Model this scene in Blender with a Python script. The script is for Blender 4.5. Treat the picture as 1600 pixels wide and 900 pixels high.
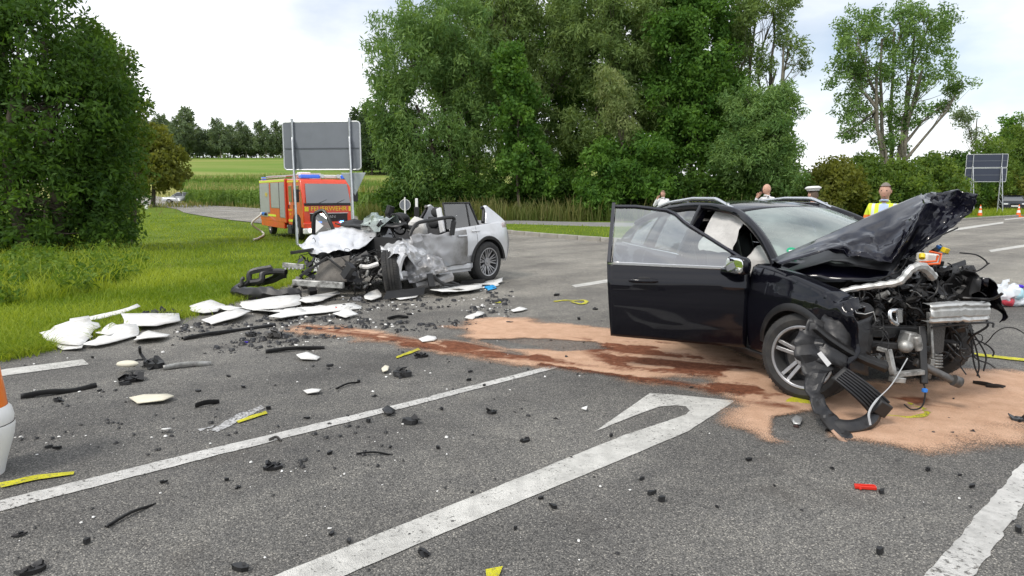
import bpy, bmesh, math, random
import numpy as np
from mathutils import Vector, Matrix, noise, Euler

R = math.radians
for o in list(bpy.data.objects):
    bpy.data.objects.remove(o)
scene = bpy.context.scene
col = scene.collection
random.seed(7)
rng = np.random.default_rng(11)

# ------------------------------------------------------------------ camera, sky, sun, exposure
CAM_H, FPX, TILT = 1.6, 1067.0, math.atan((450 - 303) / 1067.0)
cam_data = bpy.data.cameras.new('camera')
cam = bpy.data.objects.new('camera', cam_data)
col.objects.link(cam)
cam.location = (0, 0, CAM_H)
cam.rotation_euler = (math.pi / 2 - TILT, 0, 0)
cam_data.sensor_width = 36
cam_data.lens = 24.0
cam_data.clip_start = 0.05
cam_data.clip_end = 3000
scene.camera = cam

SUN_EL, SUN_AZ = R(52), R(-135)          # azimuth measured from +Y towards +X
world = bpy.data.worlds.new('World')
scene.world = world
world.use_nodes = True
wn, wl = world.node_tree.nodes, world.node_tree.links
wn.clear()
w_out = wn.new('ShaderNodeOutputWorld')
w_bg = wn.new('ShaderNodeBackground')
w_sky = wn.new('ShaderNodeTexSky')
w_sky.sky_type = 'NISHITA'
w_sky.sun_disc = False
w_sky.sun_elevation = SUN_EL
w_sky.sun_rotation = SUN_AZ
w_sky.dust_density = 2.5
w_sc = wn.new('ShaderNodeVectorMath'); w_sc.operation = 'SCALE'; w_sc.inputs['Scale'].default_value = 0.115
wl.new(w_sky.outputs[0], w_sc.inputs[0])
w_tc = wn.new('ShaderNodeTexCoord')
w_map = wn.new('ShaderNodeMapping'); w_map.inputs['Scale'].default_value = (1.0, 1.0, 2.4)
w_map.inputs['Location'].default_value = (2.1, 1.9, 0.5)
wl.new(w_tc.outputs['Generated'], w_map.inputs['Vector'])
w_n = wn.new('ShaderNodeTexNoise'); w_n.inputs['Scale'].default_value = 2.1; w_n.inputs['Detail'].default_value = 9
w_n.inputs['Roughness'].default_value = 0.52
wl.new(w_map.outputs[0], w_n.inputs['Vector'])
w_r = wn.new('ShaderNodeValToRGB')
w_r.color_ramp.elements[0].position = 0.32; w_r.color_ramp.elements[0].color = (0.30, 0.30, 0.30, 1)
w_r.color_ramp.elements[1].position = 0.56; w_r.color_ramp.elements[1].color = (1, 1, 1, 1)
wl.new(w_n.outputs['Fac'], w_r.inputs['Fac'])
# cloud brightness varies softly
w_n2 = wn.new('ShaderNodeTexNoise'); w_n2.inputs['Scale'].default_value = 3.4; w_n2.inputs['Detail'].default_value = 7
wl.new(w_map.outputs[0], w_n2.inputs['Vector'])
w_r2 = wn.new('ShaderNodeValToRGB')
w_r2.color_ramp.elements[0].position = 0.34; w_r2.color_ramp.elements[0].color = (0.60, 0.64, 0.70, 1)
w_r2.color_ramp.elements[1].position = 0.62; w_r2.color_ramp.elements[1].color = (0.98, 0.99, 1.0, 1)
wl.new(w_n2.outputs['Fac'], w_r2.inputs['Fac'])
w_mix = wn.new('ShaderNodeMixRGB')
wl.new(w_r.outputs['Color'], w_mix.inputs['Fac'])
wl.new(w_sc.outputs[0], w_mix.inputs['Color1'])
wl.new(w_r2.outputs['Color'], w_mix.inputs['Color2'])
wl.new(w_mix.outputs['Color'], w_bg.inputs['Color'])
w_bg.inputs['Strength'].default_value = 1.0
wl.new(w_bg.outputs[0], w_out.inputs['Surface'])

sun_d = bpy.data.lights.new('sun', 'SUN')
sun_d.energy = 1.5
sun_d.angle = R(14)
sun_d.color = (1.0, 0.95, 0.88)
sun = bpy.data.objects.new('sun', sun_d)
col.objects.link(sun)
sd = Vector((math.sin(SUN_AZ) * math.cos(SUN_EL), math.cos(SUN_AZ) * math.cos(SUN_EL), math.sin(SUN_EL)))
sun.rotation_euler = sd.to_track_quat('Z', 'Y').to_euler()
sun.location = (0, 0, 30)

scene.view_settings.view_transform = 'Standard'
scene.view_settings.look = 'None'
scene.view_settings.gamma = 1
scene.view_settings.exposure = 0.58
scene.render.engine = 'CYCLES'
scene.cycles.use_denoising = True
scene.cycles.max_bounces = 8
scene.cycles.transparent_max_bounces = 16
scene.cycles.caustics_reflective = False
scene.cycles.caustics_refractive = False

# ------------------------------------------------------------------ terrain height and pixel helpers
def sstep(a, b, x):
    t = np.clip((x - a) / (b - a), 0, 1)
    return t * t * (3 - 2 * t)

def H(x, y):
    x = np.asarray(x, float); y = np.asarray(y, float)
    left = sstep(-4.0, -8.5, x)
    dip = -0.47 * sstep(21, 29, y) * (1 - sstep(39, 60, y)) * left
    lx = 1 - sstep(5, 60, x - 0.10 * y)
    hill = np.interp(y, [0, 60, 90, 118, 150, 200, 262, 330, 460, 900], [0, 0, .25, 1.6, 4.6, 9.6, 15.2, 17.6, 18, 18]) * lx
    return dip + hill

CT, ST = math.cos(TILT), math.sin(TILT)
def ray(px, py):
    a, b = (px - 800) / FPX, (450 - py) / FPX
    return Vector((a, CT + b * ST, b * CT - ST))
def G(px, py, dz=0.0):
    """the ground point seen at a photograph pixel"""
    d = ray(px, py)
    z = 0.0
    for _ in range(12):
        t = (z - CAM_H) / d.z
        p = d * t
        z = 0.5 * z + 0.5 * float(H(p.x, p.y))
    t = (z - CAM_H) / d.z
    p = d * t
    return Vector((p.x, p.y, z + dz))
def W(px, py, Y):
    """the point at depth Y seen at a photograph pixel"""
    d = ray(px, py)
    t = Y / d.y
    return Vector((d.x * t, Y, CAM_H + d.z * t))
def ground(x, y, dz=0.0):
    return Vector((x, y, float(H(x, y)) + dz))

# ------------------------------------------------------------------ materials
MATS = {}
def newmat(name):
    m = bpy.data.materials.new(name)
    m.use_nodes = True
    nt = m.node_tree
    b = nt.nodes.get('Principled BSDF')
    return m, nt, b
def _noise(nt, scale, detail=4, rough=0.55, coord='Object', vscale=None):
    tc = nt.nodes.new('ShaderNodeTexCoord')
    n = nt.nodes.new('ShaderNodeTexNoise')
    n.inputs['Scale'].default_value = scale
    n.inputs['Detail'].default_value = detail
    n.inputs['Roughness'].default_value = rough
    if vscale:
        mp = nt.nodes.new('ShaderNodeMapping'); mp.inputs['Scale'].default_value = vscale
        nt.links.new(tc.outputs[coord], mp.inputs[0]); nt.links.new(mp.outputs[0], n.inputs['Vector'])
    else:
        nt.links.new(tc.outputs[coord], n.inputs['Vector'])
    return n
def _ramp(nt, src, stops):
    r = nt.nodes.new('ShaderNodeValToRGB')
    e = r.color_ramp.elements
    while len(e) < len(stops): e.new(0.5)
    for k, (p, c) in enumerate(stops):
        e[k].position = p
        e[k].color = (c, c, c, 1) if isinstance(c, (int, float)) else (*c[:3], 1)
    nt.links.new(src, r.inputs['Fac'])
    return r
def _bump(nt, src, strength, dist, b):
    bp = nt.nodes.new('ShaderNodeBump')
    bp.inputs['Strength'].default_value = strength
    bp.inputs['Distance'].default_value = dist
    nt.links.new(src, bp.inputs['Height'])
    nt.links.new(bp.outputs[0], b.inputs['Normal'])
    return bp
def mat(name, c, rough=0.5, metal=0.0, coat=0.0, var=0.0, vs=6.0, dirt=None, dirt_amt=0.5, dirt_scale=3.0, bump=0.0, bscale=40.0,
        emit=None, es=0.0, spec=0.5):
    if name in MATS: return MATS[name]
    m, nt, b = newmat(name)
    b.inputs['Roughness'].default_value = rough
    b.inputs['Metallic'].default_value = metal
    b.inputs['Coat Weight'].default_value = coat
    b.inputs['Coat Roughness'].default_value = 0.05
    b.inputs['Specular IOR Level'].default_value = spec
    b.inputs['Base Color'].default_value = (*c, 1)
    last = None
    if var > 0:
        n = _noise(nt, vs)
        lo = tuple(max(0, v * (1 - var)) for v in c); hi = tuple(min(1, v * (1 + var)) for v in c)
        r = _ramp(nt, n.outputs['Fac'], [(0.3, lo), (0.7, hi)])
        nt.links.new(r.outputs['Color'], b.inputs['Base Color']); last = r.outputs['Color']
    if dirt:
        n = _noise(nt, dirt_scale, 8, 0.65)
        r = _ramp(nt, n.outputs['Fac'], [(0.42, 0.0), (0.66, dirt_amt)])
        mx = nt.nodes.new('ShaderNodeMixRGB')
        nt.links.new(r.outputs['Color'], mx.inputs['Fac'])
        if last: nt.links.new(last, mx.inputs['Color1'])
        else: mx.inputs['Color1'].default_value = (*c, 1)
        mx.inputs['Color2'].default_value = (*dirt, 1)
        nt.links.new(mx.outputs[0], b.inputs['Base Color'])
        rr = nt.nodes.new('ShaderNodeMapRange')
        rr.inputs['To Min'].default_value = rough; rr.inputs['To Max'].default_value = min(1, rough + 0.45)
        nt.links.new(r.outputs['Color'], rr.inputs['Value']); nt.links.new(rr.outputs[0], b.inputs['Roughness'])
    if bump > 0:
        n = _noise(nt, bscale, 6)
        _bump(nt, n.outputs['Fac'], 1.0, bump, b)
    if emit:
        b.inputs['Emission Color'].default_value = (*emit, 1)
        b.inputs['Emission Strength'].default_value = es
    MATS[name] = m
    return m
def glass(name, tint=(0.75, 0.85, 0.82), alpha=0.35, rough=0.02, crack=None):
    """thin pane: see-through mixed with a mirror coat"""
    if name in MATS: return MATS[name]
    m, nt, b = newmat(name)
    out = nt.nodes['Material Output']
    tr = nt.nodes.new('ShaderNodeBsdfTransparent'); tr.inputs[0].default_value = (*tint, 1)
    gl = nt.nodes.new('ShaderNodeBsdfGlossy'); gl.inputs['Roughness'].default_value = rough
    fr = nt.nodes.new('ShaderNodeFresnel'); fr.inputs['IOR'].default_value = 1.75
    ad = nt.nodes.new('ShaderNodeMath'); ad.operation = 'ADD'; ad.use_clamp = True
    ad.inputs[1].default_value = alpha
    nt.links.new(fr.outputs[0], ad.inputs[0])
    mx = nt.nodes.new('ShaderNodeMixShader')
    nt.links.new(ad.outputs[0], mx.inputs[0]); nt.links.new(tr.outputs[0], mx.inputs[1]); nt.links.new(gl.outputs[0], mx.inputs[2])
    last = mx
    if crack:
        # a star of fine cracks only around the struck spot
        df = nt.nodes.new('ShaderNodeBsdfDiffuse'); df.inputs[0].default_value = (0.60, 0.70, 0.66, 1)  # pale haze painted into the pane for the sky's reflection
        tc = nt.nodes.new('ShaderNodeTexCoord')
        vo = nt.nodes.new('ShaderNodeTexVoronoi'); vo.feature = 'DISTANCE_TO_EDGE'; vo.inputs['Scale'].default_value = 42
        nt.links.new(tc.outputs['Object'], vo.inputs['Vector'])
        r1 = _ramp(nt, vo.outputs['Distance'], [(0.0, 0.9), (0.10, 0.0)])
        sp = nt.nodes.new('ShaderNodeVectorMath'); sp.operation = 'DISTANCE'; sp.inputs[1].default_value = crack
        nt.links.new(tc.outputs['Object'], sp.inputs[0])
        n = _noise(nt, 5.0, 6, 0.7)
        ma = nt.nodes.new('ShaderNodeMath'); ma.operation = 'MULTIPLY_ADD'; ma.inputs[1].default_value = 0.45
        nt.links.new(n.outputs['Fac'], ma.inputs[0]); nt.links.new(sp.outputs['Value'], ma.inputs[2])
        r2 = _ramp(nt, ma.outputs[0], [(0.30, 1.0), (0.60, 0.0)])
        mu = nt.nodes.new('ShaderNodeMath'); mu.operation = 'MULTIPLY'
        nt.links.new(r1.outputs[0], mu.inputs[0]); nt.links.new(r2.outputs[0], mu.inputs[1])
        n3 = _noise(nt, 1.6, 5, 0.6)
        r3 = _ramp(nt, n3.outputs['Fac'], [(0.3, 0.12), (0.7, 0.36)])
        mm = nt.nodes.new('ShaderNodeMath'); mm.operation = 'MAXIMUM'
        nt.links.new(mu.outputs[0], mm.inputs[0]); nt.links.new(r3.outputs[0], mm.inputs[1])
        m2 = nt.nodes.new('ShaderNodeMixShader')
        nt.links.new(mm.outputs[0], m2.inputs[0]); nt.links.new(mx.outputs[0], m2.inputs[1]); nt.links.new(df.outputs[0], m2.inputs[2])
        last = m2
    nt.links.new(last.outputs[0], out.inputs['Surface'])
    MATS[name] = m
    return m
def leafmat(name, c1, c2, trans=0.42):
    if name in MATS: return MATS[name]
    m, nt, b = newmat(name)
    out = nt.nodes['Material Output']
    at = nt.nodes.new('ShaderNodeAttribute'); at.attribute_name = 'var'
    r = _ramp(nt, at.outputs['Fac'], [(0.0, c1), (1.0, c2)])
    d = nt.nodes.new('ShaderNodeBsdfPrincipled'); d.inputs['Roughness'].default_value = 0.6
    d.inputs['Specular IOR Level'].default_value = 0.25
    t = nt.nodes.new('ShaderNodeBsdfTranslucent')
    nt.links.new(r.outputs[0], d.inputs['Base Color'])
    g = nt.nodes.new('ShaderNodeMixRGB'); g.blend_type = 'MULTIPLY'; g.inputs['Fac'].default_value = 1
    g.inputs['Color2'].default_value = (1.25, 1.15, 0.5, 1)
    nt.links.new(r.outputs[0], g.inputs['Color1']); nt.links.new(g.outputs[0], t.inputs[0])
    mx = nt.nodes.new('ShaderNodeMixShader'); mx.inputs[0].default_value = trans
    nt.links.new(d.outputs[0], mx.inputs[1]); nt.links.new(t.outputs[0], mx.inputs[2])
    nt.links.new(mx.outputs[0], out.inputs['Surface'])
    MATS[name] = m
    return m

# ------------------------------------------------------------------ mesh helpers
def frame_of(d, up=Vector((0, 0, 1))):
    d = Vector(d).normalized()
    if abs(d.dot(up)) > 0.97: up = Vector((1, 0, 0))
    s = d.cross(up).normalized()
    return s, s.cross(d).normalized(), d
class MB:
    def __init__(s):
        s.v, s.f = [], []
    def add(s, vs, fs):
        o = len(s.v)
        s.v += [tuple(v) for v in vs]
        s.f += [tuple(i + o for i in f) for f in fs]
        return s
    def box(s, c, d, rot=None):
        c = Vector(c); x, y, z = d[0] / 2, d[1] / 2, d[2] / 2
        vs = [Vector((i, j, k)) for k in (-z, z) for i, j in ((-x, -y), (x, -y), (x, y), (-x, y))]
        if rot is not None:
            if not isinstance(rot, Matrix): rot = Euler(rot).to_matrix()
            vs = [rot @ v for v in vs]
        return s.add([v + c for v in vs], [(3, 2, 1, 0), (4, 5, 6, 7), (0, 1, 5, 4), (1, 2, 6, 5), (2, 3, 7, 6), (3, 0, 4, 7)])
    def tube(s, pts, r, n=8, cap=True, closed=False):
        pts = [Vector(p) for p in pts]
        m = len(pts)
        if not hasattr(r, '__len__'): r = [r] * m
        vs, fs = [], []
        side = None
        for i, p in enumerate(pts):
            a = pts[(i - 1) % m] if (closed or i > 0) else p
            b = pts[(i + 1) % m] if (closed or i < m - 1) else p
            d = (b - a)
            if d.length < 1e-9: d = Vector((0, 0, 1))
            d.normalize()
            if side is None: side = frame_of(d)[0]
            side = (side - d * side.dot(d))
            if side.length < 1e-6: side = frame_of(d)[0]
            side.normalize()
            u = side.cross(d)
            for k in range(n):
                t = 2 * math.pi * k / n
                vs.append(p + (side * math.cos(t) + u * math.sin(t)) * r[i])
        for i in range(m if closed else m - 1):
            for k in range(n):
                a0, a1 = i * n + k, i * n + (k + 1) % n
                j = (i + 1) % m
                fs.append((a0, a1, j * n + (k + 1) % n, j * n + k))
        if cap and not closed:
            fs.append(tuple(range(n))[::-1]); fs.append(tuple((m - 1) * n + k for k in range(n)))
        return s.add(vs, fs)
    def cyl(s, a, b, r0, r1=None, n=14):
        return s.tube([a, b], [r0, r0 if r1 is None else r1], n)
    def bar(s, a, b, w, h, up=Vector((0, 0, 1))):
        a, b = Vector(a), Vector(b)
        sd, u, d = frame_of(b - a, up)
        vs = []
        for p in (a, b):
            for i, j in ((-1, -1), (1, -1), (1, 1), (-1, 1)):
                vs.append(p + sd * (i * w / 2) + u * (j * h / 2))
        return s.add(vs, [(3, 2, 1, 0), (4, 5, 6, 7), (0, 1, 5, 4), (1, 2, 6, 5), (2, 3, 7, 6), (3, 0, 4, 7)])
    def lathe(s, prof, o=(0, 0, 0), axis=(0, 0, 1), n=24, closed=False):
        sd, u, d = frame_of(axis)
        o = Vector(o)
        vs, fs = [], []
        m = len(prof)
        for k in range(n):
            t = 2 * math.pi * k / n
            for (r, h) in prof:
                vs.append(o + (sd * math.cos(t) + u * math.sin(t)) * r + d * h)
        for k in range(n):
            k2 = (k + 1) % n
            for i in range(m if closed else m - 1):
                j = (i + 1) % m
                fs.append((k * m + i, k2 * m + i, k2 * m + j, k * m + j))
        return s.add(vs, fs)
    def prism(s, poly, nrm, th):
        """extrude a 3-D polygon along nrm*th"""
        poly = [Vector(p) for p in poly]
        nv = Vector(nrm).normalized() * th
        n = len(poly)
        vs = poly + [p + nv for p in poly]
        fs = [tuple(range(n))[::-1], tuple(range(n, 2 * n))]
        fs += [(i, (i + 1) % n, (i + 1) % n + n, i + n) for i in range(n)]
        return s.add(vs, fs)
    def grid(s, P):
        nu, nv = len(P), len(P[0])
        vs = [P[i][j] for i in range(nu) for j in range(nv)]
        fs = [(i * nv + j, (i + 1) * nv + j, (i + 1) * nv + j + 1, i * nv + j + 1) for i in range(nu - 1) for j in range(nv - 1)]
        return s.add(vs, fs)
    def ball(s, c, r, n=10, m=7, jit=0.0):
        c = Vector(c)
        if not hasattr(r, '__len__'): r = (r, r, r)
        vs, fs = [], []
        for i in range(m + 1):
            a = math.pi * i / m
            for k in range(n):
                t = 2 * math.pi * k / n
                q = 1 + (random.uniform(-jit, jit) if jit else 0)
                vs.append(c + Vector((r[0] * math.sin(a) * math.cos(t), r[1] * math.sin(a) * math.sin(t), r[2] * math.cos(a))) * q)
        for i in range(m):
            for k in range(n):
                fs.append((i * n + k, (i + 1) * n + k, (i + 1) * n + (k + 1) % n, i * n + (k + 1) % n))
        return s.add(vs, fs)
    def warp(s, fn):
        s.v = [tuple(fn(Vector(v))) for v in s.v]
        return s
    def build(s, name, m, parent=None, smooth=None, bevel=0.0, solid=0.0, sub=0, world=False, loc=None, rot=None, mirror=False, remove_doubles=True):
        me = bpy.data.meshes.new(name)
        vs = s.v
        if world and parent is not None:
            inv = world_matrix(parent).inverted()
            vs = [inv @ Vector(v) for v in vs]
        me.from_pydata([tuple(v) for v in vs], [], s.f)
        if remove_doubles:
            bm = bmesh.new(); bm.from_mesh(me)
            bmesh.ops.remove_doubles(bm, verts=bm.verts, dist=1e-5)
            bmesh.ops.recalc_face_normals(bm, faces=bm.faces)
            bm.to_mesh(me); bm.free()
        if smooth is not None:
            me.shade_smooth()
            me.set_sharp_from_angle(angle=R(smooth))
        me.materials.append(m)
        o = bpy.data.objects.new(name, me)
        col.objects.link(o)
        if parent is not None: o.parent = parent
        if loc is not None: o.location = loc
        if rot is not None: o.rotation_euler = rot
        if mirror:
            o.modifiers.new('mirror', 'MIRROR').use_axis = (False, True, False)
        if solid:
            md = o.modifiers.new('solid', 'SOLIDIFY'); md.thickness = solid; md.offset = -1
        if sub:
            md = o.modifiers.new('sub', 'SUBSURF'); md.levels = sub; md.render_levels = sub
        if bevel:
            md = o.modifiers.new('bevel', 'BEVEL'); md.width = bevel; md.segments = 2; md.limit_method = 'ANGLE'; md.angle_limit = R(35)
        return o
def world_matrix(o):
    m = Matrix.LocRotScale(o.location, o.rotation_euler, o.scale)
    return (world_matrix(o.parent) @ m) if o.parent else m
def tag(o, label=None, cat=None, group=None, kind=None):
    if label: o['label'] = label
    if cat: o['category'] = cat
    if group: o['group'] = group
    if kind: o['kind'] = kind
    return o
def empty(name, loc, rz=0.0, label=None, cat=None, group=None):
    o = bpy.data.objects.new(name, None)
    col.objects.link(o)
    o.location = loc
    o.rotation_euler = (0, 0, rz)
    o.empty_display_size = 0.2
    return tag(o, label, cat, group)
def copy_tree(o, parent=None):
    c = o.copy(); col.objects.link(c); c.parent = parent
    for ch in list(o.children): copy_tree(ch, c)
    return c
def npmesh(name, V, F, m, parent=None, attr=None, smooth=False):
    """V (N,3), F (M,k) numpy arrays; attr one float per vertex"""
    me = bpy.data.meshes.new(name)
    V = np.ascontiguousarray(V, np.float32); F = np.ascontiguousarray(F, np.int32)
    k = F.shape[1]
    me.vertices.add(len(V)); me.vertices.foreach_set('co', V.ravel())
    me.loops.add(F.size); me.loops.foreach_set('vertex_index', F.ravel())
    me.polygons.add(len(F))
    me.polygons.foreach_set('loop_start', np.arange(0, F.size, k, dtype=np.int32))
    try: me.polygons.foreach_set('loop_total', np.full(len(F), k, np.int32))
    except Exception: pass
    me.update(calc_edges=True)
    if attr is not None:
        for an, av in (attr.items() if isinstance(attr, dict) else [('var', attr)]):
            a = me.attributes.new(an, 'FLOAT', 'POINT'); a.data.foreach_set('value', np.ascontiguousarray(av, np.float32))
    if smooth: me.shade_smooth()
    me.materials.append(m)
    o = bpy.data.objects.new(name, me)
    col.objects.link(o)
    if parent is not None: o.parent = parent
    return o
def text_mesh(name, body, size, m, parent, loc, rot, ext=0.003, align='CENTER', sx=1.0):
    cu = bpy.data.curves.new(name, 'FONT')
    cu.body = body; cu.size = size; cu.extrude = ext; cu.align_x = align; cu.align_y = 'CENTER'; cu.resolution_u = 3
    t = bpy.data.objects.new(name + '_source', cu)
    col.objects.link(t)
    dg = bpy.context.evaluated_depsgraph_get()
    me = bpy.data.meshes.new_from_object(t.evaluated_get(dg))
    bpy.data.objects.remove(t)
    me.materials.clear(); me.materials.append(m)
    o = bpy.data.objects.new(name, me); col.objects.link(o)
    o.parent = parent; o.location = loc; o.rotation_euler = rot; o.scale = (sx, 1, 1)
    return o
def plane_pt(e, px, py, y):
    """local point of thing e where the pixel's ray meets its plane local y = y"""
    inv_ = world_matrix(e).inverted()
    o_ = inv_ @ Vector((0, 0, CAM_H)); d = inv_.to_3x3() @ ray(px, py)
    return o_ + d * ((y - o_.y) / d.y)
def crumple(p, amp, sc, seed=0.0):
    """sharp folded displacement"""
    q = Vector(p) * sc + Vector((seed, seed * 1.7, -seed))
    a = noise.noise_vector(q)
    r = Vector((1 - 2 * abs(noise.noise(q * 1.6)), 1 - 2 * abs(noise.noise(q * 1.6 + Vector((9, 3, 1)))), 1 - 2 * abs(noise.noise(q * 1.6 + Vector((2, 7, 5))))))
    return (a * 0.7 + (r - Vector((.6, .6, .6))) * 0.7) * amp
def facet(u, v, seed=0.0):
    """crease height of a crumpled sheet: flat cells meeting at sharp ridges"""
    q = Vector((u, v, seed))
    d = noise.voronoi(q, distance_metric='DISTANCE')[0]
    d2 = noise.voronoi(q * 2.1 + Vector((3, 1, 0)), distance_metric='DISTANCE')[0]
    return (d[1] - d[0] - .35) + 0.4 * (d2[1] - d2[0] - .35) + 0.6 * noise.noise(q * 1.3)
def bez(pts, n):
    """Catmull-Rom through pts"""
    P = [Vector(p) for p in pts]
    P = [P[0] * 2 - P[1]] + P + [P[-1] * 2 - P[-2]]
    out = []
    segs = len(P) - 3
    for k in range(n + 1):
        t = k / n * segs
        i = min(int(t), segs - 1); t -= i
        a, b, c, d = P[i:i + 4]
        out.append(0.5 * ((2 * b) + (c - a) * t + (2 * a - 5 * b + 4 * c - d) * t * t + (3 * b - a - 3 * c + d) * t ** 3))
    return out
def inpoly(px, py, poly):
    px = np.asarray(px); py = np.asarray(py)
    c = np.zeros(px.shape, bool)
    n = len(poly)
    for i in range(n):
        x1, y1 = poly[i][0], poly[i][1]; x2, y2 = poly[(i + 1) % n][0], poly[(i + 1) % n][1]
        if y1 == y2: continue
        k = ((y1 > py) != (y2 > py)) & (px < (x2 - x1) * (py - y1) / (y2 - y1) + x1)
        c ^= k
    return c
def polydist(px, py, poly):
    """signed distance (positive inside)"""
    d = np.full(px.shape, 1e9)
    n = len(poly)
    for i in range(n):
        a = np.array(poly[i][:2]); b = np.array(poly[(i + 1) % n][:2])
        ab = b - a; L = max((ab ** 2).sum(), 1e-12)
        t = np.clip(((px - a[0]) * ab[0] + (py - a[1]) * ab[1]) / L, 0, 1)
        d = np.minimum(d, np.hypot(px - a[0] - t * ab[0], py - a[1] - t * ab[1]))
    return np.where(inpoly(px, py, poly), d, -d)
# ------------------------------------------------------------------ ground materials
def asphalt_nodes(nt, b):
    tc = nt.nodes.new('ShaderNodeTexCoord')
    vo = nt.nodes.new('ShaderNodeTexVoronoi'); vo.inputs['Scale'].default_value = 145
    vo.inputs['Randomness'].default_value = 1
    nt.links.new(tc.outputs['Object'], vo.inputs['Vector'])
    sep = nt.nodes.new('ShaderNodeSeparateColor'); nt.links.new(vo.outputs['Color'], sep.inputs[0])
    grain = _ramp(nt, sep.outputs[0], [(0.0, (0.092, 0.092, 0.092)), (0.30, (0.165, 0.163, 0.160)), (0.75, (0.240, 0.236, 0.228)), (0.94, (0.34, 0.33, 0.31)), (1.0, (0.55, 0.53, 0.49))])
    gap = _ramp(nt, vo.outputs['Distance'], [(0.25, 1.0), (0.80, 0.34)])
    m1 = nt.nodes.new('ShaderNodeMixRGB'); m1.blend_type = 'MULTIPLY'; m1.inputs[0].default_value = 0.85
    nt.links.new(grain.outputs[0], m1.inputs[1]); nt.links.new(gap.outputs[0], m1.inputs[2])
    big = _noise(nt, 0.35, 6, 0.6)
    rb = _ramp(nt, big.outputs['Fac'], [(0.32, (0.68, 0.67, 0.66)), (0.66, (1.28, 1.26, 1.21))])
    m2 = nt.nodes.new('ShaderNodeMixRGB'); m2.blend_type = 'MULTIPLY'; m2.inputs[0].default_value = 1
    nt.links.new(m1.outputs[0], m2.inputs[1]); nt.links.new(rb.outputs[0], m2.inputs[2])
    mid = _noise(nt, 3.5, 7, 0.7)
    rm = _ramp(nt, mid.outputs['Fac'], [(0.35, (0.86, 0.86, 0.86)), (0.65, (1.12, 1.11, 1.08))])
    m3 = nt.nodes.new('ShaderNodeMixRGB'); m3.blend_type = 'MULTIPLY'; m3.inputs[0].default_value = 1
    nt.links.new(m2.outputs[0], m3.inputs[1]); nt.links.new(rm.outputs[0], m3.inputs[2])
    # polished wheel tracks along the lanes
    dp = nt.nodes.new('ShaderNodeVectorMath'); dp.operation = 'DOT_PRODUCT'; dp.inputs[1].default_value = (-0.68, 0.73, 0)
    nt.links.new(tc.outputs['Object'], dp.inputs[0])
    wb = nt.nodes.new('ShaderNodeMath'); wb.operation = 'MULTIPLY_ADD'; wb.inputs[1].default_value = 3.6
    nt.links.new(dp.outputs['Value'], wb.inputs[0]); nt.links.new(mid.outputs['Fac'], wb.inputs[2])
    si = nt.nodes.new('ShaderNodeMath'); si.operation = 'SINE'; nt.links.new(wb.outputs[0], si.inputs[0])
    tr_ = _ramp(nt, si.outputs[0], [(0.0, (1.0, 1.0, 1.0)), (1.0, (0.80, 0.80, 0.81))])
    tm = nt.nodes.new('ShaderNodeMixRGB'); tm.blend_type = 'MULTIPLY'; tm.inputs[0].default_value = 0.8
    nt.links.new(m3.outputs[0], tm.inputs[1]); nt.links.new(tr_.outputs[0], tm.inputs[2]); m3 = tm
    # the surface further up the junction turns lighter and slightly warmer
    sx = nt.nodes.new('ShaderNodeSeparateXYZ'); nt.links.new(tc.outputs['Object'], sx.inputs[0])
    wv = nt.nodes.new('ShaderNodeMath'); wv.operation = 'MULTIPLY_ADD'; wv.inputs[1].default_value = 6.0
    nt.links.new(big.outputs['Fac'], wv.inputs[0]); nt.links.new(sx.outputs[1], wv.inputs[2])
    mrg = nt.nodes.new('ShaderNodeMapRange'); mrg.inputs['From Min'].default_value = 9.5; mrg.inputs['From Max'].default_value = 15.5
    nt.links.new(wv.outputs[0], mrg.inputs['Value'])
    far_tone = nt.nodes.new('ShaderNodeMixRGB'); far_tone.blend_type = 'MULTIPLY'; far_tone.inputs[2].default_value = (1.62, 1.58, 1.50, 1)
    nt.links.new(mrg.outputs[0], far_tone.inputs[0]); nt.links.new(m3.outputs[0], far_tone.inputs[1]); m3 = far_tone
    # oily stains and dusty brown scuffs with a shape of their own
    st = _noise(nt, 0.9, 9, 0.68)
    rs = _ramp(nt, st.outputs['Fac'], [(0.56, 0.0), (0.72, 0.6)])
    m4 = nt.nodes.new('ShaderNodeMixRGB'); nt.links.new(rs.outputs[0], m4.inputs[0])
    nt.links.new(m3.outputs[0], m4.inputs[1]); m4.inputs[2].default_value = (0.055, 0.048, 0.043, 1)
    bp = nt.nodes.new('ShaderNodeBump'); bp.inputs['Strength'].default_value = 0.9; bp.inputs['Distance'].default_value = 0.006
    inv = nt.nodes.new('ShaderNodeMath'); inv.operation = 'SUBTRACT'; inv.inputs[0].default_value = 1.0
    nt.links.new(vo.outputs['Distance'], inv.inputs[1])
    nt.links.new(inv.outputs[0], bp.inputs['Height'])
    nt.links.new(bp.outputs[0], b.inputs['Normal'])
    b.inputs['Roughness'].default_value = 0.82
    b.inputs['Specular IOR Level'].default_value = 0.3
    return m4.outputs[0], vo, sep
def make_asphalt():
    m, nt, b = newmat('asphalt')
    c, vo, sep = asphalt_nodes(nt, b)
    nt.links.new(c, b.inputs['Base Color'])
    return m
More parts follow.
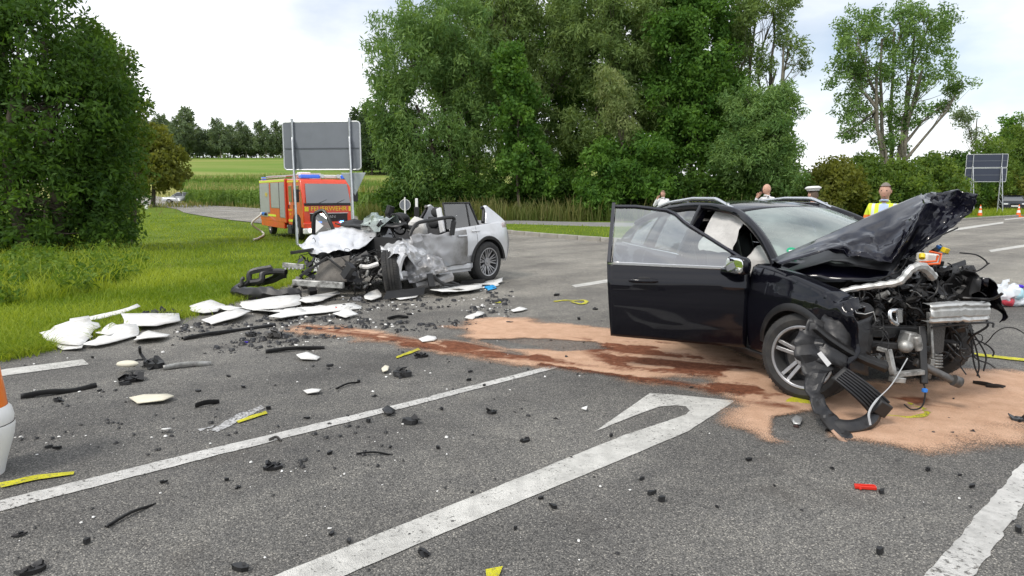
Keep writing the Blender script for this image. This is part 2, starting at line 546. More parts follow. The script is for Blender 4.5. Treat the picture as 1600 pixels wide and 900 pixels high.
def make_paint(name, c, cover=0.85, rough_texture=False):
    """paint lying on the stones: the deepest gaps show the asphalt through"""
    m, nt, b = newmat(name)
    base, vo, sep = asphalt_nodes(nt, b)
    n = _noise(nt, 1.4, 8, 0.7)
    n2 = _noise(nt, 55 if not rough_texture else 38, 4, 0.6)
    ad = nt.nodes.new('ShaderNodeMath'); ad.operation = 'MULTIPLY_ADD'; ad.inputs[1].default_value = 0.45
    nt.links.new(n.outputs['Fac'], ad.inputs[0]); nt.links.new(n2.outputs['Fac'], ad.inputs[2])
    t = 0.74 - 0.3 * cover + 0.12
    r = _ramp(nt, ad.outputs[0], [(t - 0.06, 0.0), (t + 0.05, 1.0)])
    mx = nt.nodes.new('ShaderNodeMixRGB')
    nt.links.new(r.outputs[0], mx.inputs[0]); nt.links.new(base, mx.inputs[1])
    sc = _noise(nt, 9, 6, 0.7)
    sc2 = _noise(nt, 1.1, 7, 0.66)
    av = nt.nodes.new('ShaderNodeMath'); av.operation = 'MULTIPLY_ADD'; av.inputs[1].default_value = 0.5; nt.links.new(sc.outputs['Fac'], av.inputs[0])
    hf = nt.nodes.new('ShaderNodeMath'); hf.operation = 'MULTIPLY'; hf.inputs[1].default_value = 0.5; nt.links.new(sc2.outputs['Fac'], hf.inputs[0]); nt.links.new(hf.outputs[0], av.inputs[2])
    cr = _ramp(nt, av.outputs[0], [(0.36, tuple(v * 0.58 for v in c)), (0.58, c)])
    nt.links.new(cr.outputs[0], mx.inputs[2])
    nt.links.new(mx.outputs[0], b.inputs['Base Color'])
    b.inputs['Roughness'].default_value = 0.7
    return m
def make_groundmat():
    m, nt, b = newmat('grass_ground')
    n = _noise(nt, 0.55, 8, 0.62); n2 = _noise(nt, 14, 5, 0.6)
    r = _ramp(nt, n.outputs['Fac'], [(0.3, (0.075, 0.125, 0.012)), (0.55, (0.125, 0.185, 0.018)), (0.75, (0.18, 0.21, 0.036))])
    r2 = _ramp(nt, n2.outputs['Fac'], [(0.3, 0.65), (0.7, 1.2)])
    mx = nt.nodes.new('ShaderNodeMixRGB'); mx.blend_type = 'MULTIPLY'; mx.inputs[0].default_value = 1
    nt.links.new(r.outputs[0], mx.inputs[1]); nt.links.new(r2.outputs[0], mx.inputs[2])
    # the mown meadow on the hill: bands of paler hay colour following the slope
    at = nt.nodes.new('ShaderNodeAttribute'); at.attribute_name = 'meadow'
    nm = _noise(nt, 0.05, 5, 0.55, vscale=(0.35, 1.6, 1))
    rm = _ramp(nt, nm.outputs['Fac'], [(0.35, (0.12, 0.21, 0.03)), (0.5, (0.19, 0.24, 0.055)), (0.65, (0.26, 0.27, 0.085))])
    m2 = nt.nodes.new('ShaderNodeMixRGB')
    nt.links.new(at.outputs['Fac'], m2.inputs[0]); nt.links.new(mx.outputs[0], m2.inputs[1]); nt.links.new(rm.outputs[0], m2.inputs[2])
    at2 = nt.nodes.new('ShaderNodeAttribute'); at2.attribute_name = 'straw'
    m3 = nt.nodes.new('ShaderNodeMixRGB'); m3.inputs[2].default_value = (0.30, 0.27, 0.10, 1)
    nt.links.new(at2.outputs['Fac'], m3.inputs[0]); nt.links.new(m2.outputs[0], m3.inputs[1])
    nt.links.new(m3.outputs[0], b.inputs['Base Color'])
    b.inputs['Roughness'].default_value = 0.9
    b.inputs['Specular IOR Level'].default_value = 0.1
    _bump(nt, n2.outputs['Fac'], 1, 0.03, b)
    return m
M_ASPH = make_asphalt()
M_PAINT = make_paint('road_paint', (0.64, 0.63, 0.59), 0.90)
M_PAINT_R = make_paint('road_paint_coarse', (0.66, 0.65, 0.62), 0.80, True)
M_YEL = make_paint('yellow_marking_spray', (0.66, 0.62, 0.03), 0.78)
M_CHALK = make_paint('white_scrape', (0.6, 0.6, 0.6), 0.45)

# ------------------------------------------------------------------ the ground sheet
ys = np.concatenate([np.arange(-12, 20, 2.0), np.arange(20, 66, 1.0), np.arange(66, 130, 3.0), np.arange(130, 420, 9.0), np.array([420, 500, 650, 900, 1400, 2200])])
xs = np.concatenate([np.array([-1800, -1100, -700, -450, -300]), np.arange(-220, -60, 8.0), np.arange(-60, -20, 2.0), np.arange(-20, 8, 1.0), np.arange(8, 40, 4.0), np.arange(40, 200, 12.0), np.array([230, 300, 450, 700, 1100, 1800])])
X, Y = np.meshgrid(xs, ys)
Z = H(X, Y) - 0.03
V = np.stack([X, Y, Z], -1).reshape(-1, 3)
nx, ny = len(xs), len(ys)
ii = np.arange(nx * ny).reshape(ny, nx)
F = np.stack([ii[:-1, :-1], ii[:-1, 1:], ii[1:, 1:], ii[1:, :-1]], -1).reshape(-1, 4)
meadow = sstep(70, 95, V[:, 1])
straw = sstep(75, 95, V[:, 1]) * (1 - sstep(125, 150, V[:, 1])) * 0.55
g = npmesh('ground', V, F, make_groundmat(), attr={'meadow': meadow, 'straw': straw}, smooth=True)
tag(g, 'green grass verge and mown meadow rising to a hill', kind='structure')

def sheet(name, pts, z, m, kind='structure', label=None, px=True, parent=None):
    P = [G(*p) if px else Vector((p[0], p[1], 0)) for p in pts]
    mb = MB(); mb.add([(p.x, p.y, z) for p in P], [tuple(range(len(P)))])
    o = mb.build(name, m, parent)
    if o.data.polygons[0].normal.z < 0: o.data.flip_normals()
    bm = bmesh.new(); bm.from_mesh(o.data); bmesh.ops.triangulate(bm, faces=bm.faces); bm.to_mesh(o.data); bm.free()
    tag(o, label, kind=kind)
    return o
# kerb line of the grass island (pixels on the ground, from far left round to the right-hand verge)
KERB = [(640, 352), (700, 357), (782, 364), (860, 371), (955, 378), (1060, 381), (1180, 378), (1300, 369), (1400, 357), (1480, 347), (1560, 341), (1640, 336)]
KERB_W = bez([G(*p) for p in KERB], 60)
VERGE = [(500, 358), (520, 372), (540, 392), (520, 418), (460, 442), (370, 470), (300, 493), (180, 520), (62, 549), (0, 561)]
VERGE_W = [G(*p) for p in VERGE]
road_pts = [Vector((-4.2, 27.0, 0))] + [p for p in VERGE_W[1:]] + [Vector((-8.5, 4.4, 0)), Vector((-14, 1.0, 0)), Vector((-14, -10, 0)), Vector((60, -10, 0)), Vector((90, 40, 0)), Vector((150, 90, 0)), Vector((140, 100, 0)), Vector((60, 58.0, 0))]
road_pts += [Vector((p.x, p.y, 0)) for p in reversed(KERB_W)]
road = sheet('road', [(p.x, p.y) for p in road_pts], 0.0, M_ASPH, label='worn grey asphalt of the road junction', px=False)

def strip(name, left, right, dz, m, label, n=40):
    A, B = bez(left, n), bez(right, n)
    mb = MB()
    P = []
    for a, b in zip(A, B):
        row = []
        for k in range(5):
            q = a.lerp(b, k / 4)
            row.append(Vector((q.x, q.y, float(H(q.x, q.y)) + dz)))
        P.append(row)
    mb.grid(P)
    o = mb.build(name, m)
    if o.data.polygons[0].normal.z < 0: o.data.flip_normals()
    return tag(o, label, kind='structure')
lo = [(205, 319), (300, 334.5), (430, 352), (520, 366), (600, 378)]
up = [(222, 313), (300, 318), (400, 325), (560, 338), (700, 358)]
LR_LO = [G(*p) for p in lo]; LR_UP = [G(*p) for p in up]
far = Vector((-1.0, 0.55, 0)).normalized()
LR_LO = [LR_LO[0] + Vector((-90, 95, 0))] + LR_LO
LR_UP = [LR_UP[0] + Vector((-90, 95, 0))] + LR_UP
strip('side_road', LR_LO, LR_UP, 0.012, M_ASPH, 'grey side road running away behind the fire engine')
mid = [a.lerp(b, 0.46) for a, b in zip(LR_LO, LR_UP)]
cl = [a.lerp(b, 0.475) for a, b in zip(LR_LO, LR_UP)]
strip('centre_line', mid[:5], cl[:5], 0.03, M_PAINT, 'thin white centre line on the side road')
strip('cycle_path', [G(x, y) for x, y in ((560, 343), (640, 345.5), (790, 352), (950, 357), (1100, 356), (1300, 349))],
      [G(x, y) for x, y in ((560, 337), (640, 339), (790, 344), (950, 348), (1100, 347.5), (1300, 342))], 0.02, mat('path_asphalt', (0.21, 0.205, 0.20), 0.9, var=0.2, vs=1.5), 'grey cycle path behind the grass island')

# kerb stones, one by one
m_kerb = mat('kerb_concrete', (0.34, 0.325, 0.295), 0.85, var=0.3, vs=5, dirt=(0.16, 0.14, 0.10), dirt_amt=0.6, dirt_scale=2.5, bump=0.006, bscale=30)
kerb = bpy.data.objects.new('kerb', None); col.objects.link(kerb); tag(kerb, 'pale concrete kerb edging the grass island', kind='structure')
kp = bez([Vector((p.x, p.y, 0)) for p in KERB_W], 400)
acc, start, kerb_mesh = 0.0, kp[0], None
for a, b in zip(kp, kp[1:]):
    acc += (b - a).length
    if acc >= 1.0:
        d = (b - start); L = d.length
        if kerb_mesh is None:
            ko = MB().box((0, 0, 0.04), (0.985, 0.16, 0.22)).build('kerb_stone', m_kerb, kerb, bevel=0.02)
            kerb_mesh = ko.data
        else:
            ko = bpy.data.objects.new('kerb_stone', kerb_mesh); col.objects.link(ko); ko.parent = kerb
            md = ko.modifiers.new('bevel', 'BEVEL'); md.width = 0.02; md.segments = 2
        c = (start + b) / 2
        ko.location = (c.x, c.y, random.uniform(-0.006, 0.006))
        ko.rotation_euler = (0, random.uniform(-.006, .006), math.atan2(d.y, d.x))
        ko.scale = (L, 1, 1)
        acc, start = 0.0, b
# grass island behind the kerb
isl = [(p.x, p.y) for p in KERB_W] + [(p.x, p.y) for p in [G(1640, 334), G(1500, 338), G(1300, 349.5), G(1100, 356.5), G(950, 357.5), G(790, 352.5), G(660, 346.5), G(600, 346)]]
sheet('grass_island', isl, 0.10, MATS.get('gi') or g.data.materials[0], label='strip of short grass between kerb and cycle path', px=False)

# ------------------------------------------------------------------ markings
def wob(pts, n, amp):
    out = []
    P = [Vector((p[0], p[1], 0)) for p in pts]
    for i in range(len(P)):
        a, b = P[i], P[(i + 1) % len(P)]
        k = max(1, int((b - a).length / n))
        for j in range(k):
            q = a.lerp(b, j / k)
            e = noise.noise_vector(q * 9) * amp + noise.noise_vector(q * 37) * amp * 0.7
            out.append((q.x + e.x, q.y + e.y))
    return out
def mark(name, pts, m, label, z=0.005, amp=0.006):
    P = [(G(*p).x, G(*p).y) for p in pts]
    return sheet(name, wob(P, 0.05, amp), z, m, label=label, px=False)
mark('lane_line', [(-260, 849), (-260, 868), (0, 800), (300, 722.5), (632, 638), (876, 574), (868, 570), (632, 630), (300, 709), (0, 783)], M_PAINT_R, 'long white lane line crossing the foreground asphalt', amp=0.010)
ar = [(432, 900), (600, 832), (744, 775), (881, 719), (975, 681), (1037, 660.6), (1072, 648.8), (1078, 642.5), (1072, 636), (1056, 634.4), (1031, 636), (1000, 647), (930, 675),
      (1015.6, 615), (1050, 617), (1148.7, 627), (1075, 675), (950, 728), (850, 769), (694, 834), (510, 913), (420, 960), (290, 960)]
mark('turn_arrow', ar, M_PAINT, 'big white turn arrow painted on the asphalt', amp=0.004)
mark('edge_line', [(1447, 897), (1600, 722), (1700, 610), (1725, 640), (1600, 790), (1525, 897), (1490, 950), (1400, 950)], M_PAINT_R, 'broad coarse white edge line', amp=0.015)
mark('lane_dash', [(-60, 590), (10, 577), (130, 562), (139, 570), (12, 587), (-60, 600)], M_PAINT, 'short white dash beside the grass verge')
mark('lane_dash', [(893, 446), (990, 430), (1000, 434), (899, 449.5)], M_PAINT, 'white dash on the asphalt beside the open car door')
mark('far_line', [(1470, 360), (1568, 346.5), (1568, 349), (1472, 363.5)], M_PAINT, 'thin solid white line on the far carriageway', amp=0.01)
mark('far_dash', [(1545, 391), (1640, 376), (1645, 379), (1549, 394)], M_PAINT, 'white dash behind the torn plastic bag', amp=0.01)
mark('far_dash', [(1570, 342.5), (1620, 337), (1620, 338.5), (1570, 344)], M_PAINT, 'far white dash near the traffic cones', amp=0.01)
yel = [([(0, 757), (60, 744), (117, 739), (116, 744), (60, 752), (0, 765)], 'long yellow spray stripe near the white bollard'),
       ([(367, 660), (415, 644), (418, 648), (371, 663)], 'yellow spray stripe beside the white scrape'),
       ([(617, 559), (654, 545), (657, 548), (621, 561)], 'yellow spray stripe beside the brown sand streak'),
       ([(1522, 553), (1640, 566), (1640, 570), (1524, 557)], 'thin yellow spray line beyond the bare wheel'),
       ([(758, 893), (784, 888), (778, 904), (760, 905)], 'yellow spray blot at the bottom of the arrow'),
       ([(1222, 633), (1238, 623), (1262, 628), (1268, 634), (1240, 632), (1230, 638)], 'yellow spray tick under the alloy wheel'),
       ([(772, 470), (784, 470), (783, 474), (773, 474)], 'small yellow spray dot on the far asphalt')]
for pts, lab in yel:
    mark('spray_mark', pts, M_YEL, lab, z=0.0105 if '1222' not in str(pts) else 0.016, amp=0.012)
# yellow curl sprayed on the sand
curl = [G(*p) for p in ((1412, 622), (1414, 612), (1422, 606), (1440, 604), (1415, 610), (1413, 622), (1424, 634), (1445, 642), (1447, 650), (1420, 655), (1378, 652))]
cw = bez(curl[5:], 30)
mb = MB(); rows = []
for i, p in enumerate(cw):
    d = (cw[min(i + 1, 30)] - cw[max(i - 1, 0)]).normalized(); s = Vector((-d.y, d.x, 0)) * (0.022 + 0.006 * math.sin(i))
    rows.append([Vector((p.x, p.y, 0.016)) - s, Vector((p.x, p.y, 0.016)) + s])
mb.grid(rows); o = mb.build('spray_mark', M_YEL); tag(o, 'yellow spray curl on the pink sand', kind='structure')
sq = bez([G(*p) for p in ((866, 472), (882, 470), (898, 470.5), (913, 470), (916, 473), (909, 476), (901, 474.5), (893, 472))], 30)
mb = MB(); rows = []
for i, p in enumerate(sq):
    d = (sq[min(i + 1, 30)] - sq[max(i - 1, 0)]).normalized(); s = Vector((-d.y, d.x, 0)) * (0.03 + 0.008 * math.sin(i * 1.7))
    rows.append([Vector((p.x, p.y, 0.0105 + i * .00004)) - s, Vector((p.x, p.y, 0.0105 + i * .00004)) + s])
mb.grid(rows); o = mb.build('spray_mark', M_YEL); tag(o, 'yellow spray squiggle on the far asphalt', kind='structure')
for pts in ([(330, 672), (372, 648), (410, 634), (412, 638), (380, 655), (340, 676)], [(312, 672), (335, 664), (336, 667), (316, 675)]):
    mark('scrape', pts, M_CHALK, 'white scrape on the asphalt', z=0.0045, amp=0.03)

# ------------------------------------------------------------------ binding sand on the fluids
def sand_material():
    m, nt, b = newmat('binding_sand')
    out = nt.nodes['Material Output']
    aD = nt.nodes.new('ShaderNodeAttribute'); aD.attribute_name = 'dens'
    aW = nt.nodes.new('ShaderNodeAttribute'); aW.attribute_name = 'wet'
    n1 = _noise(nt, 120, 5, 0.7); n2 = _noise(nt, 5, 8, 0.68); n3 = _noise(nt, 22, 6, 0.7)
    c1 = _ramp(nt, n2.outputs['Fac'], [(0.3, (0.53, 0.320, 0.205)), (0.7, (0.72, 0.475, 0.33))])
    wet = _ramp(nt, n3.outputs['Fac'], [(0.3, (0.11, 0.040, 0.022)), (0.7, (0.30, 0.120, 0.065))])
    ws = nt.nodes.new('ShaderNodeMath'); ws.operation = 'MULTIPLY_ADD'; ws.inputs[1].default_value = 0.55
    nt.links.new(n3.outputs['Fac'], ws.inputs[0]); nt.links.new(aW.outputs['Fac'], ws.inputs[2])
    wr = _ramp(nt, ws.outputs[0], [(0.58, 0.0), (0.92, 1.0)])
    mx = nt.nodes.new('ShaderNodeMixRGB')
    nt.links.new(wr.outputs[0], mx.inputs[0]); nt.links.new(c1.outputs[0], mx.inputs[1]); nt.links.new(wet.outputs[0], mx.inputs[2])
    gr = _ramp(nt, n1.outputs['Fac'], [(0.3, 0.78), (0.7, 1.15)])
    m2 = nt.nodes.new('ShaderNodeMixRGB'); m2.blend_type = 'MULTIPLY'; m2.inputs[0].default_value = 1
    nt.links.new(mx.outputs[0], m2.inputs[1]); nt.links.new(gr.outputs[0], m2.inputs[2])
    nt.links.new(m2.outputs[0], b.inputs['Base Color'])
    b.inputs['Roughness'].default_value = 0.9; b.inputs['Specular IOR Level'].default_value = 0.15
    # coverage: grains thin out towards the rim
    s = nt.nodes.new('ShaderNodeMath'); s.operation = 'MULTIPLY_ADD'; s.inputs[1].default_value = 0.9
    nt.links.new(n1.outputs['Fac'], s.inputs[0]); nt.links.new(aD.outputs['Fac'], s.inputs[2])
    cov = _ramp(nt, s.outputs[0], [(0.60, 0.0), (0.82, 1.0)])
    tr = nt.nodes.new('ShaderNodeBsdfTransparent')
    ms = nt.nodes.new('ShaderNodeMixShader')
    nt.links.new(cov.outputs[0], ms.inputs[0]); nt.links.new(tr.outputs[0], ms.inputs[1]); nt.links.new(b.outputs[0], ms.inputs[2])
    nt.links.new(ms.outputs[0], out.inputs['Surface'])
    _bump(nt, n1.outputs['Fac'], 1.0, 0.012, b)
    return m
def gpoly(pts): return [(G(*p).x, G(*p).y) for p in pts]
SA = gpoly([(690, 512), (740, 500), (820, 500), (900, 506), (960, 512), (1060, 525), (1200, 560), (1260, 600), (1250, 650), (1175, 652), (1140, 625), (1090, 600), (1000, 606), (900, 588), (840, 572), (780, 550), (730, 530)])
SB = gpoly([(440, 513), (475, 504), (530, 506), (640, 524), (720, 536), (800, 548), (880, 560), (1000, 578), (1150, 600), (1190, 622), (1100, 620), (990, 606), (900, 588), (820, 575), (720, 559), (620, 545), (530, 526)])
SC = gpoly([(1150, 645), (1185, 600), (1300, 600), (1400, 590), (1500, 578), (1620, 575), (1680, 600), (1660, 650), (1590, 690), (1500, 716), (1430, 722), (1380, 706), (1290, 690), (1240, 668), (1200, 690), (1160, 672)])
SD = gpoly([(420, 520), (470, 506), (500, 512), (470, 522)])
gx = np.arange(-5.2, 5.6, 0.024); gy = np.arange(3.6, 9.4, 0.024)
X, Y = np.meshgrid(gx, gy)
def fbm(X, Y, sc, seed):
    out = np.zeros(X.shape); amp = 1.0
    for o_ in range(5):
        r2 = np.random.default_rng(seed + o_)
        tab = r2.random((64, 64))
        u = (X * sc) % 64; v = (Y * sc) % 64
        i, j = u.astype(int) % 64, v.astype(int) % 64
        fu, fv = u - np.floor(u), v - np.floor(v); fu = fu * fu * (3 - 2 * fu); fv = fv * fv * (3 - 2 * fv)
        i2, j2 = (i + 1) % 64, (j + 1) % 64
        out += amp * ((tab[i, j] * (1 - fu) + tab[i2, j] * fu) * (1 - fv) + (tab[i, j2] * (1 - fu) + tab[i2, j2] * fu) * fv - 0.5)
        amp *= 0.55; sc *= 2.03
    return out
nz = fbm(X, Y, 1.7, 3)
dA, dB, dC, dD = (polydist(X, Y, q) for q in (SA, SB, SC, SD))
dens = np.maximum.reduce([dA, dB, dC, dD])
dens = np.clip((dens + nz * 0.30) / 0.34, -1, 1) * 0.5 + 0.15
# bare hollow in front of the wheel where little sand fell
hol = gpoly([(1215, 655), (1270, 642), (1300, 660), (1275, 682), (1225, 682)])
dens -= 0.55 * sstep(-0.10, 0.06, polydist(X, Y, hol) + nz * 0.1)
holB = gpoly([(760, 533), (850, 527), (930, 535), (960, 548), (880, 552), (800, 545)])
dens -= 0.5 * sstep(-0.12, 0.06, polydist(X, Y, holB) + nz * 0.14)
ang = R(-28)
U = X * math.cos(ang) + Y * math.sin(ang); Vv = -X * math.sin(ang) + Y * math.cos(ang)
swirl = fbm(U * 0.6 + nz * 1.2, Vv * 2.6 + nz * 0.8, 1.5, 21)
core = gpoly([(900, 530), (1000, 530), (1180, 575), (1230, 640), (1150, 625), (1060, 600), (960, 580)])
wet = np.clip((dB + nz * 0.16 + 0.02) / 0.16, 0, 1) * np.clip(0.62 + swirl * 1.3, 0.0, 1)
wet = np.maximum(wet, np.clip((polydist(X, Y, core) + 0.25) / 0.4, 0, 1) * np.clip(0.42 + swirl * 1.5, 0, 1))
dk = gpoly([(1385, 625), (1450, 612), (1475, 630), (1440, 642)])
wet = np.maximum(wet, np.clip((polydist(X, Y, dk) + nz * 0.15) / 0.1, 0, 1) * 0.75)
dk2 = gpoly([(1290, 668), (1350, 655), (1362, 672), (1320, 684)])
wet = np.maximum(wet, np.clip((polydist(X, Y, dk2) + nz * 0.12) / 0.1, 0, 1) * 0.8)
wet = np.maximum(wet, np.clip(dC + 0.1, 0, 1) * np.clip(swirl * 1.4 - 0.12, 0, .6))
keep = dens > -0.22
Zs = 0.009 + 0.022 * np.clip(dens, 0, 1) * np.clip(0.6 + nz * 1.2 + swirl * .5, 0, 2)
ii = np.arange(X.size).reshape(X.shape)
F = np.stack([ii[:-1, :-1], ii[:-1, 1:], ii[1:, 1:], ii[1:, :-1]], -1).reshape(-1, 4)
kf = keep.ravel()[F].any(1)
F = F[kf]
used = np.unique(F); remap = np.full(X.size, -1); remap[used] = np.arange(len(used))
V = np.stack([X.ravel(), Y.ravel(), Zs.ravel()], -1)[used]
so = npmesh('binding_sand', V, remap[F], sand_material(), attr={'dens': dens.ravel()[used], 'wet': wet.ravel()[used]}, smooth=True)
tag(so, 'pink and red-brown binding sand strewn over spilled fluids', 'sand', kind='stuff')
# outlines (photo pixels) of the white linings lying at the verge; grass is pressed flat under them
wh = [([(62, 528), (110, 512), (140, 508), (158, 518), (145, 532), (125, 546), (95, 544), (72, 538)], 'big white torn lining sheet at the grass edge'),
      ([(130, 545), (180, 522), (214, 520), (216, 528), (190, 536), (150, 546)], 'long white lining strip overlapping the big white sheet'),
      ([(190, 505), (230, 502), (280, 499), (282, 506), (245, 516), (205, 519), (194, 514)], 'white lining sheet below the black heap on the verge'),
      ([(212, 528), (232, 520), (266, 528), (250, 536), (210, 539)], 'white triangular lining piece on the asphalt rim'),
      ([(118, 507), (170, 495), (215, 487), (220, 490), (172, 500), (122, 511)], 'narrow pale strip lying in the grass'),
      ([(296, 485), (330, 480), (352, 484), (340, 491), (318, 494), (300, 492)], 'upper crumpled white lining piece of the pair on the verge rim'),
      ([(315, 505), (345, 496), (372, 490), (392, 494), (370, 505), (330, 511)], 'lower crumpled white lining piece of the pair on the verge rim'),
      ([(376, 479), (420, 474), (468, 472), (470, 480), (440, 486), (395, 490), (378, 487)], 'long white panel beside the torn bumper'),
      ([(470, 470), (500, 464), (528, 459), (532, 463), (505, 475), (478, 482), (468, 478)], 'white panel wedged before the crash beam'),
      ([(463, 487), (520, 479), (556, 474), (565, 484), (530, 489), (490, 494), (466, 495)], 'long flat white panel on the asphalt beside the wreck'),
      ([(420, 502), (445, 493), (470, 489), (492, 493), (470, 497), (440, 504)], 'ragged white scrap beside the long flat panel'),
      ([(672, 462), (690, 452), (730, 449), (755, 447), (748, 457), (712, 463), (690, 466)], 'spread of white cloth below the torn sill'),
      ([(740, 445), (786, 441), (778, 448), (752, 452)], 'white cloth end beside the rear wheel of the wreck'),
      ([(612, 468), (640, 460), (660, 462), (650, 468), (625, 471)], 'white cloth scrap beside the black skirt'),
      ([(570, 467), (590, 463), (596, 468), (580, 474), (570, 472)], 'small white scrap beside the orange fragments')]
wh += [([(80, 540), (110, 530), (135, 540), (128, 550), (98, 549)], 'small white sheet corner poking from under the big sheet'), ([(150, 528), (176, 516), (196, 520), (170, 532)], 'grey-white sheet tucked between the linings at the grass edge'),
       ([(340, 488), (362, 483), (380, 487), (360, 494)], 'small white sheet bridging the pair on the verge rim'), ([(395, 490), (430, 484), (462, 483), (455, 490), (420, 495)], 'white sheet half under the long white panel'),
       ([(520, 497), (545, 491), (560, 495), (540, 501)], 'thin white sheet at the start of the sand'), ([(690, 456), (722, 451), (740, 455), (716, 461)], 'second white cloth layer below the torn sill')]
# ------------------------------------------------------------------ vegetation
M_BARK = mat('bark', (0.085, 0.07, 0.052), 0.9, var=0.45, vs=5, bump=0.02, bscale=14)
M_BARK_P = mat('bark_pale', (0.17, 0.155, 0.12), 0.9, var=0.4, vs=5, bump=0.02, bscale=14)
L_WIL = leafmat('willow_leaf', (0.075, 0.165, 0.045), (0.24, 0.37, 0.115))
L_WIL2 = leafmat('willow_leaf_olive', (0.085, 0.155, 0.040), (0.26, 0.36, 0.12))
L_ASH = leafmat('ash_leaf', (0.045, 0.125, 0.020), (0.15, 0.29, 0.045))
L_DARK = leafmat('dark_leaf', (0.029, 0.076, 0.015), (0.110, 0.210, 0.031))
L_HEDGE = leafmat('hedge_leaf', (0.045, 0.105, 0.019), (0.201, 0.294, 0.053))
L_OLIVE = leafmat('olive_leaf', (0.091, 0.118, 0.019), (0.227, 0.244, 0.045))
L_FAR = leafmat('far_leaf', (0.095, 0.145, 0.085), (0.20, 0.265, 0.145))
L_CON = leafmat('conifer_leaf', (0.025, 0.058, 0.025), (0.083, 0.131, 0.047))
L_GRASS = leafmat('grass_blade', (0.15, 0.24, 0.014), (0.38, 0.46, 0.06), 0.45)
L_STRAW = leafmat('dry_grass', (0.10, 0.16, 0.03), (0.36, 0.31, 0.14), 0.4)
L_CORN = leafmat('maize_leaf', (0.10, 0.20, 0.040), (0.26, 0.38, 0.10), 0.42)
L_TASSEL = leafmat('maize_tassel', (0.30, 0.30, 0.11), (0.48, 0.43, 0.20), 0.3)

def leaf_arrays(C, per, rad, ll, lw, droop=0.0, flat=1.0, varc=None, vspread=0.35):
    """C (n,3) clump centres -> diamond leaves; returns V, F, var"""
    n = len(C)
    N = n * per
    cen = np.repeat(C, per, 0)
    off = rng.normal(0, 1, (N, 3)); off /= np.maximum(np.linalg.norm(off, axis=1, keepdims=True), 1e-6)
    off *= (rng.random((N, 1)) ** 0.5) * (rad if np.isscalar(rad) else np.repeat(rad, per)[:, None])
    off[:, 2] *= flat
    if droop: off[:, 2] -= droop * rng.random(N) ** 1.5 * (rad if np.isscalar(rad) else np.repeat(rad, per))
    p = cen + off
    d = rng.normal(0, 1, (N, 3)); d[:, 2] -= droop * 1.6
    d += off / (np.linalg.norm(off, axis=1, keepdims=True) + 1e-6) * 0.5
    d /= np.linalg.norm(d, axis=1, keepdims=True)
    q = rng.normal(0, 1, (N, 3)); q[:, 2] *= 0.45
    s = np.cross(d, q); s /= np.linalg.norm(s, axis=1, keepdims=True) + 1e-9
    sc = (0.65 + 0.7 * rng.random((N, 1)))
    a = p - d * ll * 0.5 * sc; b = p + d * ll * 0.5 * sc
    mid_ = p - d * ll * 0.05
    c1 = mid_ + s * lw * 0.5 * sc; c2 = mid_ - s * lw * 0.5 * sc
    V = np.stack([a, c1, b, c2], 1).reshape(-1, 3)
    F = np.arange(N * 4).reshape(-1, 4)
    cv = np.repeat(rng.random(n) if varc is None else varc, per)
    var = np.clip(cv * (1 - vspread) + rng.random(N) * vspread, 0, 1)
    return V, F, np.repeat(var, 4)
def lobe_points(lobes, n, inner=0.5, gap=0.25, gs=0.6):
    """clump centres spread in the outer part of ellipsoid lobes, with gaps"""
    vol = np.array([(l[3] * l[4] * l[5]) ** (2 / 3) for l in lobes]); vol = vol / vol.sum()
    out = []
    for l, w in zip(lobes, vol):
        k = int(n * w * 1.6) + 4
        d = rng.normal(0, 1, (k, 3)); d /= np.linalg.norm(d, axis=1, keepdims=True)
        r = inner + (1.06 - inner) * rng.random((k, 1)) ** 0.7
        P = np.array(l[:3]) + d * r * np.array(l[3:6])
        out.append(P)
    P = np.concatenate(out)
    g_ = np.array([noise.noise(Vector(p) * gs) for p in P])
    keep = g_ > np.quantile(g_, gap)
    P = P[keep]
    rng.shuffle(P)
    return P[:n]
def limb(mb, a, b, r0, r1, bend=0.12, n=6, k=6):
    a, b = Vector(a), Vector(b)
    L = (b - a).length
    pts, rs = [], []
    ox, oy = random.uniform(-1, 1), random.uniform(-1, 1)
    for i in range(n + 1):
        t = i / n
        q = a.lerp(b, t)
        w = math.sin(math.pi * t) * bend * L
        q += Vector((ox * w, oy * w, -0.4 * w if abs(b.z - a.z) < L * .5 else 0)) + noise.noise_vector(q * 0.9 + Vector((a.x, a.y, 0))) * bend * 0.45 * L * min(1, t * 3) * (1 - t * .5)
        pts.append(q); rs.append(r0 + (r1 - r0) * t ** 0.8)
    mb.tube(pts, rs, k, cap=True)
    return pts
